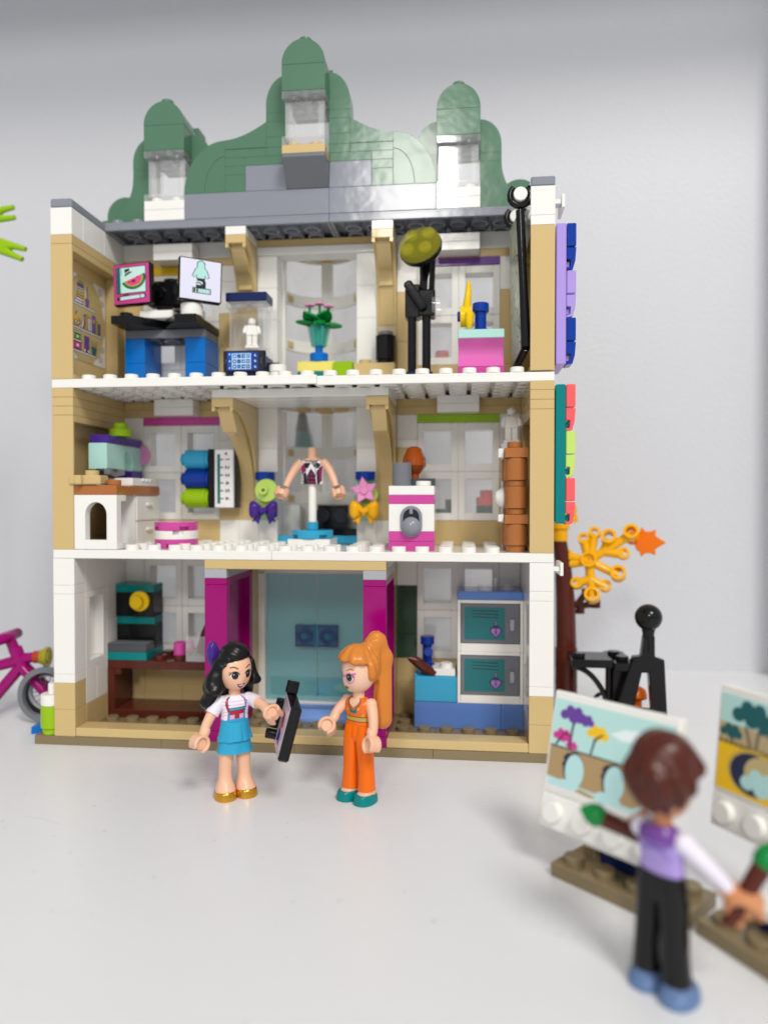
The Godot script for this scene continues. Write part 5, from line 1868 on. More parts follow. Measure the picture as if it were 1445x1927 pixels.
func pic_bookshelf() -> Image:
	var bg := Color(0.74, 0.66, 0.47)
	var p := Pic.new(280, 316, bg)
	var scroll := Color(0.88, 0.86, 0.84)
	var grey := Color(0.55, 0.53, 0.5)
	var pu := Color(0.42, 0.25, 0.6)
	var wh := Color(0.92, 0.9, 0.93)
	for c: Array in [[0.0, 0.0, 1, 1], [1.0, 0.0, -1, 1], [0.0, 1.0, 1, -1], [1.0, 1.0, -1, -1]]:
		var x: float = c[0]
		var y: float = c[1]
		var sx: float = c[2] * (0.85 if x == 0 else 1.25)
		var sy: float = c[3] * (0.8 if x == 0 else 1.25)
		p.poly([Vector2(x, y), Vector2(x + 0.27 * sx, y), Vector2(x + 0.26 * sx, y + 0.03 * sy), Vector2(x + 0.13 * sx, y + 0.1 * sy), Vector2(x + 0.09 * sx, y + 0.18 * sy), Vector2(x + 0.04 * sx, y + 0.3 * sy), Vector2(x, y + 0.33 * sy)], scroll)
		p.spiral(x + 0.12 * sx, y + 0.07 * sy, 0.06, 1.6, 0.014, grey, 0.5, c[2])
		p.spiral(x + 0.06 * sx, y + 0.17 * sy, 0.05, 1.6, 0.014, grey, 2.0, -c[2])
		p.spiral(x + 0.03 * sx, y + 0.27 * sy, 0.03, 1.4, 0.012, scroll, 1.0, c[2])
	for s: Array in [[0.03, 0.73, 0.335], [0.0, 0.9, 0.615], [0.03, 0.74, 0.885]]:
		p.box(s[0], s[2], s[1] - s[0], 0.03, 0.008, INK, wh)
	# top shelf: a pile of books and a pot of brushes
	for b: Array in [[0.17, 0.3, 0.2, 0.035, wh], [0.2, 0.265, 0.19, 0.035, Color(0.9, 0.9, 0.95)], [0.22, 0.23, 0.18, 0.035, Color(0.88, 0.65, 0.15)], [0.23, 0.195, 0.17, 0.035, Color(0.93, 0.74, 0.2)], [0.26, 0.165, 0.12, 0.03, wh], [0.25, 0.135, 0.14, 0.03, Color(0.85, 0.83, 0.92)], [0.23, 0.1, 0.18, 0.035, pu], [0.27, 0.065, 0.13, 0.035, Color(0.55, 0.66, 0.22)]]:
		p.box(b[0], b[1], b[2], b[3], 0.008, INK, b[4])
	p.line([Vector2(0.47, 0.25), Vector2(0.45, 0.16)], 0.02, wh)
	p.line([Vector2(0.5, 0.25), Vector2(0.5, 0.1)], 0.025, INK)
	p.line([Vector2(0.53, 0.25), Vector2(0.56, 0.15)], 0.015, Color(0.6, 0.5, 0.3))
	p.poly([Vector2(0.44, 0.235), Vector2(0.56, 0.235), Vector2(0.54, 0.335), Vector2(0.46, 0.335)], pu)
	# middle shelf: a teapot-shaped toy, leaning books, purple books
	p.line([Vector2(0.02, 0.4), Vector2(0.02, 0.6)], 0.014, INK)
	p.oval(0.19, 0.555, 0.13, 0.055, INK)
	p.oval(0.19, 0.555, 0.115, 0.047, Color(0.88, 0.68, 0.08))
	p.oval(0.2, 0.5, 0.06, 0.025, Color(0.88, 0.68, 0.08))
	p.line([Vector2(0.2, 0.475), Vector2(0.22, 0.44)], 0.02, INK)
	for k in 3:
		p.oval(0.13 + 0.07 * k, 0.565, 0.03, 0, INK)
		p.oval(0.13 + 0.07 * k, 0.565, 0.018, 0, wh)
	p.line([Vector2(0.06, 0.6), Vector2(0.05, 0.54)], 0.012, INK)
	for b: Array in [[0.33, 0.42, wh], [0.38, 0.44, Color(0.6, 0.36, 0.5)]]:
		p.poly([Vector2(b[0], 0.61), Vector2(b[0] + 0.05, 0.61), Vector2(b[1] + 0.03, 0.44), Vector2(b[1] - 0.02, 0.44)], INK)
		p.poly([Vector2(b[0] + 0.01, 0.605), Vector2(b[0] + 0.042, 0.605), Vector2(b[1] + 0.02, 0.45), Vector2(b[1] - 0.01, 0.45)], b[2])
	for b: Array in [[0.45, 0.43, 0.06, Color(0.82, 0.6, 0.25)], [0.515, 0.45, 0.05, wh], [0.57, 0.44, 0.05, Color(0.75, 0.85, 0.88)], [0.625, 0.4, 0.1, pu], [0.73, 0.45, 0.05, Color(0.7, 0.68, 0.15)], [0.785, 0.47, 0.05, pu], [0.84, 0.47, 0.03, Color(0.5, 0.42, 0.62)]]:
		p.box(b[0], b[1], b[2], 0.615 - b[1], 0.008, INK, b[3])
	p.oval(0.675, 0.47, 0.025, 0, Color(0.85, 0.66, 0.2))
	# bottom shelf: boxes, a binder, a plant pot
	p.box(0.13, 0.79, 0.21, 0.095, 0.008, INK, Color(0.75, 0.25, 0.5))
	p.box(0.11, 0.765, 0.25, 0.028, 0.008, INK, wh)
	p.rect(0.21, 0.82, 0.06, 0.03, wh)
	p.box(0.16, 0.695, 0.16, 0.072, 0.008, INK, Color(0.42, 0.6, 0.12))
	p.box(0.14, 0.672, 0.2, 0.026, 0.008, INK, wh)
	p.rect(0.22, 0.72, 0.04, 0.025, wh)
	p.box(0.41, 0.69, 0.14, 0.2, 0.008, INK, pu)
	for k in 3:
		p.line([Vector2(0.44 + 0.035 * k, 0.7), Vector2(0.44 + 0.035 * k, 0.83)], 0.005, Color(0.25, 0.13, 0.4))
	p.box(0.41, 0.84, 0.14, 0.048, 0.008, INK, wh)
	p.oval(0.48, 0.863, 0.03, 0, INK)
	for k in 5:
		p.line([Vector2(0.63 + 0.025 * k, 0.8), Vector2(0.6 + 0.04 * k, 0.71 + 0.02 * (k % 2))], 0.016, Color(0.5, 0.4, 0.12))
	p.poly([Vector2(0.59, 0.785), Vector2(0.76, 0.785), Vector2(0.73, 0.888), Vector2(0.62, 0.888)], Color(0.02, 0.36, 0.37))
	return p.done()


func pic_fruit() -> Image:
	var pk := Color(0.76, 0.24, 0.53)
	var mint := Color(0.76, 0.9, 0.87)
	var p := Pic.new(256, 256, pk)
	p.box(0.07, 0.06, 0.84, 0.68, 0.018, INK, mint)
	p.rect(0.088, 0.078, 0.1, 0.644, Color(0.07, 0.42, 0.42))
	p.line([Vector2(0.22, 0.1), Vector2(0.22, 0.26)], 0.012, INK)
	var o := Vector2(0.55, 0.36)
	var slice: Callable = func(r: float, k: float) -> Array:
		var pts := []
		for j in 25:
			var a := deg_to_rad(lerpf(-22, 158, j / 24.0))
			pts.append(o + Vector2(cos(a) * r, sin(a) * r * k))
		return pts
	p.poly(slice.call(0.345, 0.82), INK)
	p.poly(slice.call(0.33, 0.8), Color(0.1, 0.47, 0.28))
	p.poly(slice.call(0.275, 0.78), Color(0.62, 0.72, 0.16))
	p.poly(slice.call(0.245, 0.78), Color(0.9, 0.28, 0.52))
	for q: Array in [[0.44, 0.45], [0.56, 0.45], [0.67, 0.34]]:
		p.oval(q[0], q[1], 0.014, 0.022, INK)
	p.oval(0.56, 0.44, 0.055, 0.045, INK)
	p.oval(0.565, 0.455, 0.03, 0.02, Color(0.8, 0.2, 0.4))
	p.poly([Vector2(0.3, 0.27), Vector2(0.5, 0.18), Vector2(0.52, 0.205), Vector2(0.32, 0.3)], INK)
	p.poly([Vector2(0.33, 0.25), Vector2(0.3, 0.13), Vector2(0.44, 0.1), Vector2(0.46, 0.19)], INK)
	p.line([Vector2(0.34, 0.215), Vector2(0.45, 0.17)], 0.02, mint)
	p.line([Vector2(0.14, 0.86), Vector2(0.84, 0.83)], 0.12, INK)
	p.line([Vector2(0.16, 0.86), Vector2(0.82, 0.83)], 0.085, Color(0.8, 0.86, 0.88))
	p.poly([Vector2(0.08, 0.865), Vector2(0.17, 0.82), Vector2(0.17, 0.9)], INK)
	p.line([Vector2(0.73, 0.79), Vector2(0.74, 0.88)], 0.018, INK)
	p.line([Vector2(0.27, 0.775), Vector2(0.4, 0.77)], 0.025, INK)
	return p.done()


func pic_figure() -> Image:
	var p := Pic.new(256, 256, Color(0.86, 0.86, 0.93))
	var dk := Color(0.07, 0.13, 0.16)
	var mint := Color(0.68, 0.87, 0.84)
	for pass_k in 2:
		var c := dk if pass_k == 0 else mint
		var g := 0.018 if pass_k == 0 else 0.0
		p.rect(0.42 - g, 0.08 - g, 0.17 + 2 * g, 0.16 + 2 * g, c)
		p.oval(0.505, 0.07, 0.06 + g, 0.035 + g, c)
		p.poly([Vector2(0.41 - g, 0.2), Vector2(0.6 + g, 0.2), Vector2(0.64 + g, 0.25), Vector2(0.71 + g, 0.42), Vector2(0.66, 0.44 + g), Vector2(0.61 + g, 0.38), Vector2(0.6 + g, 0.46 + g), Vector2(0.41 - g, 0.46 + g), Vector2(0.4 - g, 0.38), Vector2(0.35, 0.44 + g), Vector2(0.3 - g, 0.42), Vector2(0.37 - g, 0.25)], c)
	p.rect(0.41, 0.465, 0.2, 0.09, dk)
	p.rect(0.39, 0.53, 0.24, 0.17, dk)
	p.oval(0.46, 0.58, 0.1, 0.05, Color(0.85, 0.9, 0.92))
	p.line([Vector2(0.4, 0.585), Vector2(0.47, 0.57), Vector2(0.52, 0.6)], 0.03, dk)
	p.box(0.3, 0.7, 0.46, 0.14, 0.02, dk, Color(0.82, 0.92, 0.9))
	for k in 6:
		p.rect(0.33 + 0.07 * k, 0.725, 0.048, 0.09, dk if k < 2 else Color(0.6, 0.8, 0.79))
	return p.done()


func pic_phone() -> Image:
	var p := Pic.new(320, 160, Color(0.07, 0.08, 0.13))
	var lt := Color(0.72, 0.84, 0.97)
	var db := Color(0.05, 0.2, 0.45)
	p.rect(0.08, 0.06, 0.78, 0.88, Color(0.06, 0.3, 0.68))
	p.rect(0.19, 0.12, 0.48, 0.78, lt)
	p.rect(0.71, 0.06, 0.15, 0.88, Color(0.04, 0.2, 0.5))
	for r in 3:
		for c in 4:
			var x := 0.215 + 0.113 * c
			var y := 0.16 + 0.255 * r
			p.rect(x, y, 0.09, 0.19, db if (r + c) % 3 else Color(0.1, 0.42, 0.68))
			match (r * 4 + c) % 4:
				0:
					p.oval(x + 0.045, y + 0.095, 0.026, 0, lt)
				1:
					p.line([Vector2(x + 0.02, y + 0.13), Vector2(x + 0.07, y + 0.06)], 0.016, Color(0.3, 0.6, 0.9))
				2:
					p.poly([Vector2(x + 0.02, y + 0.1), Vector2(x + 0.07, y + 0.04), Vector2(x + 0.07, y + 0.15)], lt)
				3:
					p.box(x + 0.02, y + 0.05, 0.05, 0.09, 0.012, lt, db)
	for r in 3:
		p.oval(0.785, 0.22 + 0.28 * r, 0.03, 0, lt)
		p.oval(0.8, 0.2 + 0.28 * r, 0.016, 0, Color(0.04, 0.2, 0.5))
	for r in 3:
		p.oval(0.135, 0.16 + 0.34 * r, 0.018, 0.05, lt)
	p.line([Vector2(0.035, 0.4), Vector2(0.035, 0.6)], 0.014, Color(0.35, 0.38, 0.45))
	p.line([Vector2(0.93, 0.35), Vector2(0.93, 0.65)], 0.014, Color(0.35, 0.38, 0.45))
	return p.done()


func pic_ruler() -> Image:
	var p := Pic.new(110, 342, Color(0.93, 0.92, 0.92))
	var tl := Color(0.02, 0.42, 0.4)
	p.rect(0.13, 0.07, 0.17, 0.87, tl)
	for k in 6:
		p.rect(0.28, 0.155 + 0.137 * k, 0.2, 0.022, tl)
	# numbers lie on their side: each stroke given in a small box, turned a quarter clockwise
	var strokes := [[[0.25, 0.3], [0.5, 0.0], [0.5, 1.0]], [[0.1, 0.25], [0.35, 0.0], [0.75, 0.05], [0.85, 0.35], [0.1, 1.0], [0.9, 1.0]], [[0.1, 0.05], [0.85, 0.05], [0.4, 0.45], [0.85, 0.7], [0.6, 1.0], [0.1, 0.9]], [[0.65, 1.0], [0.65, 0.0], [0.1, 0.65], [0.95, 0.65]], [[0.85, 0.0], [0.2, 0.0], [0.15, 0.45], [0.7, 0.45], [0.85, 0.75], [0.5, 1.0], [0.1, 0.92]], [[0.7, 0.0], [0.25, 0.5], [0.2, 0.85], [0.5, 1.0], [0.8, 0.8], [0.65, 0.55], [0.25, 0.65]]]
	for k in 6:
		var pts := []
		for q: Array in strokes[k]:
			pts.append(Vector2(0.8 - 0.2 * float(q[1]), 0.135 + 0.137 * k + 0.062 * float(q[0])))
		p.line(pts, 0.045, Color(0.05, 0.09, 0.12))
	p.poly([Vector2(0.52, 0.06), Vector2(0.66, 0.035), Vector2(0.72, 0.05), Vector2(0.66, 0.062), Vector2(0.72, 0.078), Vector2(0.66, 0.092)], Color(0.3, 0.2, 0.45))
	return p.done()


func pic_locker() -> Image:
	var gr := Color(0.45, 0.46, 0.485)
	var p := Pic.new(256, 208, gr)
	var tl := Color(0.0, 0.42, 0.44)
	p.rect(0.02, 0.0, 0.96, 1.0, tl)
	p.rect(0.0, 0.02, 1.0, 0.96, tl)
	for k in 3:
		p.line([Vector2(0.2, 0.1 + 0.1 * k), Vector2(0.84, 0.12 + 0.1 * k)], 0.02, INK)
	var pu := Color(0.62, 0.42, 0.75)
	p.line([Vector2(0.78, 0.44), Vector2(0.78, 0.6)], 0.055, INK)
	p.line([Vector2(0.78, 0.44), Vector2(0.78, 0.6)], 0.028, pu)
	p.line([Vector2(0.72, 0.66), Vector2(0.74, 0.58), Vector2(0.82, 0.58), Vector2(0.84, 0.66)], 0.04, INK)
	for s: float in [1.0, 0.8]:
		var c := INK if s == 1.0 else pu
		var h := []
		for j in 30:
			var a := TAU * j / 30
			h.append(Vector2(0.78 + 0.155 * s * pow(sin(a), 3), 0.76 - s * 0.0125 * (13 * cos(a) - 5 * cos(2 * a) - 2 * cos(3 * a) - cos(4 * a))))
		p.poly(h, c)
	p.oval(0.78, 0.745, 0.022, 0, INK)
	p.poly([Vector2(0.78, 0.74), Vector2(0.8, 0.83), Vector2(0.76, 0.83)], INK)
	return p.done()


func pic_board() -> Image:
	var p := Pic.new(200, 256, Color(0.74, 0.77, 0.68))
	var r := RandomNumberGenerator.new()
	r.seed = 9
	for k in 60:
		var x := r.randf()
		var y := r.randf()
		p.oval(x, y, r.randf_range(0.02, 0.09), r.randf_range(0.015, 0.06), Color(0.62, 0.68, 0.55).lerp(Color(0.86, 0.86, 0.76), r.randf()))
	for k in 26:
		var a := Vector2(r.randf(), r.randf())
		p.line([a, a + Vector2(r.randf_range(-0.12, 0.12), r.randf_range(-0.08, 0.08)), a + Vector2(r.randf_range(-0.15, 0.15), r.randf_range(0.02, 0.12))], 0.012, Color(0.3, 0.3, 0.26))
	return p.done()


# on the torso the front is the middle of the picture, the neck at the top, the waist at the bottom; the front half is 0.25..0.75 across
func pic_mannequin() -> Image:
	var wh := Color(0.9, 0.89, 0.9)
	var bk := Color(0.05, 0.04, 0.06)
	var mg := Color(0.58, 0.07, 0.38)
	var p := Pic.new(512, 180, wh)
	p.rect(0, 0, 1, 0.13, Color(0.91, 0.72, 0.6))
	p.poly([Vector2(0.3, 0.12), Vector2(0.4, 0.1), Vector2(0.35, 0.36), Vector2(0.3, 0.34)], Color(0.91, 0.72, 0.6))
	p.poly([Vector2(0.7, 0.12), Vector2(0.62, 0.1), Vector2(0.67, 0.36), Vector2(0.7, 0.34)], Color(0.91, 0.72, 0.6))
	p.line([Vector2(0.4, 0.1), Vector2(0.46, 0.15), Vector2(0.54, 0.15), Vector2(0.6, 0.1)], 0.012, bk)
	p.poly([Vector2(0.33, 0.42), Vector2(0.42, 0.2), Vector2(0.45, 0.5), Vector2(0.35, 0.66)], mg)
	p.poly([Vector2(0.38, 0.62), Vector2(0.44, 0.55), Vector2(0.46, 1.0), Vector2(0.4, 1.0)], bk)
	p.line([Vector2(0.34, 0.42), Vector2(0.42, 0.22), Vector2(0.44, 0.5), Vector2(0.36, 0.62)], 0.007, bk)
	p.poly([Vector2(0.6, 0.4), Vector2(0.67, 0.3), Vector2(0.68, 0.85), Vector2(0.61, 0.95)], mg)
	p.line([Vector2(0.6, 0.4), Vector2(0.67, 0.3), Vector2(0.68, 0.85), Vector2(0.61, 0.95)], 0.007, bk)
	p.poly([Vector2(0.5, 0.2), Vector2(0.57, 0.16), Vector2(0.63, 0.3), Vector2(0.58, 0.42), Vector2(0.53, 0.36)], bk)
	p.poly([Vector2(0.535, 0.24), Vector2(0.565, 0.2), Vector2(0.56, 0.36)], wh)
	for k in 5:
		p.line([Vector2(0.55, 0.25), Vector2(0.5 + 0.04 * k, 0.12 + 0.1 * (k % 2) + 0.03 * k)], 0.008, bk)
		p.oval(0.55, 0.27, 0.02, 0.05, bk)
	p.line([Vector2(0.54, 0.25), Vector2(0.56, 0.6), Vector2(0.54, 0.95)], 0.007, bk)
	p.poly([Vector2(0.45, 0.7), Vector2(0.5, 0.42), Vector2(0.55, 0.65), Vector2(0.56, 1.0), Vector2(0.46, 1.0)], bk)
	for r in 3:
		for c in 3:
			var x := 0.475 + 0.03 * c
			var y := 0.62 + 0.15 * r
			p.poly([Vector2(x, y - 0.065), Vector2(x + 0.012, y), Vector2(x, y + 0.065), Vector2(x - 0.012, y)], mg)
	p.poly([Vector2(0.57, 0.5), Vector2(0.61, 0.4), Vector2(0.62, 1.0), Vector2(0.57, 1.0)], bk)
	p.poly([Vector2(0.42, 0.2), Vector2(0.5, 0.2), Vector2(0.47, 0.42), Vector2(0.44, 0.4)], bk)
	for k in 4:
		p.poly([Vector2(0.46, 0.92), Vector2(0.35, 0.6 + 0.13 * k), Vector2(0.35, 0.66 + 0.13 * k)], bk)
	return p.done()


func pic_overalls() -> Image:
	var wh := Color(0.92, 0.89, 0.93)
	var p := Pic.new(512, 180, wh)
	var az := Color(0.2, 0.62, 0.78)
	var dk := Color(0.08, 0.2, 0.3)
	var rd := Color(0.72, 0.07, 0.14)
	var pk := Color(0.8, 0.58, 0.8)
	for k in 5:
		p.line([Vector2(0.33, 0.2 + 0.13 * k), Vector2(0.67, 0.2 + 0.13 * k)], 0.006, pk)
	for k in 5:
		for x: float in [0.3, 0.68]:
			p.line([Vector2(x, 0.4 + 0.12 * k), Vector2(x + 0.03, 0.41 + 0.12 * k)], 0.005, Color(0.6, 0.4, 0.6))
	p.rect(0.0, 0.9, 1.0, 0.1, az)
	p.poly([Vector2(0.405, 0.44), Vector2(0.6, 0.4), Vector2(0.61, 0.93), Vector2(0.4, 0.93)], dk)
	p.poly([Vector2(0.412, 0.47), Vector2(0.594, 0.43), Vector2(0.603, 0.95), Vector2(0.408, 0.95)], az)
	p.poly([Vector2(0.425, 0.54), Vector2(0.585, 0.5), Vector2(0.585, 0.84), Vector2(0.425, 0.87)], dk)
	p.poly([Vector2(0.43, 0.56), Vector2(0.58, 0.52), Vector2(0.58, 0.65), Vector2(0.43, 0.69)], rd)
	p.poly([Vector2(0.43, 0.71), Vector2(0.485, 0.7), Vector2(0.485, 0.86), Vector2(0.43, 0.87)], Color(0.9, 0.62, 0.8))
	p.poly([Vector2(0.525, 0.69), Vector2(0.58, 0.67), Vector2(0.58, 0.845), Vector2(0.525, 0.86)], Color(0.9, 0.62, 0.8))
	p.rect(0.492, 0.66, 0.026, 0.2, rd)
	p.line([Vector2(0.4, 0.08), Vector2(0.395, 0.32), Vector2(0.415, 0.55)], 0.036, dk)
	p.line([Vector2(0.4, 0.08), Vector2(0.395, 0.32), Vector2(0.415, 0.55)], 0.027, rd)
	p.line([Vector2(0.38, 0.32), Vector2(0.42, 0.32)], 0.012, dk)
	p.line([Vector2(0.585, 0.06), Vector2(0.6, 0.3), Vector2(0.595, 0.5)], 0.03, dk)
	p.line([Vector2(0.585, 0.06), Vector2(0.6, 0.3), Vector2(0.595, 0.5)], 0.021, Color(0.62, 0.5, 0.75))
	p.box(0.58, 0.2, 0.04, 0.1, 0.008, dk, Color(0.75, 0.65, 0.85))
	return p.done()


func pic_orange_top() -> Image:
	var og := Color(0.92, 0.42, 0.04)
	var p := Pic.new(512, 180, og)
	var gd := Color(0.76, 0.62, 0.28)
	var sk := Color(0.91, 0.72, 0.6)
	var tl := Color(0.08, 0.45, 0.48)
	var dk := Color(0.2, 0.18, 0.15)
	p.poly([Vector2(0.4, 0.0), Vector2(0.6, 0.0), Vector2(0.5, 0.36)], sk)
	p.line([Vector2(0.42, 0.05), Vector2(0.5, 0.36), Vector2(0.58, 0.05)], 0.006, dk)
	for k in 16:
		var x := 0.26 + 0.032 * k
		var y := 0.2 + 0.4 * absf(sin(k * 2.4))
		if absf(x - 0.5) > 0.03:
			p.poly([Vector2(x - 0.02, y + 0.06), Vector2(x, y - 0.02), Vector2(x + 0.025, y - 0.05), Vector2(x + 0.008, y + 0.05)], Color(0.86, 0.68, 0.3) if k % 2 else Color(0.6, 0.5, 0.2))
	p.line([Vector2(0.4, 0.0), Vector2(0.45, 0.25), Vector2(0.5, 0.5), Vector2(0.55, 0.25), Vector2(0.6, 0.0)], 0.011, Color(0.15, 0.32, 0.34))
	p.poly([Vector2(0.46, 0.36), Vector2(0.5, 0.42), Vector2(0.54, 0.36), Vector2(0.535, 0.55), Vector2(0.5, 0.48), Vector2(0.465, 0.55)], tl)
	p.oval(0.5, 0.5, 0.018, 0.05, tl)
	p.rect(0, 0.66, 1, 0.2, dk)
	p.rect(0, 0.685, 1, 0.15, gd)
	return p.done()


func pic_hoodie() -> Image:
	var lv := Color(0.66, 0.57, 0.84)
	var p := Pic.new(512, 180, lv)
	p.rect(0, 0, 1, 0.16, Color(0.36, 0.22, 0.58))
	for k in 5:
		p.line([Vector2(0.0, 0.3 + 0.02 * k), Vector2(0.12, 0.5 + 0.05 * k)], 0.006, Color(0.52, 0.42, 0.73))
		p.line([Vector2(1.0, 0.3 + 0.02 * k), Vector2(0.88, 0.5 + 0.05 * k)], 0.006, Color(0.52, 0.42, 0.73))
	p.line([Vector2(0.0, 0.42), Vector2(0.1, 0.3), Vector2(0.2, 0.12)], 0.02, Color(0.43, 0.29, 0.66))
	p.line([Vector2(1.0, 0.42), Vector2(0.9, 0.3), Vector2(0.8, 0.12)], 0.02, Color(0.43, 0.29, 0.66))
	return p.done()


# heads: the face is in the middle of a picture that wraps right round; 1 mm is 1/32 across and 1/11.4 up
func pic_face(skin: Color, iris: Color, brow: Color, lips: Color, glasses := false, open := false) -> Image:
	var p := Pic.new(768, 273, skin)
	var ux := 1.0 / 32.0
	var uy := 1.0 / 11.4
	var dk := Color(0.05, 0.035, 0.04)
	for s: float in [-1.0, 1.0]:
		var x := 0.5 + s * 2.35 * ux
		var y := 1.0 - 4.95 * uy
		p.oval(x, y, 1.36 * ux, 1.0 * uy, Color(0.97, 0.96, 0.96))
		p.oval(x - s * 0.05 * ux, y, 1.12 * ux, 1.08 * uy, dk)
		p.oval(x - s * 0.1 * ux, y + 0.15 * uy, 0.8 * ux, 0.84 * uy, iris)
		p.oval(x - s * 0.1 * ux, y, 0.6 * ux, 0.64 * uy, dk)
		p.oval(x - 0.3 * ux, y - 0.32 * uy, 0.15 * ux, 0.16 * uy, Color.WHITE)
		var lash := []
		for k in 9:
			var a := deg_to_rad(lerpf(200, 350, k / 8.0))
			lash.append(Vector2(x + cos(a) * 1.46 * ux, y + sin(a) * 1.2 * uy))
		p.line(lash, 0.3 * ux, dk)
		for k in 3:
			p.line([Vector2(x + s * (1.1 + 0.15 * k) * ux, y - (0.8 - 0.3 * k) * uy), Vector2(x + s * (1.85 + 0.1 * k) * ux, y - (1.15 - 0.4 * k) * uy)], 0.15 * ux, dk)
		var br := []
		for k in 7:
			var t := k / 6.0
			br.append(Vector2(x + s * lerpf(-0.9, 1.5, t) * ux, y - (2.0 + 0.55 * sin(t * 2.4)) * uy))
		p.line(br, 0.34 * ux, brow)
		if glasses:
			var ring := []
			for k in 25:
				var a := TAU * k / 24
				ring.append(Vector2(x + s * 0.05 * ux + cos(a) * 1.62 * ux, y + 0.1 * uy + sin(a) * 1.45 * uy))
			p.line(ring, 0.3 * ux, Color(0.75, 0.33, 0.68))
			p.line([Vector2(x + s * 1.0 * ux, y - 1.1 * uy), Vector2(x + s * 2.1 * ux, y - 1.35 * uy)], 0.5 * ux, Color(0.75, 0.33, 0.68))
			p.line([Vector2(0.5, y - 0.3 * uy), Vector2(x - s * 1.5 * ux, y - 0.3 * uy)], 0.3 * ux, Color(0.75, 0.33, 0.68))
	var my := 1.0 - 1.75 * uy
	if open:
		p.poly([Vector2(0.5 - 1.8 * ux, my - 0.5 * uy), Vector2(0.5 - 0.6 * ux, my - 0.6 * uy), Vector2(0.5, my - 0.45 * uy), Vector2(0.5 + 0.6 * ux, my - 0.6 * uy), Vector2(0.5 + 1.8 * ux, my - 0.6 * uy), Vector2(0.5 + 1.0 * ux, my + 0.5 * uy), Vector2(0.5, my + 0.85 * uy), Vector2(0.5 - 1.0 * ux, my + 0.5 * uy)], lips)
		p.poly([Vector2(0.5 - 1.1 * ux, my - 0.25 * uy), Vector2(0.5 + 1.1 * ux, my - 0.32 * uy), Vector2(0.5 + 0.6 * ux, my + 0.1 * uy), Vector2(0.5 - 0.6 * ux, my + 0.1 * uy)], Color(0.95, 0.93, 0.95))
	else:
		p.poly([Vector2(0.5 - 1.5 * ux, my - 0.2 * uy), Vector2(0.5 - 0.55 * ux, my - 0.62 * uy), Vector2(0.5, my - 0.42 * uy), Vector2(0.5 + 0.55 * ux, my - 0.62 * uy), Vector2(0.5 + 1.5 * ux, my - 0.2 * uy), Vector2(0.5 + 0.6 * ux, my + 0.6 * uy), Vector2(0.5 - 0.6 * ux, my + 0.6 * uy)], lips)
		p.line([Vector2(0.5 - 1.6 * ux, my - 0.3 * uy), Vector2(0.5 - 0.5 * ux, my + 0.05 * uy), Vector2(0.5 + 0.5 * ux, my + 0.05 * uy), Vector2(0.5 + 1.6 * ux, my - 0.3 * uy)], 0.16 * ux, Color(0.35, 0.08, 0.2))
	return p.done()


func blot(p: Pic, x: float, y: float, s: float, c: Color) -> void:
	for k: Array in [[0, 0, 1.0], [-0.9, 0.2, 0.75], [0.85, 0.25, 0.8], [-0.35, -0.55, 0.7], [0.5, -0.5, 0.7], [0.05, 0.4, 0.85]]:
		p.oval(x + k[0] * s, y + k[1] * s, s * 0.62 * k[2], 0, c)


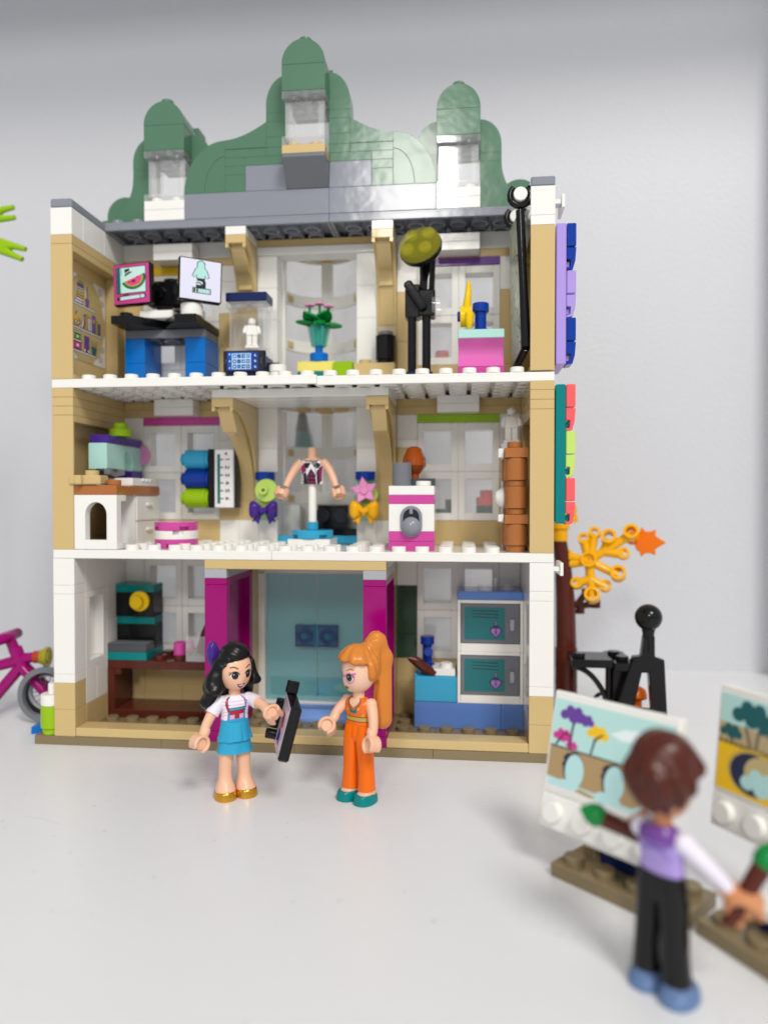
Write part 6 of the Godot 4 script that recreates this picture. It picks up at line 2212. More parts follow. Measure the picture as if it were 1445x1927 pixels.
func pic_painting_trees() -> Image:
	var p := Pic.new(384, 288, Color(0.72, 0.88, 0.86))
	var dk := Color(0.14, 0.14, 0.2)
	var tn := Color(0.68, 0.57, 0.4)
	p.poly([Vector2(0.5, 0.24), Vector2(0.62, 0.16), Vector2(0.74, 0.14), Vector2(0.86, 0.2), Vector2(0.8, 0.26), Vector2(0.6, 0.28)], Color(0.9, 0.95, 0.96))
	p.line([Vector2(0.17, 0.5), Vector2(0.18, 0.25), Vector2(0.24, 0.12)], 0.018, dk)
	p.line([Vector2(0.36, 0.5), Vector2(0.38, 0.36), Vector2(0.43, 0.3)], 0.016, dk)
	p.line([Vector2(0.05, 0.5), Vector2(0.09, 0.38)], 0.016, dk)
	blot(p, 0.17, 0.14, 0.085, Color(0.4, 0.24, 0.6))
	blot(p, 0.28, 0.17, 0.06, Color(0.4, 0.24, 0.6))
	blot(p, 0.1, 0.39, 0.065, Color(0.8, 0.2, 0.55))
	blot(p, 0.19, 0.47, 0.04, Color(0.8, 0.2, 0.55))
	blot(p, 0.4, 0.27, 0.07, Color(0.95, 0.76, 0.08))
	p.line([Vector2(0.36, 0.5), Vector2(0.38, 0.34), Vector2(0.44, 0.28)], 0.014, dk)
	p.line([Vector2(0.17, 0.5), Vector2(0.18, 0.25)], 0.014, dk)
	p.line([Vector2(0.06, 0.48), Vector2(0.11, 0.36), Vector2(0.17, 0.37)], 0.012, dk)
	p.poly([Vector2(0, 0.52), Vector2(1, 0.52), Vector2(1, 0.94), Vector2(0, 0.86)], tn)
	p.line([Vector2(0, 0.52), Vector2(1, 0.52)], 0.012, dk)
	blot(p, 0.92, 0.46, 0.06, Color(0.03, 0.4, 0.4))
	for x: float in [0.21, 0.55, 0.89]:
		p.oval(x + 0.018, 0.72, 0.09, 0.185, dk)
		p.oval(x + 0.028, 0.735, 0.082, 0.18, Color(0.72, 0.88, 0.88))
		p.line([Vector2(x - 0.07, 0.62), Vector2(x - 0.04, 0.57), Vector2(x - 0.075, 0.7)], 0.02, dk)
		p.poly([Vector2(x - 0.2, 0.96), Vector2(x - 0.08, 0.86), Vector2(x + 0.03, 0.82), Vector2(x + 0.1, 0.9), Vector2(x + 0.04, 0.98)], Color(0.72, 0.88, 0.88))
	p.poly([Vector2(0, 0.88), Vector2(0.1, 0.9), Vector2(0.3, 0.93), Vector2(0.5, 0.97), Vector2(0.8, 0.96), Vector2(1, 1), Vector2(0, 1)], Color(0.9, 0.89, 0.88))
	p.poly([Vector2(0.02, 0.86), Vector2(0.2, 0.88), Vector2(0.26, 0.95), Vector2(0.02, 0.95)], Color(0.72, 0.88, 0.88))
	p.poly([Vector2(0.3, 0.9), Vector2(0.45, 0.93), Vector2(0.4, 0.96), Vector2(0.26, 0.94)], tn)
	return p.done()


func pic_painting_bridge() -> Image:
	var p := Pic.new(384, 288, Color(0.72, 0.89, 0.86))
	var tn := Color(0.74, 0.66, 0.5)
	var tl := Color(0.02, 0.36, 0.38)
	var ye := Color(0.97, 0.78, 0.06)
	var nv := Color(0.1, 0.13, 0.28)
	p.rect(0, 0.3, 1, 0.2, tn)
	p.poly([Vector2(0.42, 0.62), Vector2(0.45, 0.2), Vector2(0.6, 0.12), Vector2(0.8, 0.15), Vector2(1, 0.05), Vector2(1, 0.62)], Color(0.62, 0.54, 0.4))
	for k in 8:
		p.line([Vector2(0.46 + 0.06 * k, 0.22), Vector2(0.47 + 0.06 * k, 0.58)], 0.006, Color(0.5, 0.43, 0.32))
	for k: Array in [[0.3, 0.62, 0.33, 0.25], [0.3, 0.62, 0.22, 0.3], [0.09, 0.62, 0.12, 0.42]]:
		p.line([Vector2(k[0], k[1]), Vector2(k[2], k[3])], 0.025, Color(0.45, 0.4, 0.33))
	blot(p, 0.26, 0.16, 0.12, tl)
	blot(p, 0.42, 0.27, 0.07, tl)
	blot(p, 0.1, 0.38, 0.07, tl)
	p.poly([Vector2(0, 0.5), Vector2(1, 0.52), Vector2(1, 1), Vector2(0, 1)], ye)
	p.line([Vector2(0, 0.5), Vector2(1, 0.52)], 0.015, Color(0.4, 0.32, 0.05))
	for k in 24:
		p.line([Vector2(0.02 + 0.042 * k, 0.47), Vector2(0.02 + 0.042 * k, 0.53)], 0.008, Color(0.35, 0.3, 0.05))
	p.oval(0.3, 0.74, 0.21, 0.24, Color(0.8, 0.68, 0.3))
	p.oval(0.3, 0.75, 0.185, 0.21, nv)
	p.oval(0.37, 0.73, 0.14, 0.18, Color(0.78, 0.7, 0.5))
	blot(p, 0.37, 0.82, 0.12, Color(0.72, 0.89, 0.88))
	p.rect(0, 0.95, 0.12, 0.05, ye)
	p.rect(0.6, 0.9, 0.4, 0.05, Color(0.85, 0.75, 0.45))
	p.oval(0.75, 0.66, 0.05, 0, Color(0.95, 0.83, 0.4))
	return p.done()


func pic_tablet() -> Image:
	var p := Pic.new(192, 192, Color(0.84, 0.81, 0.86))
	p.oval(0.5, 0.2, 0.1, 0.1, Color(0.9, 0.88, 0.88))
	p.poly([Vector2(0.4, 0.25), Vector2(0.62, 0.25), Vector2(0.7, 0.5), Vector2(0.45, 0.55)], Color(0.72, 0.12, 0.48))
	p.poly([Vector2(0.36, 0.45), Vector2(0.55, 0.45), Vector2(0.55, 0.75), Vector2(0.4, 0.72)], Color(0.88, 0.55, 0.12))
	p.poly([Vector2(0.3, 0.62), Vector2(0.62, 0.62), Vector2(0.7, 0.88), Vector2(0.25, 0.88)], Color(0.36, 0.14, 0.58))
	p.poly([Vector2(0.34, 0.3), Vector2(0.42, 0.3), Vector2(0.4, 0.6), Vector2(0.3, 0.55)], Color(0.85, 0.65, 0.5))
	for k in 4:
		p.oval(0.14 + 0.24 * k, 0.93, 0.025, 0, Color(0.3, 0.2, 0.35))
		p.oval(0.14 + 0.24 * k, 0.07, 0.025, 0, Color(0.3, 0.2, 0.35))
	return p.done()


# ---------------------------------------------------------------- dolls
# head without hair: chin at 0, crown at about 11.4 mm, face towards +z
func head_mesh() -> Mesh:
	if not cache.has("head"):
		var secs := [[0.0, 0.9, 1.2], [0.25, 2.0, 2.3], [0.8, 2.9, 3.2], [1.7, 3.7, 4.0], [2.8, 4.35, 4.5], [4.0, 4.75, 4.8], [5.4, 4.95, 4.95], [7.0, 4.9, 4.95], [8.6, 4.5, 4.6], [10.0, 3.6, 3.7], [11.0, 2.2, 2.3], [11.4, 0.6, 0.6]]
		var b := MB.new()
		var rows := []
		for s: Array in secs:
			var row := []
			for j in 49:
				var a := TAU * (j % 48) / 48 - PI
				var front := maxf(cos(a), 0.0)
				var nose := 0.62 * exp(-pow(a / 0.16, 2)) * exp(-pow((s[0] - 3.3) / 0.85, 2))
				var chin := 0.35 * exp(-pow(a / 0.4, 2)) * exp(-pow((s[0] - 0.7) / 0.8, 2))
				var back := 0.0 if cos(a) > 0 else -0.3 * clampf(3.0 - s[0], 0, 3) * -cos(a) * 0.5
				var flat := 1.0 - 0.04 * front * front
				row.append(Vector3(sin(a) * s[1], s[0], cos(a) * (s[2] * flat + nose + chin + back)) * MM)
			rows.append(row)
		b.grid(rows)
		for k in b.t.size():
			b.t[k] = Vector2(b.t[k].x, 1.0 - clampf(b.v[k].y / (11.4 * MM), 0, 1))
		b.fan(rows[0].slice(0, 48), true)
		b.fan(rows[-1].slice(0, 48))
		cache["head"] = b.mesh()
	return cache["head"]


func leg_mesh(s: float, trousers: bool) -> Mesh:
	var b := MB.new()
	var x := s * 2.9
	var secs: Array
	if trousers:
		secs = [[Vector3(x, 3.6, 0.2), 2.6, 2.7, 2.3], [Vector3(x, 5.0, 0.1), 2.45, 2.5, 2.3], [Vector3(x * 0.95, 9.0, 0), 2.25, 2.35, 2.3], [Vector3(x * 0.86, 13.0, 0.1), 2.3, 2.45, 2.4], [Vector3(x * 0.78, 17.0, 0.2), 2.35, 2.6, 2.6], [Vector3(x * 0.7, 20.0, 0.1), 2.2, 2.6, 3.0], [Vector3(x * 0.66, 22.4, 0), 1.9, 2.3, 3.0]]
	else:
		secs = [[Vector3(x * 1.06, 1.6, 0.9), 3.0, 3.6, 2.2], [Vector3(x * 1.05, 2.8, 0.8), 2.95, 3.4, 2.2], [Vector3(x * 1.03, 3.8, 0.45), 2.6, 2.9, 2.2], [Vector3(x, 5.2, 0.1), 2.1, 2.25, 2.2], [Vector3(x * 0.98, 6.8, -0.1), 1.9, 2.0, 2.2], [Vector3(x * 0.95, 9.0, -0.1), 1.95, 2.05, 2.2], [Vector3(x * 0.9, 11.5, 0), 2.1, 2.2, 2.2], [Vector3(x * 0.84, 14.5, 0), 2.2, 2.4, 2.2], [Vector3(x * 0.75, 18, 0), 2.1, 2.3, 2.4]]
	for q in secs:
		q[0] = (q[0] as Vector3) * MM
		q[1] *= MM
		q[2] *= MM
	add_loft(b, secs, 26)
	return b.mesh()


func foot_mesh(s: float, shoe: bool) -> Mesh:
	var x := s * 3.0
	var b := MB.new()
	var secs: Array
	if shoe:
		secs = [[Vector3(x, 0.05, 1.0), 2.7, 3.9, 2.3], [Vector3(x, 0.4, 1.0), 2.85, 4.1, 2.3], [Vector3(x, 1.6, 1.0), 2.75, 3.9, 2.2], [Vector3(x, 2.3, 1.3), 2.3, 3.1, 2.1], [Vector3(x, 2.5, 1.6), 1.2, 1.8, 2.0]]
	else:
		secs = [[Vector3(x, 1.2, 0.6), 2.5, 3.4, 2.2], [Vector3(x, 2.6, 0.4), 2.4, 3.2, 2.2], [Vector3(x, 3.4, 0.1), 2.2, 2.6, 2.2], [Vector3(x, 4.2, 0.1), 1.8, 2.0, 2.2]]
	for q in secs:
		q[0] = (q[0] as Vector3) * MM
		q[1] *= MM
		q[2] *= MM
	add_loft(b, secs, 28)
	return b.mesh()


func doll(label: String, at: Vector3, turn: float, skin: String, top: Material, sleeve: String, shoes: String, bottoms: String, face: Material, head_turn: float, hands: Array, short_sleeve: bool) -> Node3D:
	var o := thing("toy_doll", label, "doll", at, deg_to_rad(turn))
	var body := part("torso", o, Vector3(0, 22.4, 0) * MM)
	mi("shirt", torso_mesh(), top, body)
	mi("neck", loft([[Vector3(0, 6.6, 0) * MM, 2.6 * MM, 2.0 * MM], [Vector3(0, 7.9, 0) * MM, 1.75 * MM, 1.7 * MM], [Vector3(0, 10.6, 0.1) * MM, 1.65 * MM, 1.65 * MM]], 20), mats[skin], body)
	for k in 2:
		var s := -1.0 if k == 0 else 1.0
		var am := part("arm", o)
		var sh := Vector3(s * 4.3, 28.6, -0.1) * MM
		var hd: Vector3 = hands[k] * MM
		var d := (hd - sh).normalized()
		var el := sh.lerp(hd, 0.5) + Vector3(s * 1.1, 0.3, -0.5) * MM
		var path := bez(sh, el, hd - d * 0.0016, 12)
		var rad := []
		for j in 13:
			rad.append(lerpf(0.00172, 0.0012, j / 12.0))
		if short_sleeve:
			mi("upper_arm", tube(path, rad), mats[skin], am)
			var sl := path.slice(0, 5)
			mi("sleeve", tube(sl, [0.0018, 0.0019, 0.00196, 0.002, 0.00205]), mats[sleeve], am)
		else:
			mi("sleeve", tube(path, rad), mats[sleeve], am)
		mi("shoulder", lathe([Vector2(0, -0.0018), Vector2(0.001, -0.0016), Vector2(0.0017, -0.0006), Vector2(0.0018, 0.0004), Vector2(0.0012, 0.0015), Vector2(0, 0.0018)], 18, true), mats[sleeve], am, sh)
		clip_hand(am, skin, hd, Basis(Quaternion(Vector3(0, 1, 0), -d)) * rot(0, (20.0 if s < 0 else -20.0), 0), 180.0)
	if bottoms == "skirt":
		for k in 2:
			var rows := []
			var y0: float = [13.4, 17.0][k]
			var y1: float = [17.4, 22.6][k]
			var r0: float = [5.45, 5.3][k]
			var r1: float = [4.5, 4.05][k]
			for j in 7:
				var t := j / 6.0
				var row := []
				for c in 49:
					var a := TAU * (c % 48) / 48
					var fold := 1.0 + 0.05 * cos(a * 7.0 + k * 1.3) * (1 - t)
					row.append(Vector3(cos(a) * lerpf(r0, r1, pow(t, 0.8)) * fold, lerpf(y0, y1, t), -sin(a) * lerpf(r0, r1, pow(t, 0.8)) * 0.74 * fold) * MM)
				rows.append(row)
			var b := MB.new()
			b.grid(rows)
			b.fan(rows[0].slice(0, 48), true)
			b.fan(rows[6].slice(0, 48))
			mi("skirt_tier", b.mesh(), mats["azure"], o)
		mi("skirt_panel", loft([[Vector3(0, 17.2, 2.2) * MM, 1.9 * MM, 2.1 * MM, 3.0], [Vector3(0, 22.4, 1.2) * MM, 1.9 * MM, 1.9 * MM, 3.0]], 20), mats["azure"], o)
	for k in 2:
		var s := -1.0 if k == 0 else 1.0
		var lg := part("leg", o)
		if bottoms == "skirt":
			mi("shin", leg_mesh(s, false), mats[skin], lg)
			mi("shoe", loft([[Vector3(s * 3.1, 0.02, 1.0) * MM, 3.15 * MM, 4.0 * MM, 2.3], [Vector3(s * 3.1, 0.4, 1.0) * MM, 3.3 * MM, 4.15 * MM, 2.3], [Vector3(s * 3.1, 2.1, 1.0) * MM, 3.15 * MM, 3.9 * MM, 2.2], [Vector3(s * 3.1, 2.5, 1.2) * MM, 2.6 * MM, 3.3 * MM, 2.2]], 28), mats[shoes], lg)
		else:
			mi("trouser", leg_mesh(s, true), mats[bottoms], lg)
			mi("foot", foot_mesh(s, false), mats[skin if shoes != "slate_blue" else "slate_blue"], lg)
			mi("shoe", loft([[Vector3(s * 3.05, 0.02, 0.9) * MM, 3.05 * MM, 4.0 * MM, 2.3], [Vector3(s * 3.05, 0.4, 0.9) * MM, 3.2 * MM, 4.15 * MM, 2.3], [Vector3(s * 3.05, 2.0, 0.9) * MM, 3.05 * MM, 3.9 * MM, 2.2], [Vector3(s * 3.05, 2.7, 1.6) * MM, 2.4 * MM, 2.8 * MM, 2.1]], 28), mats[shoes], lg)
	if bottoms != "skirt":
		mi("hips", loft([[Vector3(0, 17.5, 0) * MM, 3.2 * MM, 2.2 * MM, 2.6], [Vector3(0, 19.0, 0.1) * MM, 4.0 * MM, 2.6 * MM, 2.6], [Vector3(0, 22.5, 0) * MM, 3.95 * MM, 2.3 * MM, 2.6]], 26), mats[bottoms], o)
		mi("waistband", loft([[Vector3(0, 19.4, 1.1) * MM, 1.5 * MM, 1.75 * MM, 3.0], [Vector3(0, 22.4, 0.7) * MM, 1.6 * MM, 1.7 * MM, 3.0]], 18), mats[bottoms], o)
	var hd2 := part("head", o, Vector3(0, 31.9, 0.3) * MM)
	hd2.rotation.y = deg_to_rad(head_turn)
	mi("face", head_mesh(), face, hd2)
	return o


func doll_head(o: Node3D) -> Node3D:
	return o.get_node("head")


func make_dolls() -> void:
	var skin := Color(0.91, 0.72, 0.6)
	var f1 := printed("face_open_smile", pic_face(skin, Color(0.14, 0.08, 0.07), Color(0.3, 0.18, 0.16), Color(0.45, 0.14, 0.32), false, true), 0.3)
	var f2 := printed("face_glasses", pic_face(Color(0.92, 0.75, 0.65), Color(0.3, 0.42, 0.36), Color(0.68, 0.42, 0.22), Color(0.6, 0.18, 0.42), true), 0.3)
	var f3 := printed("face_tan", pic_face(Color(0.8, 0.55, 0.38), Color(0.2, 0.12, 0.08), Color(0.25, 0.12, 0.08), Color(0.6, 0.35, 0.25)), 0.3)
	# the girl with black hair
	var a := doll("toy doll with long wavy black hair in a sky blue skirt, holding a tablet", Vector3(-0.0097, 0, 0.0362), 32, "skin", printed("overalls_print", pic_overalls()), "blouse_white", "gold", "skirt", f1, 14, [Vector3(-11.0, 17.9, 3.0), Vector3(8.3, 26.2, 11.8)], true)
	var h := doll_head(a)
	var caps := [[Vector3(0, 8.2, -0.6), Vector3(0, 9.6, -0.2), 5.5, 4.6], [Vector3(-4.6, 7, -0.6), Vector3(-6.2, 1.6, -0.6), 2.2, 2.3], [Vector3(4.6, 7, -0.6), Vector3(5.8, 2.4, 0.2), 2.2, 1.9], [Vector3(-5.6, 3, -1.8), Vector3(-6.8, -3.5, -3.4), 2.9, 2.2], [Vector3(5.2, 3, -2.4), Vector3(5.8, -1.4, -3.0), 2.6, 2.0], [Vector3(0, 4, -4.2), Vector3(-0.6, -4, -5.0), 4.6, 3.2], [Vector3(-3, 2, -4.2), Vector3(-5.6, -5.6, -4.8), 3.4, 2.0], [Vector3(-5.8, 1.4, 0.2), Vector3(-6.6, 0.6, 0.9), 1.8, 1.2], [Vector3(5.8, 2.2, 1.0), Vector3(6.6, 1.7, 1.8), 1.5, 0.9]]
	mi("hair", hair_mesh(caps, Vector3(-11, -10, -10), Vector3(10, 15.5, 8), 0, 9.0), mats["black_hair"], h)
	var bw := part("hair_bow", a, Vector3(-3.6, 40.4, -7.4) * MM)
	mi("loop", lathe([Vector2(0, -0.0043), Vector2(0.0012, -0.0037), Vector2(0.002, -0.001), Vector2(0.0021, 0.0012), Vector2(0.0011, 0.0038), Vector2(0, 0.0043)], 18, true), mats["purple"], bw, Vector3(-0.001, 0.0006, 0), rot(10, 0, 6))
	# the girl with the ponytail
	var b := doll("toy doll with a long orange ponytail and glasses in an orange outfit", Vector3(0.0276, 0, 0.0352), -28, "skin", printed("orange_top_print", pic_orange_top()), "skin", "teal", "orange", f2, -24, [Vector3(-6.6, 22.0, 6.6), Vector3(7.0, 18.2, 3.4)], false)
	h = doll_head(b)
	caps = [[Vector3(0, 8.0, -0.8), Vector3(0, 9.4, 0.2), 5.6, 4.7], [Vector3(0, 10.2, 2.6), Vector3(-0.4, 9.8, 4.2), 2.8, 1.9], [Vector3(-3.0, 9.6, 2.4), Vector3(3.0, 9.6, 2.4), 2.4, 2.4], [Vector3(4.4, 8, 0.2), Vector3(4.4, 5.6, -1.6), 1.8, 1.6], [Vector3(-4.4, 8, 0.2), Vector3(-4.4, 5.6, -1.6), 1.8, 1.6], [Vector3(0, 6, -4), Vector3(0, 4.0, -3.8), 2.8, 2.2], [Vector3(0, 12.6, -4.4), Vector3(0, 14.4, -6.0), 2.6, 2.5], [Vector3(0, 14.0, -6.4), Vector3(0, 9, -8.6), 2.7, 2.5], [Vector3(0, 9, -8.6), Vector3(0, -9.4, -8.2), 2.5, 2.9]]
	mi("hair", hair_mesh(caps, Vector3(-8, -14, -13), Vector3(8, 18.5, 8), 1, 9.3), mats["ginger_hair"], h)
	# the boy in front
	var c := doll("blurred toy doll with brown hair and a lavender top at the front, back turned", Vector3(0.0935, 0, 0.1135), 132, "tan_skin", printed("hoodie_print", pic_hoodie(), 0.4), "blouse_white", "slate_blue", "black", f3, 6, [Vector3(-10.6, 17.8, 8.2), Vector3(7.4, 25.2, 5.6)], false)
	h = doll_head(c)
	caps = [[Vector3(0, 8.0, -1.0), Vector3(0, 9.8, -0.4), 6.2, 5.6], [Vector3(0, 6.6, -2.2), Vector3(0, 5.6, -2.6), 4.8, 4.0], [Vector3(-4.2, 8, 1.0), Vector3(-4.4, 6.0, -0.8), 2.4, 1.8], [Vector3(4.2, 8, 1.0), Vector3(4.4, 6.0, -0.8), 2.4, 1.8], [Vector3(-3, 9.6, 2.4), Vector3(3, 9.6, 2.4), 2.6, 2.5], [Vector3(1.6, 11.4, 0.6), Vector3(-2.2, 11.6, 0), 3.0, 2.8]]
	mi("hair", hair_mesh(caps, Vector3(-9, -2, -9), Vector3(9, 16.5, 8), 2, 8.8), mats["brown_hair"], h)
	for n in c.find_children("hand*", "MeshInstance3D", true, false):
		n.scale *= 1.25
	mi("hood", loft([[Vector3(0, 28.4, -0.6) * MM, 3.9 * MM, 3.0 * MM, 2.2], [Vector3(0, 29.8, -0.7) * MM, 3.6 * MM, 3.0 * MM, 2.1], [Vector3(0, 30.8, -0.8) * MM, 2.5 * MM, 2.3 * MM, 2.0]], 24), mats["mid_purple"], c)
	# what they hold
	var t := thing("tablet", "black-framed square picture card held by the black-haired doll", "tablet", Vector3(0.00589, 0.0228, 0.0404))
	t.basis = Basis(Vector3(0.3116, -0.0409, 0.9493), Vector3(0.2519, 0.9669, -0.041), Vector3(-0.9162, 0.252, 0.3115)).orthonormalized()
	mi("frame", cbox(Vector3(0.0158, 0.0158, 0.0032), 0.0005), mats["black"], t, Vector3(0, 0, -0.0016))
	mi("picture", sheet(0.0146, 0.0146), printed("tablet_print", pic_tablet()), t, Vector3(0, 0, 0.00003))
	mi("knob", cyl(0.0019, 0.0036, 18), mats["black"], t, Vector3(-0.0066, 0.0078, -0.0012), rot(0, 0, 12))
	mi("knob", cyl(0.0015, 0.0034, 18), mats["black"], t, Vector3(-0.0062, -0.0052, -0.0002), rot(90, 0, 0))
	mi("handle", tube([Vector3(-0.0074, -0.0034, 0.001), Vector3(-0.0074, 0.0052, 0.001)], [0.0014]), mats["black"], t)
	brush("brush with a green tip in the blurred doll's far hand, across the tree painting", Vector3(0.0938, 0.0240, 0.1068), Vector3(0.0806, 0.0290, 0.1045))
	brush("brush with a green tip in the blurred doll's near hand, by the bridge painting", Vector3(0.1035, 0.0145, 0.1165), Vector3(0.1125, 0.0290, 0.1150))


func brush(label: String, a: Vector3, b: Vector3) -> void:
	var o := thing("paint_brush", label, "paint brush", a)
	var d := b - a
	mi("handle", tube([Vector3.ZERO, d * 0.1, d * 0.72], [0.001, 0.0014, 0.0017]), mats["brown"], o)
	mi("bristles", tube([d * 0.7, d * 0.78, d * 0.88, d], [0.0019, 0.0023, 0.0019, 0.0004]), mats["green"], o)


# hair from soft strokes (mm), with grooves; the opening for the face is cut below the fringe height
func hair_mesh(caps: Array, lo: Vector3, hi: Vector3, style: int, fringe: float) -> Mesh:
	var f := func(p: Vector3) -> float:
		var d := blob_dist(p, caps, 1.6)
		if d > 2.0:
			return d
		var an := atan2(p.x, p.z + 1.5)
		if style == 0:
			d += 0.13 * sin(p.y * 2.4 - absf(p.x - 1.5) * 1.3 + 0.6 * p.z) * smoothstep(7.0, 10.0, p.y) + 0.16 * sin(an * 12.0 + p.y * 0.55 + 1.6 * sin(p.y * 0.5)) * smoothstep(8.5, 6.5, p.y) + 0.3 * sin(p.y * 1.15 + an * 2.0) * smoothstep(6.0, 0.0, p.y)
		elif style == 1:
			if p.z < -6.4:
				d += 0.2 * sin(p.x * 3.0 + 0.2 * sin(p.y * 0.4))
			else:
				d += 0.17 * sin(an * 13.0 + p.y * 0.3)
		else:
			d += 0.36 * sin(an * 9.0 + p.y * 0.7 + 2.0 * sin(p.x * 0.5)) * smoothstep(13.0, 9.0, p.y) + 0.14 * sin(p.x * 1.7 + p.z * 1.2)
		# the opening for the face
		var slope := fringe + (0.26 * p.x - 0.04 * p.x * p.x if style == 0 else 0.05 * p.x)
		var cut := maxf(p.y - slope, maxf(1.0 - p.z, absf(p.x) - 4.75 + 0.06 * maxf(0.0, 4.0 - p.y)))
		if style != 0:
			cut = maxf(p.y - slope - 0.35 * clampf(absf(p.x) - 2.5, 0, 2) * -1.0, maxf(-0.4 - p.z, absf(p.x) - 7.5))
			cut = maxf(cut, -(p.y - 0.0) - 20.0)
		var k := 0.9
		var hh := maxf(k - absf(d + cut), 0.0) / k
		return maxf(d, -cut) + hh * hh * k * 0.25
	var m: ArrayMesh = nets(lo, hi, 0.5, f)
	var arr := m.surface_get_arrays(0)
	var v: PackedVector3Array = arr[Mesh.ARRAY_VERTEX]
	for k in v.size():
		v[k] *= MM
	arr[Mesh.ARRAY_VERTEX] = v
	var out := ArrayMesh.new()
	out.add_surface_from_arrays(Mesh.PRIMITIVE_TRIANGLES, arr)
	return out


# ---------------------------------------------------------------- round the house
func make_easels() -> void:
	var pics := [printed("painting_of_trees", pic_painting_trees(), 0.35), printed("painting_of_bridge", pic_painting_bridge(), 0.35)]
	var names := ["white easel board painted with purple, pink and yellow trees over arches", "white easel board painted with teal trees and a yellow bridge, cut by the right edge"]
	for k in 2:
		var at: Vector3 = [Vector3(78.5, 0, 74), Vector3(105.2, 0, 94.4)][k] * MM
		var yaw: float = [42.5, 59.0][k]
		var bl: Vector3 = [Vector3(76.0, 10.6, 70.7), Vector3(114.0, 14.6, 75.1)][k] * MM
		var lean: float = [12.4, 6.0][k]
		var e := thing("easel", names[k], "easel", at, -deg_to_rad(yaw))
		# the base: four studs wide, two deep; local x along the front edge, -z to the back
		mi("base", cbox(Vector3(0.0319, 0.0032, 0.0159), 0.0002), mats["dark_tan"], e, Vector3(0.016, 0.0016, -0.008))
		for x in 4:
			for z in 2:
				if z == 1 and (x == 1 or x == 2):
					continue
				mi("stud", lathe([Vector2(0.0024, -0.0001), Vector2(0.0024, 0.00158), Vector2(0.00222, 0.00175), Vector2(0, 0.00175)], 20), mats["dark_tan"], e, Vector3(0.004 + 0.008 * x, 0.0032, -0.004 - 0.008 * z))
		mi("hinge_block", cbox(Vector3(0.0159, 0.0064, 0.0078), 0.0003), mats["navy"], e, Vector3(0.016, 0.0064, -0.012))
		mi("hinge_plate", cbox(Vector3(0.0158, 0.0022, 0.006), 0.0003), mats["white"], e, Vector3(0.014, 0.0092, -0.0072))
		var inv := e.transform.affine_inverse()
		var bp := part("board", e, inv * bl)
		bp.basis = rot(-lean, 0, 0)
		mi("canvas", cbox(Vector3(0.032, 0.0239, 0.0032), 0.0003), mats["white"], bp, Vector3(0.016, 0.02, -0.0016))
		mi("ledge", cbox(Vector3(0.032, 0.0079, 0.0032), 0.0003), mats["white"], bp, Vector3(0.016, 0.004, -0.0016))
		for x in 4:
			mi("stud", lathe([Vector2(0.0024, -0.0001), Vector2(0.0024, 0.00158), Vector2(0.00222, 0.00175), Vector2(0, 0.00175)], 20), mats["white"], bp, Vector3(0.004 + 0.008 * x, 0.004, 0), rot(90, 0, 0))
		mi("painting", sheet(0.0305, 0.0212), pics[k], bp, Vector3(0.016, 0.0195, 0.00002))
		var top := inv * (bl + Vector3(0, 0.012, 0))
		mi("strut", tube([Vector3(0.016, 0.008, -0.011), Vector3(0.016, 0.0135, top.z - 0.0058)], [0.0016]), mats["navy"], e)


func make_outside() -> void:
	bicycle()
	# lime bottle and a blue slope by the left corner
	var b := th("bottle", "lime green toy bottle with a white cap standing at the house's left front corner", "bottle", -0.35, 0, 0.45)
	rod("foot", b, "lime", -0.35, 0.45, 0, 0.7, 0.42)
	rod("body", b, "lime", -0.35, 0.45, 0.7, 3.3, 0.5)
	rod("collar", b, "white", -0.35, 0.45, 3.3, 4.5, 0.5)
	rod("cap", b, "white", -0.3, 0.45, 4.5, 5.7, 0.22)
	var s := thing("blue_slope", "blue sloped piece lying on the shelf behind the lime green bottle", "slope", Vector3(-0.0995, 0, -0.0145), 0.1)
	mi("slope", prism(PackedVector2Array([Vector2(-0.0042, 0), Vector2(0.0042, 0), Vector2(0.0042, 0.005), Vector2(-0.0042, 0.0026)]), 0.0079, 0.0003), mats["blue"], s)
	tree()
	iron_things()
	palm()


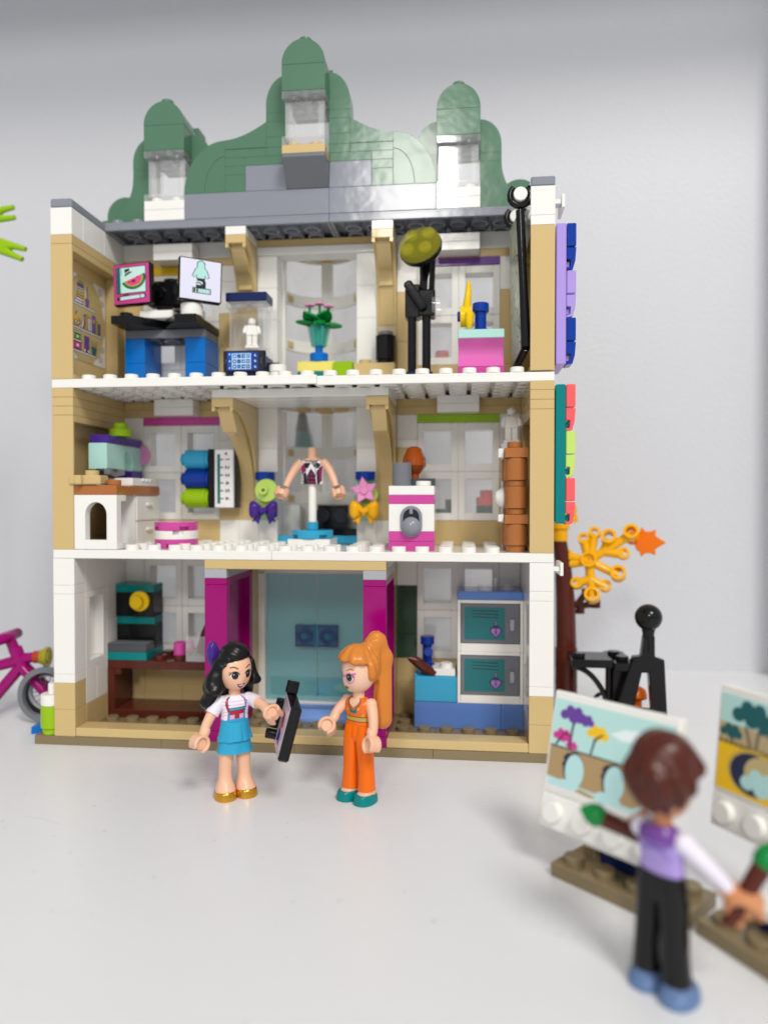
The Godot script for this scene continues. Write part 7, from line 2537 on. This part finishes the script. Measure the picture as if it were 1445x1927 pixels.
func bicycle() -> void:
	var o := thing("bicycle", "magenta toy bicycle with a clear yellow headlamp beside the house", "bicycle", Vector3(-0.131, 0, -0.0275), deg_to_rad(9))
	# local: x to the front, y up, z towards the viewer
	var fr: Material = mats["magenta"]
	var hub := Vector3(0.0225, 0.0105, 0)
	var rear := Vector3(-0.0225, 0.0105, 0)
	var bb := Vector3(-0.0005, 0.0062, 0)
	var headp := Vector3(0.0115, 0.0235, 0)
	var seat := Vector3(-0.0085, 0.021, 0)
	var f := MB.new()
	add_tube(f, [headp + Vector3(-0.002, 0.005, 0), headp, headp + Vector3(0.0015, -0.003, 0)], [0.0026])
	add_tube(f, [headp, Vector3(0.0, 0.0205, 0), seat], [0.0023, 0.0022, 0.0022])
	add_tube(f, [headp + Vector3(0.001, -0.002, 0), bb], [0.0023])
	add_tube(f, [seat + Vector3(0, 0.002, 0), bb], [0.0024])
	for z: float in [-0.0022, 0.0022]:
		add_tube(f, [bb + Vector3(0, 0, z), rear + Vector3(0, 0, z)], [0.0016])
		add_tube(f, [seat + Vector3(0, -0.002, z), rear + Vector3(0, 0, z)], [0.0016])
		add_tube(f, [headp + Vector3(0.0015, -0.003, z * 0.6), hub + Vector3(-0.001, 0.001, z * 1.15), hub + Vector3(0, 0, z * 1.15)], [0.002, 0.0018, 0.0016])
	mi("frame", f.mesh(), fr, o)
	var hb := MB.new()
	add_tube(hb, [headp + Vector3(-0.002, 0.004, 0), headp + Vector3(-0.0042, 0.0092, 0)], [0.0021])
	for z: float in [-1.0, 1.0]:
		add_tube(hb, [headp + Vector3(-0.0042, 0.0092, z * 0.0005), headp + Vector3(-0.0035, 0.0098, z * 0.006), headp + Vector3(-0.013, 0.0065, z * 0.0085)], [0.0021, 0.0021, 0.0022])
	mi("handlebar", hb.mesh(), fr, o)
	mi("saddle", loft([[seat + Vector3(0, 0.0035, 0), 0.0025, 0.0018], [seat + Vector3(0, 0.0045, 0), 0.0052, 0.003], [seat + Vector3(0, 0.0056, 0), 0.0046, 0.0027]], 22), fr, o)
	mi("chain_guard", cyl(0.0042, 0.003, 24), fr, o, bb + Vector3(0, 0, 0.001), rot(90, 0, 0))
	mi("crank", cyl(0.0021, 0.0016, 20), fr, o, bb + Vector3(-0.0015, 0.0005, 0.004), rot(90, 0, 0))
	mi("pedal", cbox(Vector3(0.005, 0.0012, 0.0034), 0.0003), mats["magenta"], o, bb + Vector3(0.001, -0.0042, 0.005), rot(0, 0, 15))
	mi("fender", prism(PackedVector2Array([Vector2(-0.006, 0.0165), Vector2(0.0005, 0.019), Vector2(-0.0005, 0.0135), Vector2(-0.006, 0.0095)]), 0.0036, 0.0006), fr, o)
	for w: Vector3 in [hub, rear]:
		var wh := part("wheel", o, w)
		mi("tyre", lathe([Vector2(0.0072, -0.0016), Vector2(0.0092, -0.0016), Vector2(0.0096, 0), Vector2(0.0092, 0.0016), Vector2(0.0072, 0.0016), Vector2(0.0072, -0.0016)], 36), mats["black"], wh, Vector3.ZERO, rot(90, 0, 0))
		mi("rim", lathe([Vector2(0.0064, -0.001), Vector2(0.0073, -0.0013), Vector2(0.0073, 0.0013), Vector2(0.0064, 0.001), Vector2(0.0064, -0.001)], 36), mats["light_grey"], wh, Vector3.ZERO, rot(90, 0, 0))
		var sp := MB.new()
		for k in 18:
			var an := TAU * k / 18
			add_tube(sp, [Vector3(cos(an + 0.3) * 0.0012, sin(an + 0.3) * 0.0012, 0.0004 * (1 if k % 2 else -1)), Vector3(cos(an) * 0.0066, sin(an) * 0.0066, 0)], [0.00018], 6, false)
		mi("spokes", sp.mesh(), mats["silver"], wh)
		mi("axle", cyl(0.0012, 0.0044, 14), mats["silver"], wh, Vector3(0, 0, -0.0022), rot(90, 0, 0))
	mi("lamp_bracket", tube([headp + Vector3(-0.001, 0.0002, 0), headp + Vector3(0.0062, 0.0012, 0.0002)], [0.0024, 0.002]), fr, o)
	var lm := part("headlamp", o, headp + Vector3(0.0052, 0.0012, 0.0004))
	mi("socket", cyl(0.0025, 0.003, 20), mats["trans_orange"], lm, Vector3(0.0005, 0, 0), rot(0, 0, -90))
	mi("lens", lathe([Vector2(0, 0), Vector2(0.003, 0), Vector2(0.0032, 0.0012), Vector2(0.0024, 0.0014), Vector2(0.0024, 0.0034), Vector2(0, 0.0036)], 20), mats["trans_yellow"], lm, Vector3(0.0035, 0, 0), rot(0, 0, -90))
	mi("flange", lathe(ring_prof(0.0041, 0.0028, 0.0014), 12), mats["trans_yellow"], lm, Vector3(0.005, 0, 0), rot(0, 0, -90))
	# a grey hoop that leans against the front wheel
	var r := thing("grey_hoop", "grey ring leaning against the magenta bicycle's front wheel", "ring", Vector3(-0.1055, 0.0112, -0.0235), deg_to_rad(4))
	mi("ring", lathe([Vector2(0.0086, -0.0012), Vector2(0.0105, -0.0012), Vector2(0.0108, -0.0008), Vector2(0.0108, 0.0008), Vector2(0.0105, 0.0012), Vector2(0.0086, 0.0012), Vector2(0.0086, -0.0012)], 48), mats["mid_grey"], r, Vector3(0, 0.0002, 0), rot(86, 0, 0))


func limb(p: Node3D, m: String, at: Vector3, spread: Basis) -> void:
	# a toy leaf branch: arms in one plane, each with an open cup at its end
	var g := part("leaf_branch", p, at)
	g.basis = spread
	var b := MB.new()
	var ends := [[75.0, 11.5, 0], [45.0, 12.0, 1], [30.0, 20.0, 2], [8.0, 14.0, 0], [-30.0, 13.0, 1], [-88.0, 15.0, 2], [-120.0, 11.0, 0], [-62.0, 12.5, 0], [165.0, 9.0, 0], [188.0, 11.0, 0], [100.0, 9.0, 0]]
	var fork := [[-88.0, 8.5], [30.0, 11.0]]
	for e: Array in ends:
		var a := deg_to_rad(e[0])
		var d := Vector3(cos(a), sin(a), 0)
		var q: Vector3 = d * e[1] * MM
		var from := Vector3.ZERO
		if e[0] == -120.0 or e[0] == -62.0:
			from = Vector3(0, -0.0075, 0)
		elif e[0] == 45.0 or e[0] == 8.0:
			from = Vector3(0.006, 0.0034, 0)
		add_tube(b, [from, from.lerp(q, 0.5), q], [0.0019], 10)
	mi("stems", b.mesh(), mats[m], g)
	for e: Array in ends:
		var a := deg_to_rad(e[0])
		var q: Vector3 = Vector3(cos(a), sin(a), 0) * e[1] * MM
		var big: bool = e[2] > 0
		mi("cup", lathe(ring_prof(0.0032 if big else 0.0025, 0.002 if big else 0.0014, 0.0042 if big else 0.0024), 18), mats[m], g, q + Vector3(0, 0, -0.001), rot(72, 0, 0))
	mi("cup", lathe([Vector2(0, 0), Vector2(0.0033, 0), Vector2(0.0033, 0.0032), Vector2(0.0023, 0.0032), Vector2(0.0021, 0.0012), Vector2(0, 0.0012)], 18), mats[m], g, Vector3.ZERO, rot(80, 0, 0))


func tree() -> void:
	var t := thing("tree", "toy tree with a brown trunk and orange-yellow branches behind the house's right corner", "tree", Vector3(0.1012, 0, -0.066))
	var b := MB.new()
	add_tube(b, [Vector3(0, 0, 0), Vector3(0, 0.028, 0), Vector3(-0.0004, 0.045, 0), Vector3(-0.0014, 0.06, 0), Vector3(-0.003, 0.0715, 0)], [0.0043, 0.0042, 0.004, 0.0034, 0.0029], 22)
	mi("trunk", b.mesh(), mats["brown"], t)
	mi("trunk_base", cyl(0.0046, 0.026, 24), mats["brown"], t)
	mi("collar", cyl(0.0034, 0.009, 20), mats["amber"], t, Vector3(-0.003, 0.0708, 0))
	mi("knot", cyl(0.0042, 0.003, 20), mats["amber"], t, Vector3(-0.003, 0.076, 0))
	limb(t, "amber", Vector3(0.0088, 0.0628, 0.002), rot(-8, -12, 4))
	limb(t, "amber", Vector3(-0.004, 0.0835, -0.006), rot(-60, 20, 30).scaled(Vector3(0.62, 0.62, 0.62)))
	var br := MB.new()
	for d: Array in [[0.009, 0.049], [0.0125, 0.044], [0.006, 0.0415]]:
		add_tube(br, [Vector3(0.0, 0.038, -0.003), Vector3(d[0] * 0.5, 0.043, -0.004), Vector3(d[0], d[1], -0.004)], [0.0014], 10)
		add_tube(br, [Vector3(d[0], d[1] - 0.0016, -0.004), Vector3(d[0], d[1] + 0.0016, -0.004)], [0.0022], 14)
	mi("brown_branch", br.mesh(), mats["brown"], t)
	var l := part("maple_leaf", t, Vector3(0.031, 0.0705, -0.001))
	var pts := PackedVector2Array()
	for k in 5:
		var a := deg_to_rad(-104 + 52.0 * k)
		var l2: float = [6.2, 6.6, 8.0, 6.6, 6.2][k]
		pts.append(Vector2(cos(a - 0.26), sin(a - 0.26)) * l2 * 0.74 * MM)
		pts.append(Vector2(cos(a - 0.07), sin(a - 0.07)) * l2 * 0.94 * MM)
		pts.append(Vector2(cos(a), sin(a)) * l2 * MM)
		pts.append(Vector2(cos(a + 0.07), sin(a + 0.07)) * l2 * 0.94 * MM)
		pts.append(Vector2(cos(a + 0.26), sin(a + 0.26)) * l2 * 0.74 * MM)
	pts.append(Vector2(-0.0035, 0.0034))
	pts.append(Vector2(-0.0045, 0))
	pts.append(Vector2(-0.0035, -0.0034))
	mi("blade", prism(pts, 0.0016, 0.0003), mats["leaf_orange"], l, Vector3(0.0012, 0, 0), rot(0, -20, 0))
	mi("knob", cyl(0.0026, 0.0032, 18), mats["leaf_orange"], l, Vector3(-0.0042, 0.001, -0.001), rot(60, 0, 0))


func iron_things() -> void:
	var z := -0.05
	var k := thing("black_bench", "black toy bench with a scrolled bracket behind the tree trunk", "bench", Vector3(0.112, 0, z))
	mi("seat", cbox(Vector3(0.0155, 0.0032, 0.0159), 0.0003), mats["black"], k, Vector3(-0.004, 0.0245, 0.0))
	mi("seat", cbox(Vector3(0.0079, 0.0032, 0.0239), 0.0003), mats["black"], k, Vector3(0.0078, 0.0238, -0.002))
	for q: Array in [[-0.0085, 0.0261, 0.003], [0.0064, 0.0254, -0.005], [0.0079, 0.0254, 0.0042]]:
		mi("stud", cyl(0.0024, 0.0018, 18), mats["black"], k, Vector3(q[0], q[1], q[2]))
	mi("leg", cbox(Vector3(0.0075, 0.022, 0.0079), 0.0003), mats["black"], k, Vector3(0.0078, 0.0112, 0.002))
	var b := MB.new()
	add_tube(b, bez(Vector3(-0.011, 0.0225, 0.004), Vector3(-0.002, 0.022, 0.004), Vector3(0.0035, 0.006, 0.004), 12), [0.0011], 10)
	var sc := []
	for j in 20:
		var a := j / 19.0 * TAU * 1.25
		sc.append(Vector3(0.0005 + cos(a) * 0.0042 * (1 - j / 32.0), 0.0085 + sin(a) * 0.0042 * (1 - j / 32.0), 0.004))
	add_tube(b, sc, [0.0008], 8)
	add_tube(b, [Vector3(0.0028, 0.0225, 0.004), Vector3(0.0028, 0.0, 0.004)], [0.0013], 10)
	add_tube(b, [Vector3(-0.006, 0.0005, 0.004), Vector3(0.004, 0.0018, 0.004)], [0.001], 8)
	mi("bracket", b.mesh(), mats["black"], k)
	var a2 := thing("black_stand", "black A-shaped stand with a ball on top beside the black bench", "stand", Vector3(0.1262, 0, -0.041))
	var leg := PackedVector2Array([Vector2(-0.0128, 0), Vector2(-0.0052, 0), Vector2(-0.0004, 0.0222), Vector2(0.0022, 0.0222), Vector2(0.004, 0), Vector2(0.0094, 0), Vector2(0.0079, 0.0272), Vector2(0.0048, 0.0282), Vector2(0.0044, 0.0285), Vector2(0.0043, 0.036), Vector2(0.0003, 0.036), Vector2(-0.0006, 0.0285), Vector2(-0.0034, 0.0282)])
	mi("legs", prism(leg, 0.0042, 0.0004), mats["black"], a2)
	mi("neck", tube([Vector3(0.0023, 0.03, 0), Vector3(0.0023, 0.037, 0), Vector3(0.0023, 0.0405, 0)], [0.0023, 0.0022, 0.003]), mats["black"], a2)
	mi("ball", lathe(ball_prof(0.0051), 28, true), mats["black"], a2, Vector3(0.0023, 0.0432, 0))
	mi("bar", cbox(Vector3(0.013, 0.0032, 0.0042), 0.0004), mats["black"], a2, Vector3(0, 0.0062, -0.0006))
	var o := thing("orange_dome", "orange rounded piece seen between the legs of the black stand", "dome", Vector3(0.1262, 0.0100, -0.049))
	mi("dome", lathe([Vector2(0, 0), Vector2(0.0039, 0), Vector2(0.0039, 0.0014), Vector2(0.0033, 0.0034), Vector2(0.0018, 0.0044), Vector2(0, 0.0047)], 22, true), mats["orange"], o)
	mi("stem", cyl(0.002, 0.0094, 14), mats["orange"], o, Vector3(0, -0.0094, 0))


func ball_prof(r: float) -> Array:
	var out := []
	for k in 15:
		var a := PI * k / 14 - PI / 2
		out.append(Vector2(maxf(r * cos(a), 0.0), r * sin(a)))
	out[0] = Vector2(0, -r)
	out[14] = Vector2(0, r)
	return out


func palm() -> void:
	var p := thing("palm_tree", "lime green toy palm with feathered fronds cut by the left edge", "palm tree", Vector3(-0.1445, 0.0, -0.03))
	var tr := MB.new()
	add_tube(tr, [Vector3(-0.004, 0, -0.004), Vector3(-0.003, 0.09, -0.004), Vector3(0, 0.193, 0)], [0.004, 0.0036, 0.003], 16)
	mi("trunk", tr.mesh(), mats["brown"], p)
	for f: Array in [[6.0, -0.002, 0.2005, 0.0175], [-20.0, 0.0, 0.1965, 0.0215], [175.0, -0.002, 0.194, 0.02], [120.0, 0.0, 0.194, 0.02], [60.0, -0.004, 0.199, 0.016]]:
		var b := MB.new()
		var a := deg_to_rad(f[0])
		var d := Vector3(cos(a), sin(a), 0)
		var n := Vector3(-sin(a), cos(a), 0)
		var l: float = f[3]
		var o := Vector3(f[1], f[2], 0.0)
		add_tube(b, [o, o + d * l * 0.55, o + d * l], [0.002, 0.0018, 0.0012], 10)
		for k in 5:
			var t := 0.35 + 0.14 * k
			for s: float in [-1.0, 1.0]:
				var q := o + d * l * t
				add_tube(b, [q, q + (d * 0.86 + n * s * 0.3) * 0.006, q + (d * 0.95 + n * s * 0.2) * 0.0105], [0.0015, 0.0014, 0.001], 8)
		mi("frond", b.mesh(), mats["lime"], p, Vector3.ZERO, Basis(Vector3.UP, 0.0))


func _ready() -> void:
	make_camera_and_light()
	make_materials()
	make_shelf()
	make_house()
	make_ground_floor()
	make_middle_floor()
	make_top_floor()
	make_outside()
	make_easels()
	make_dolls()
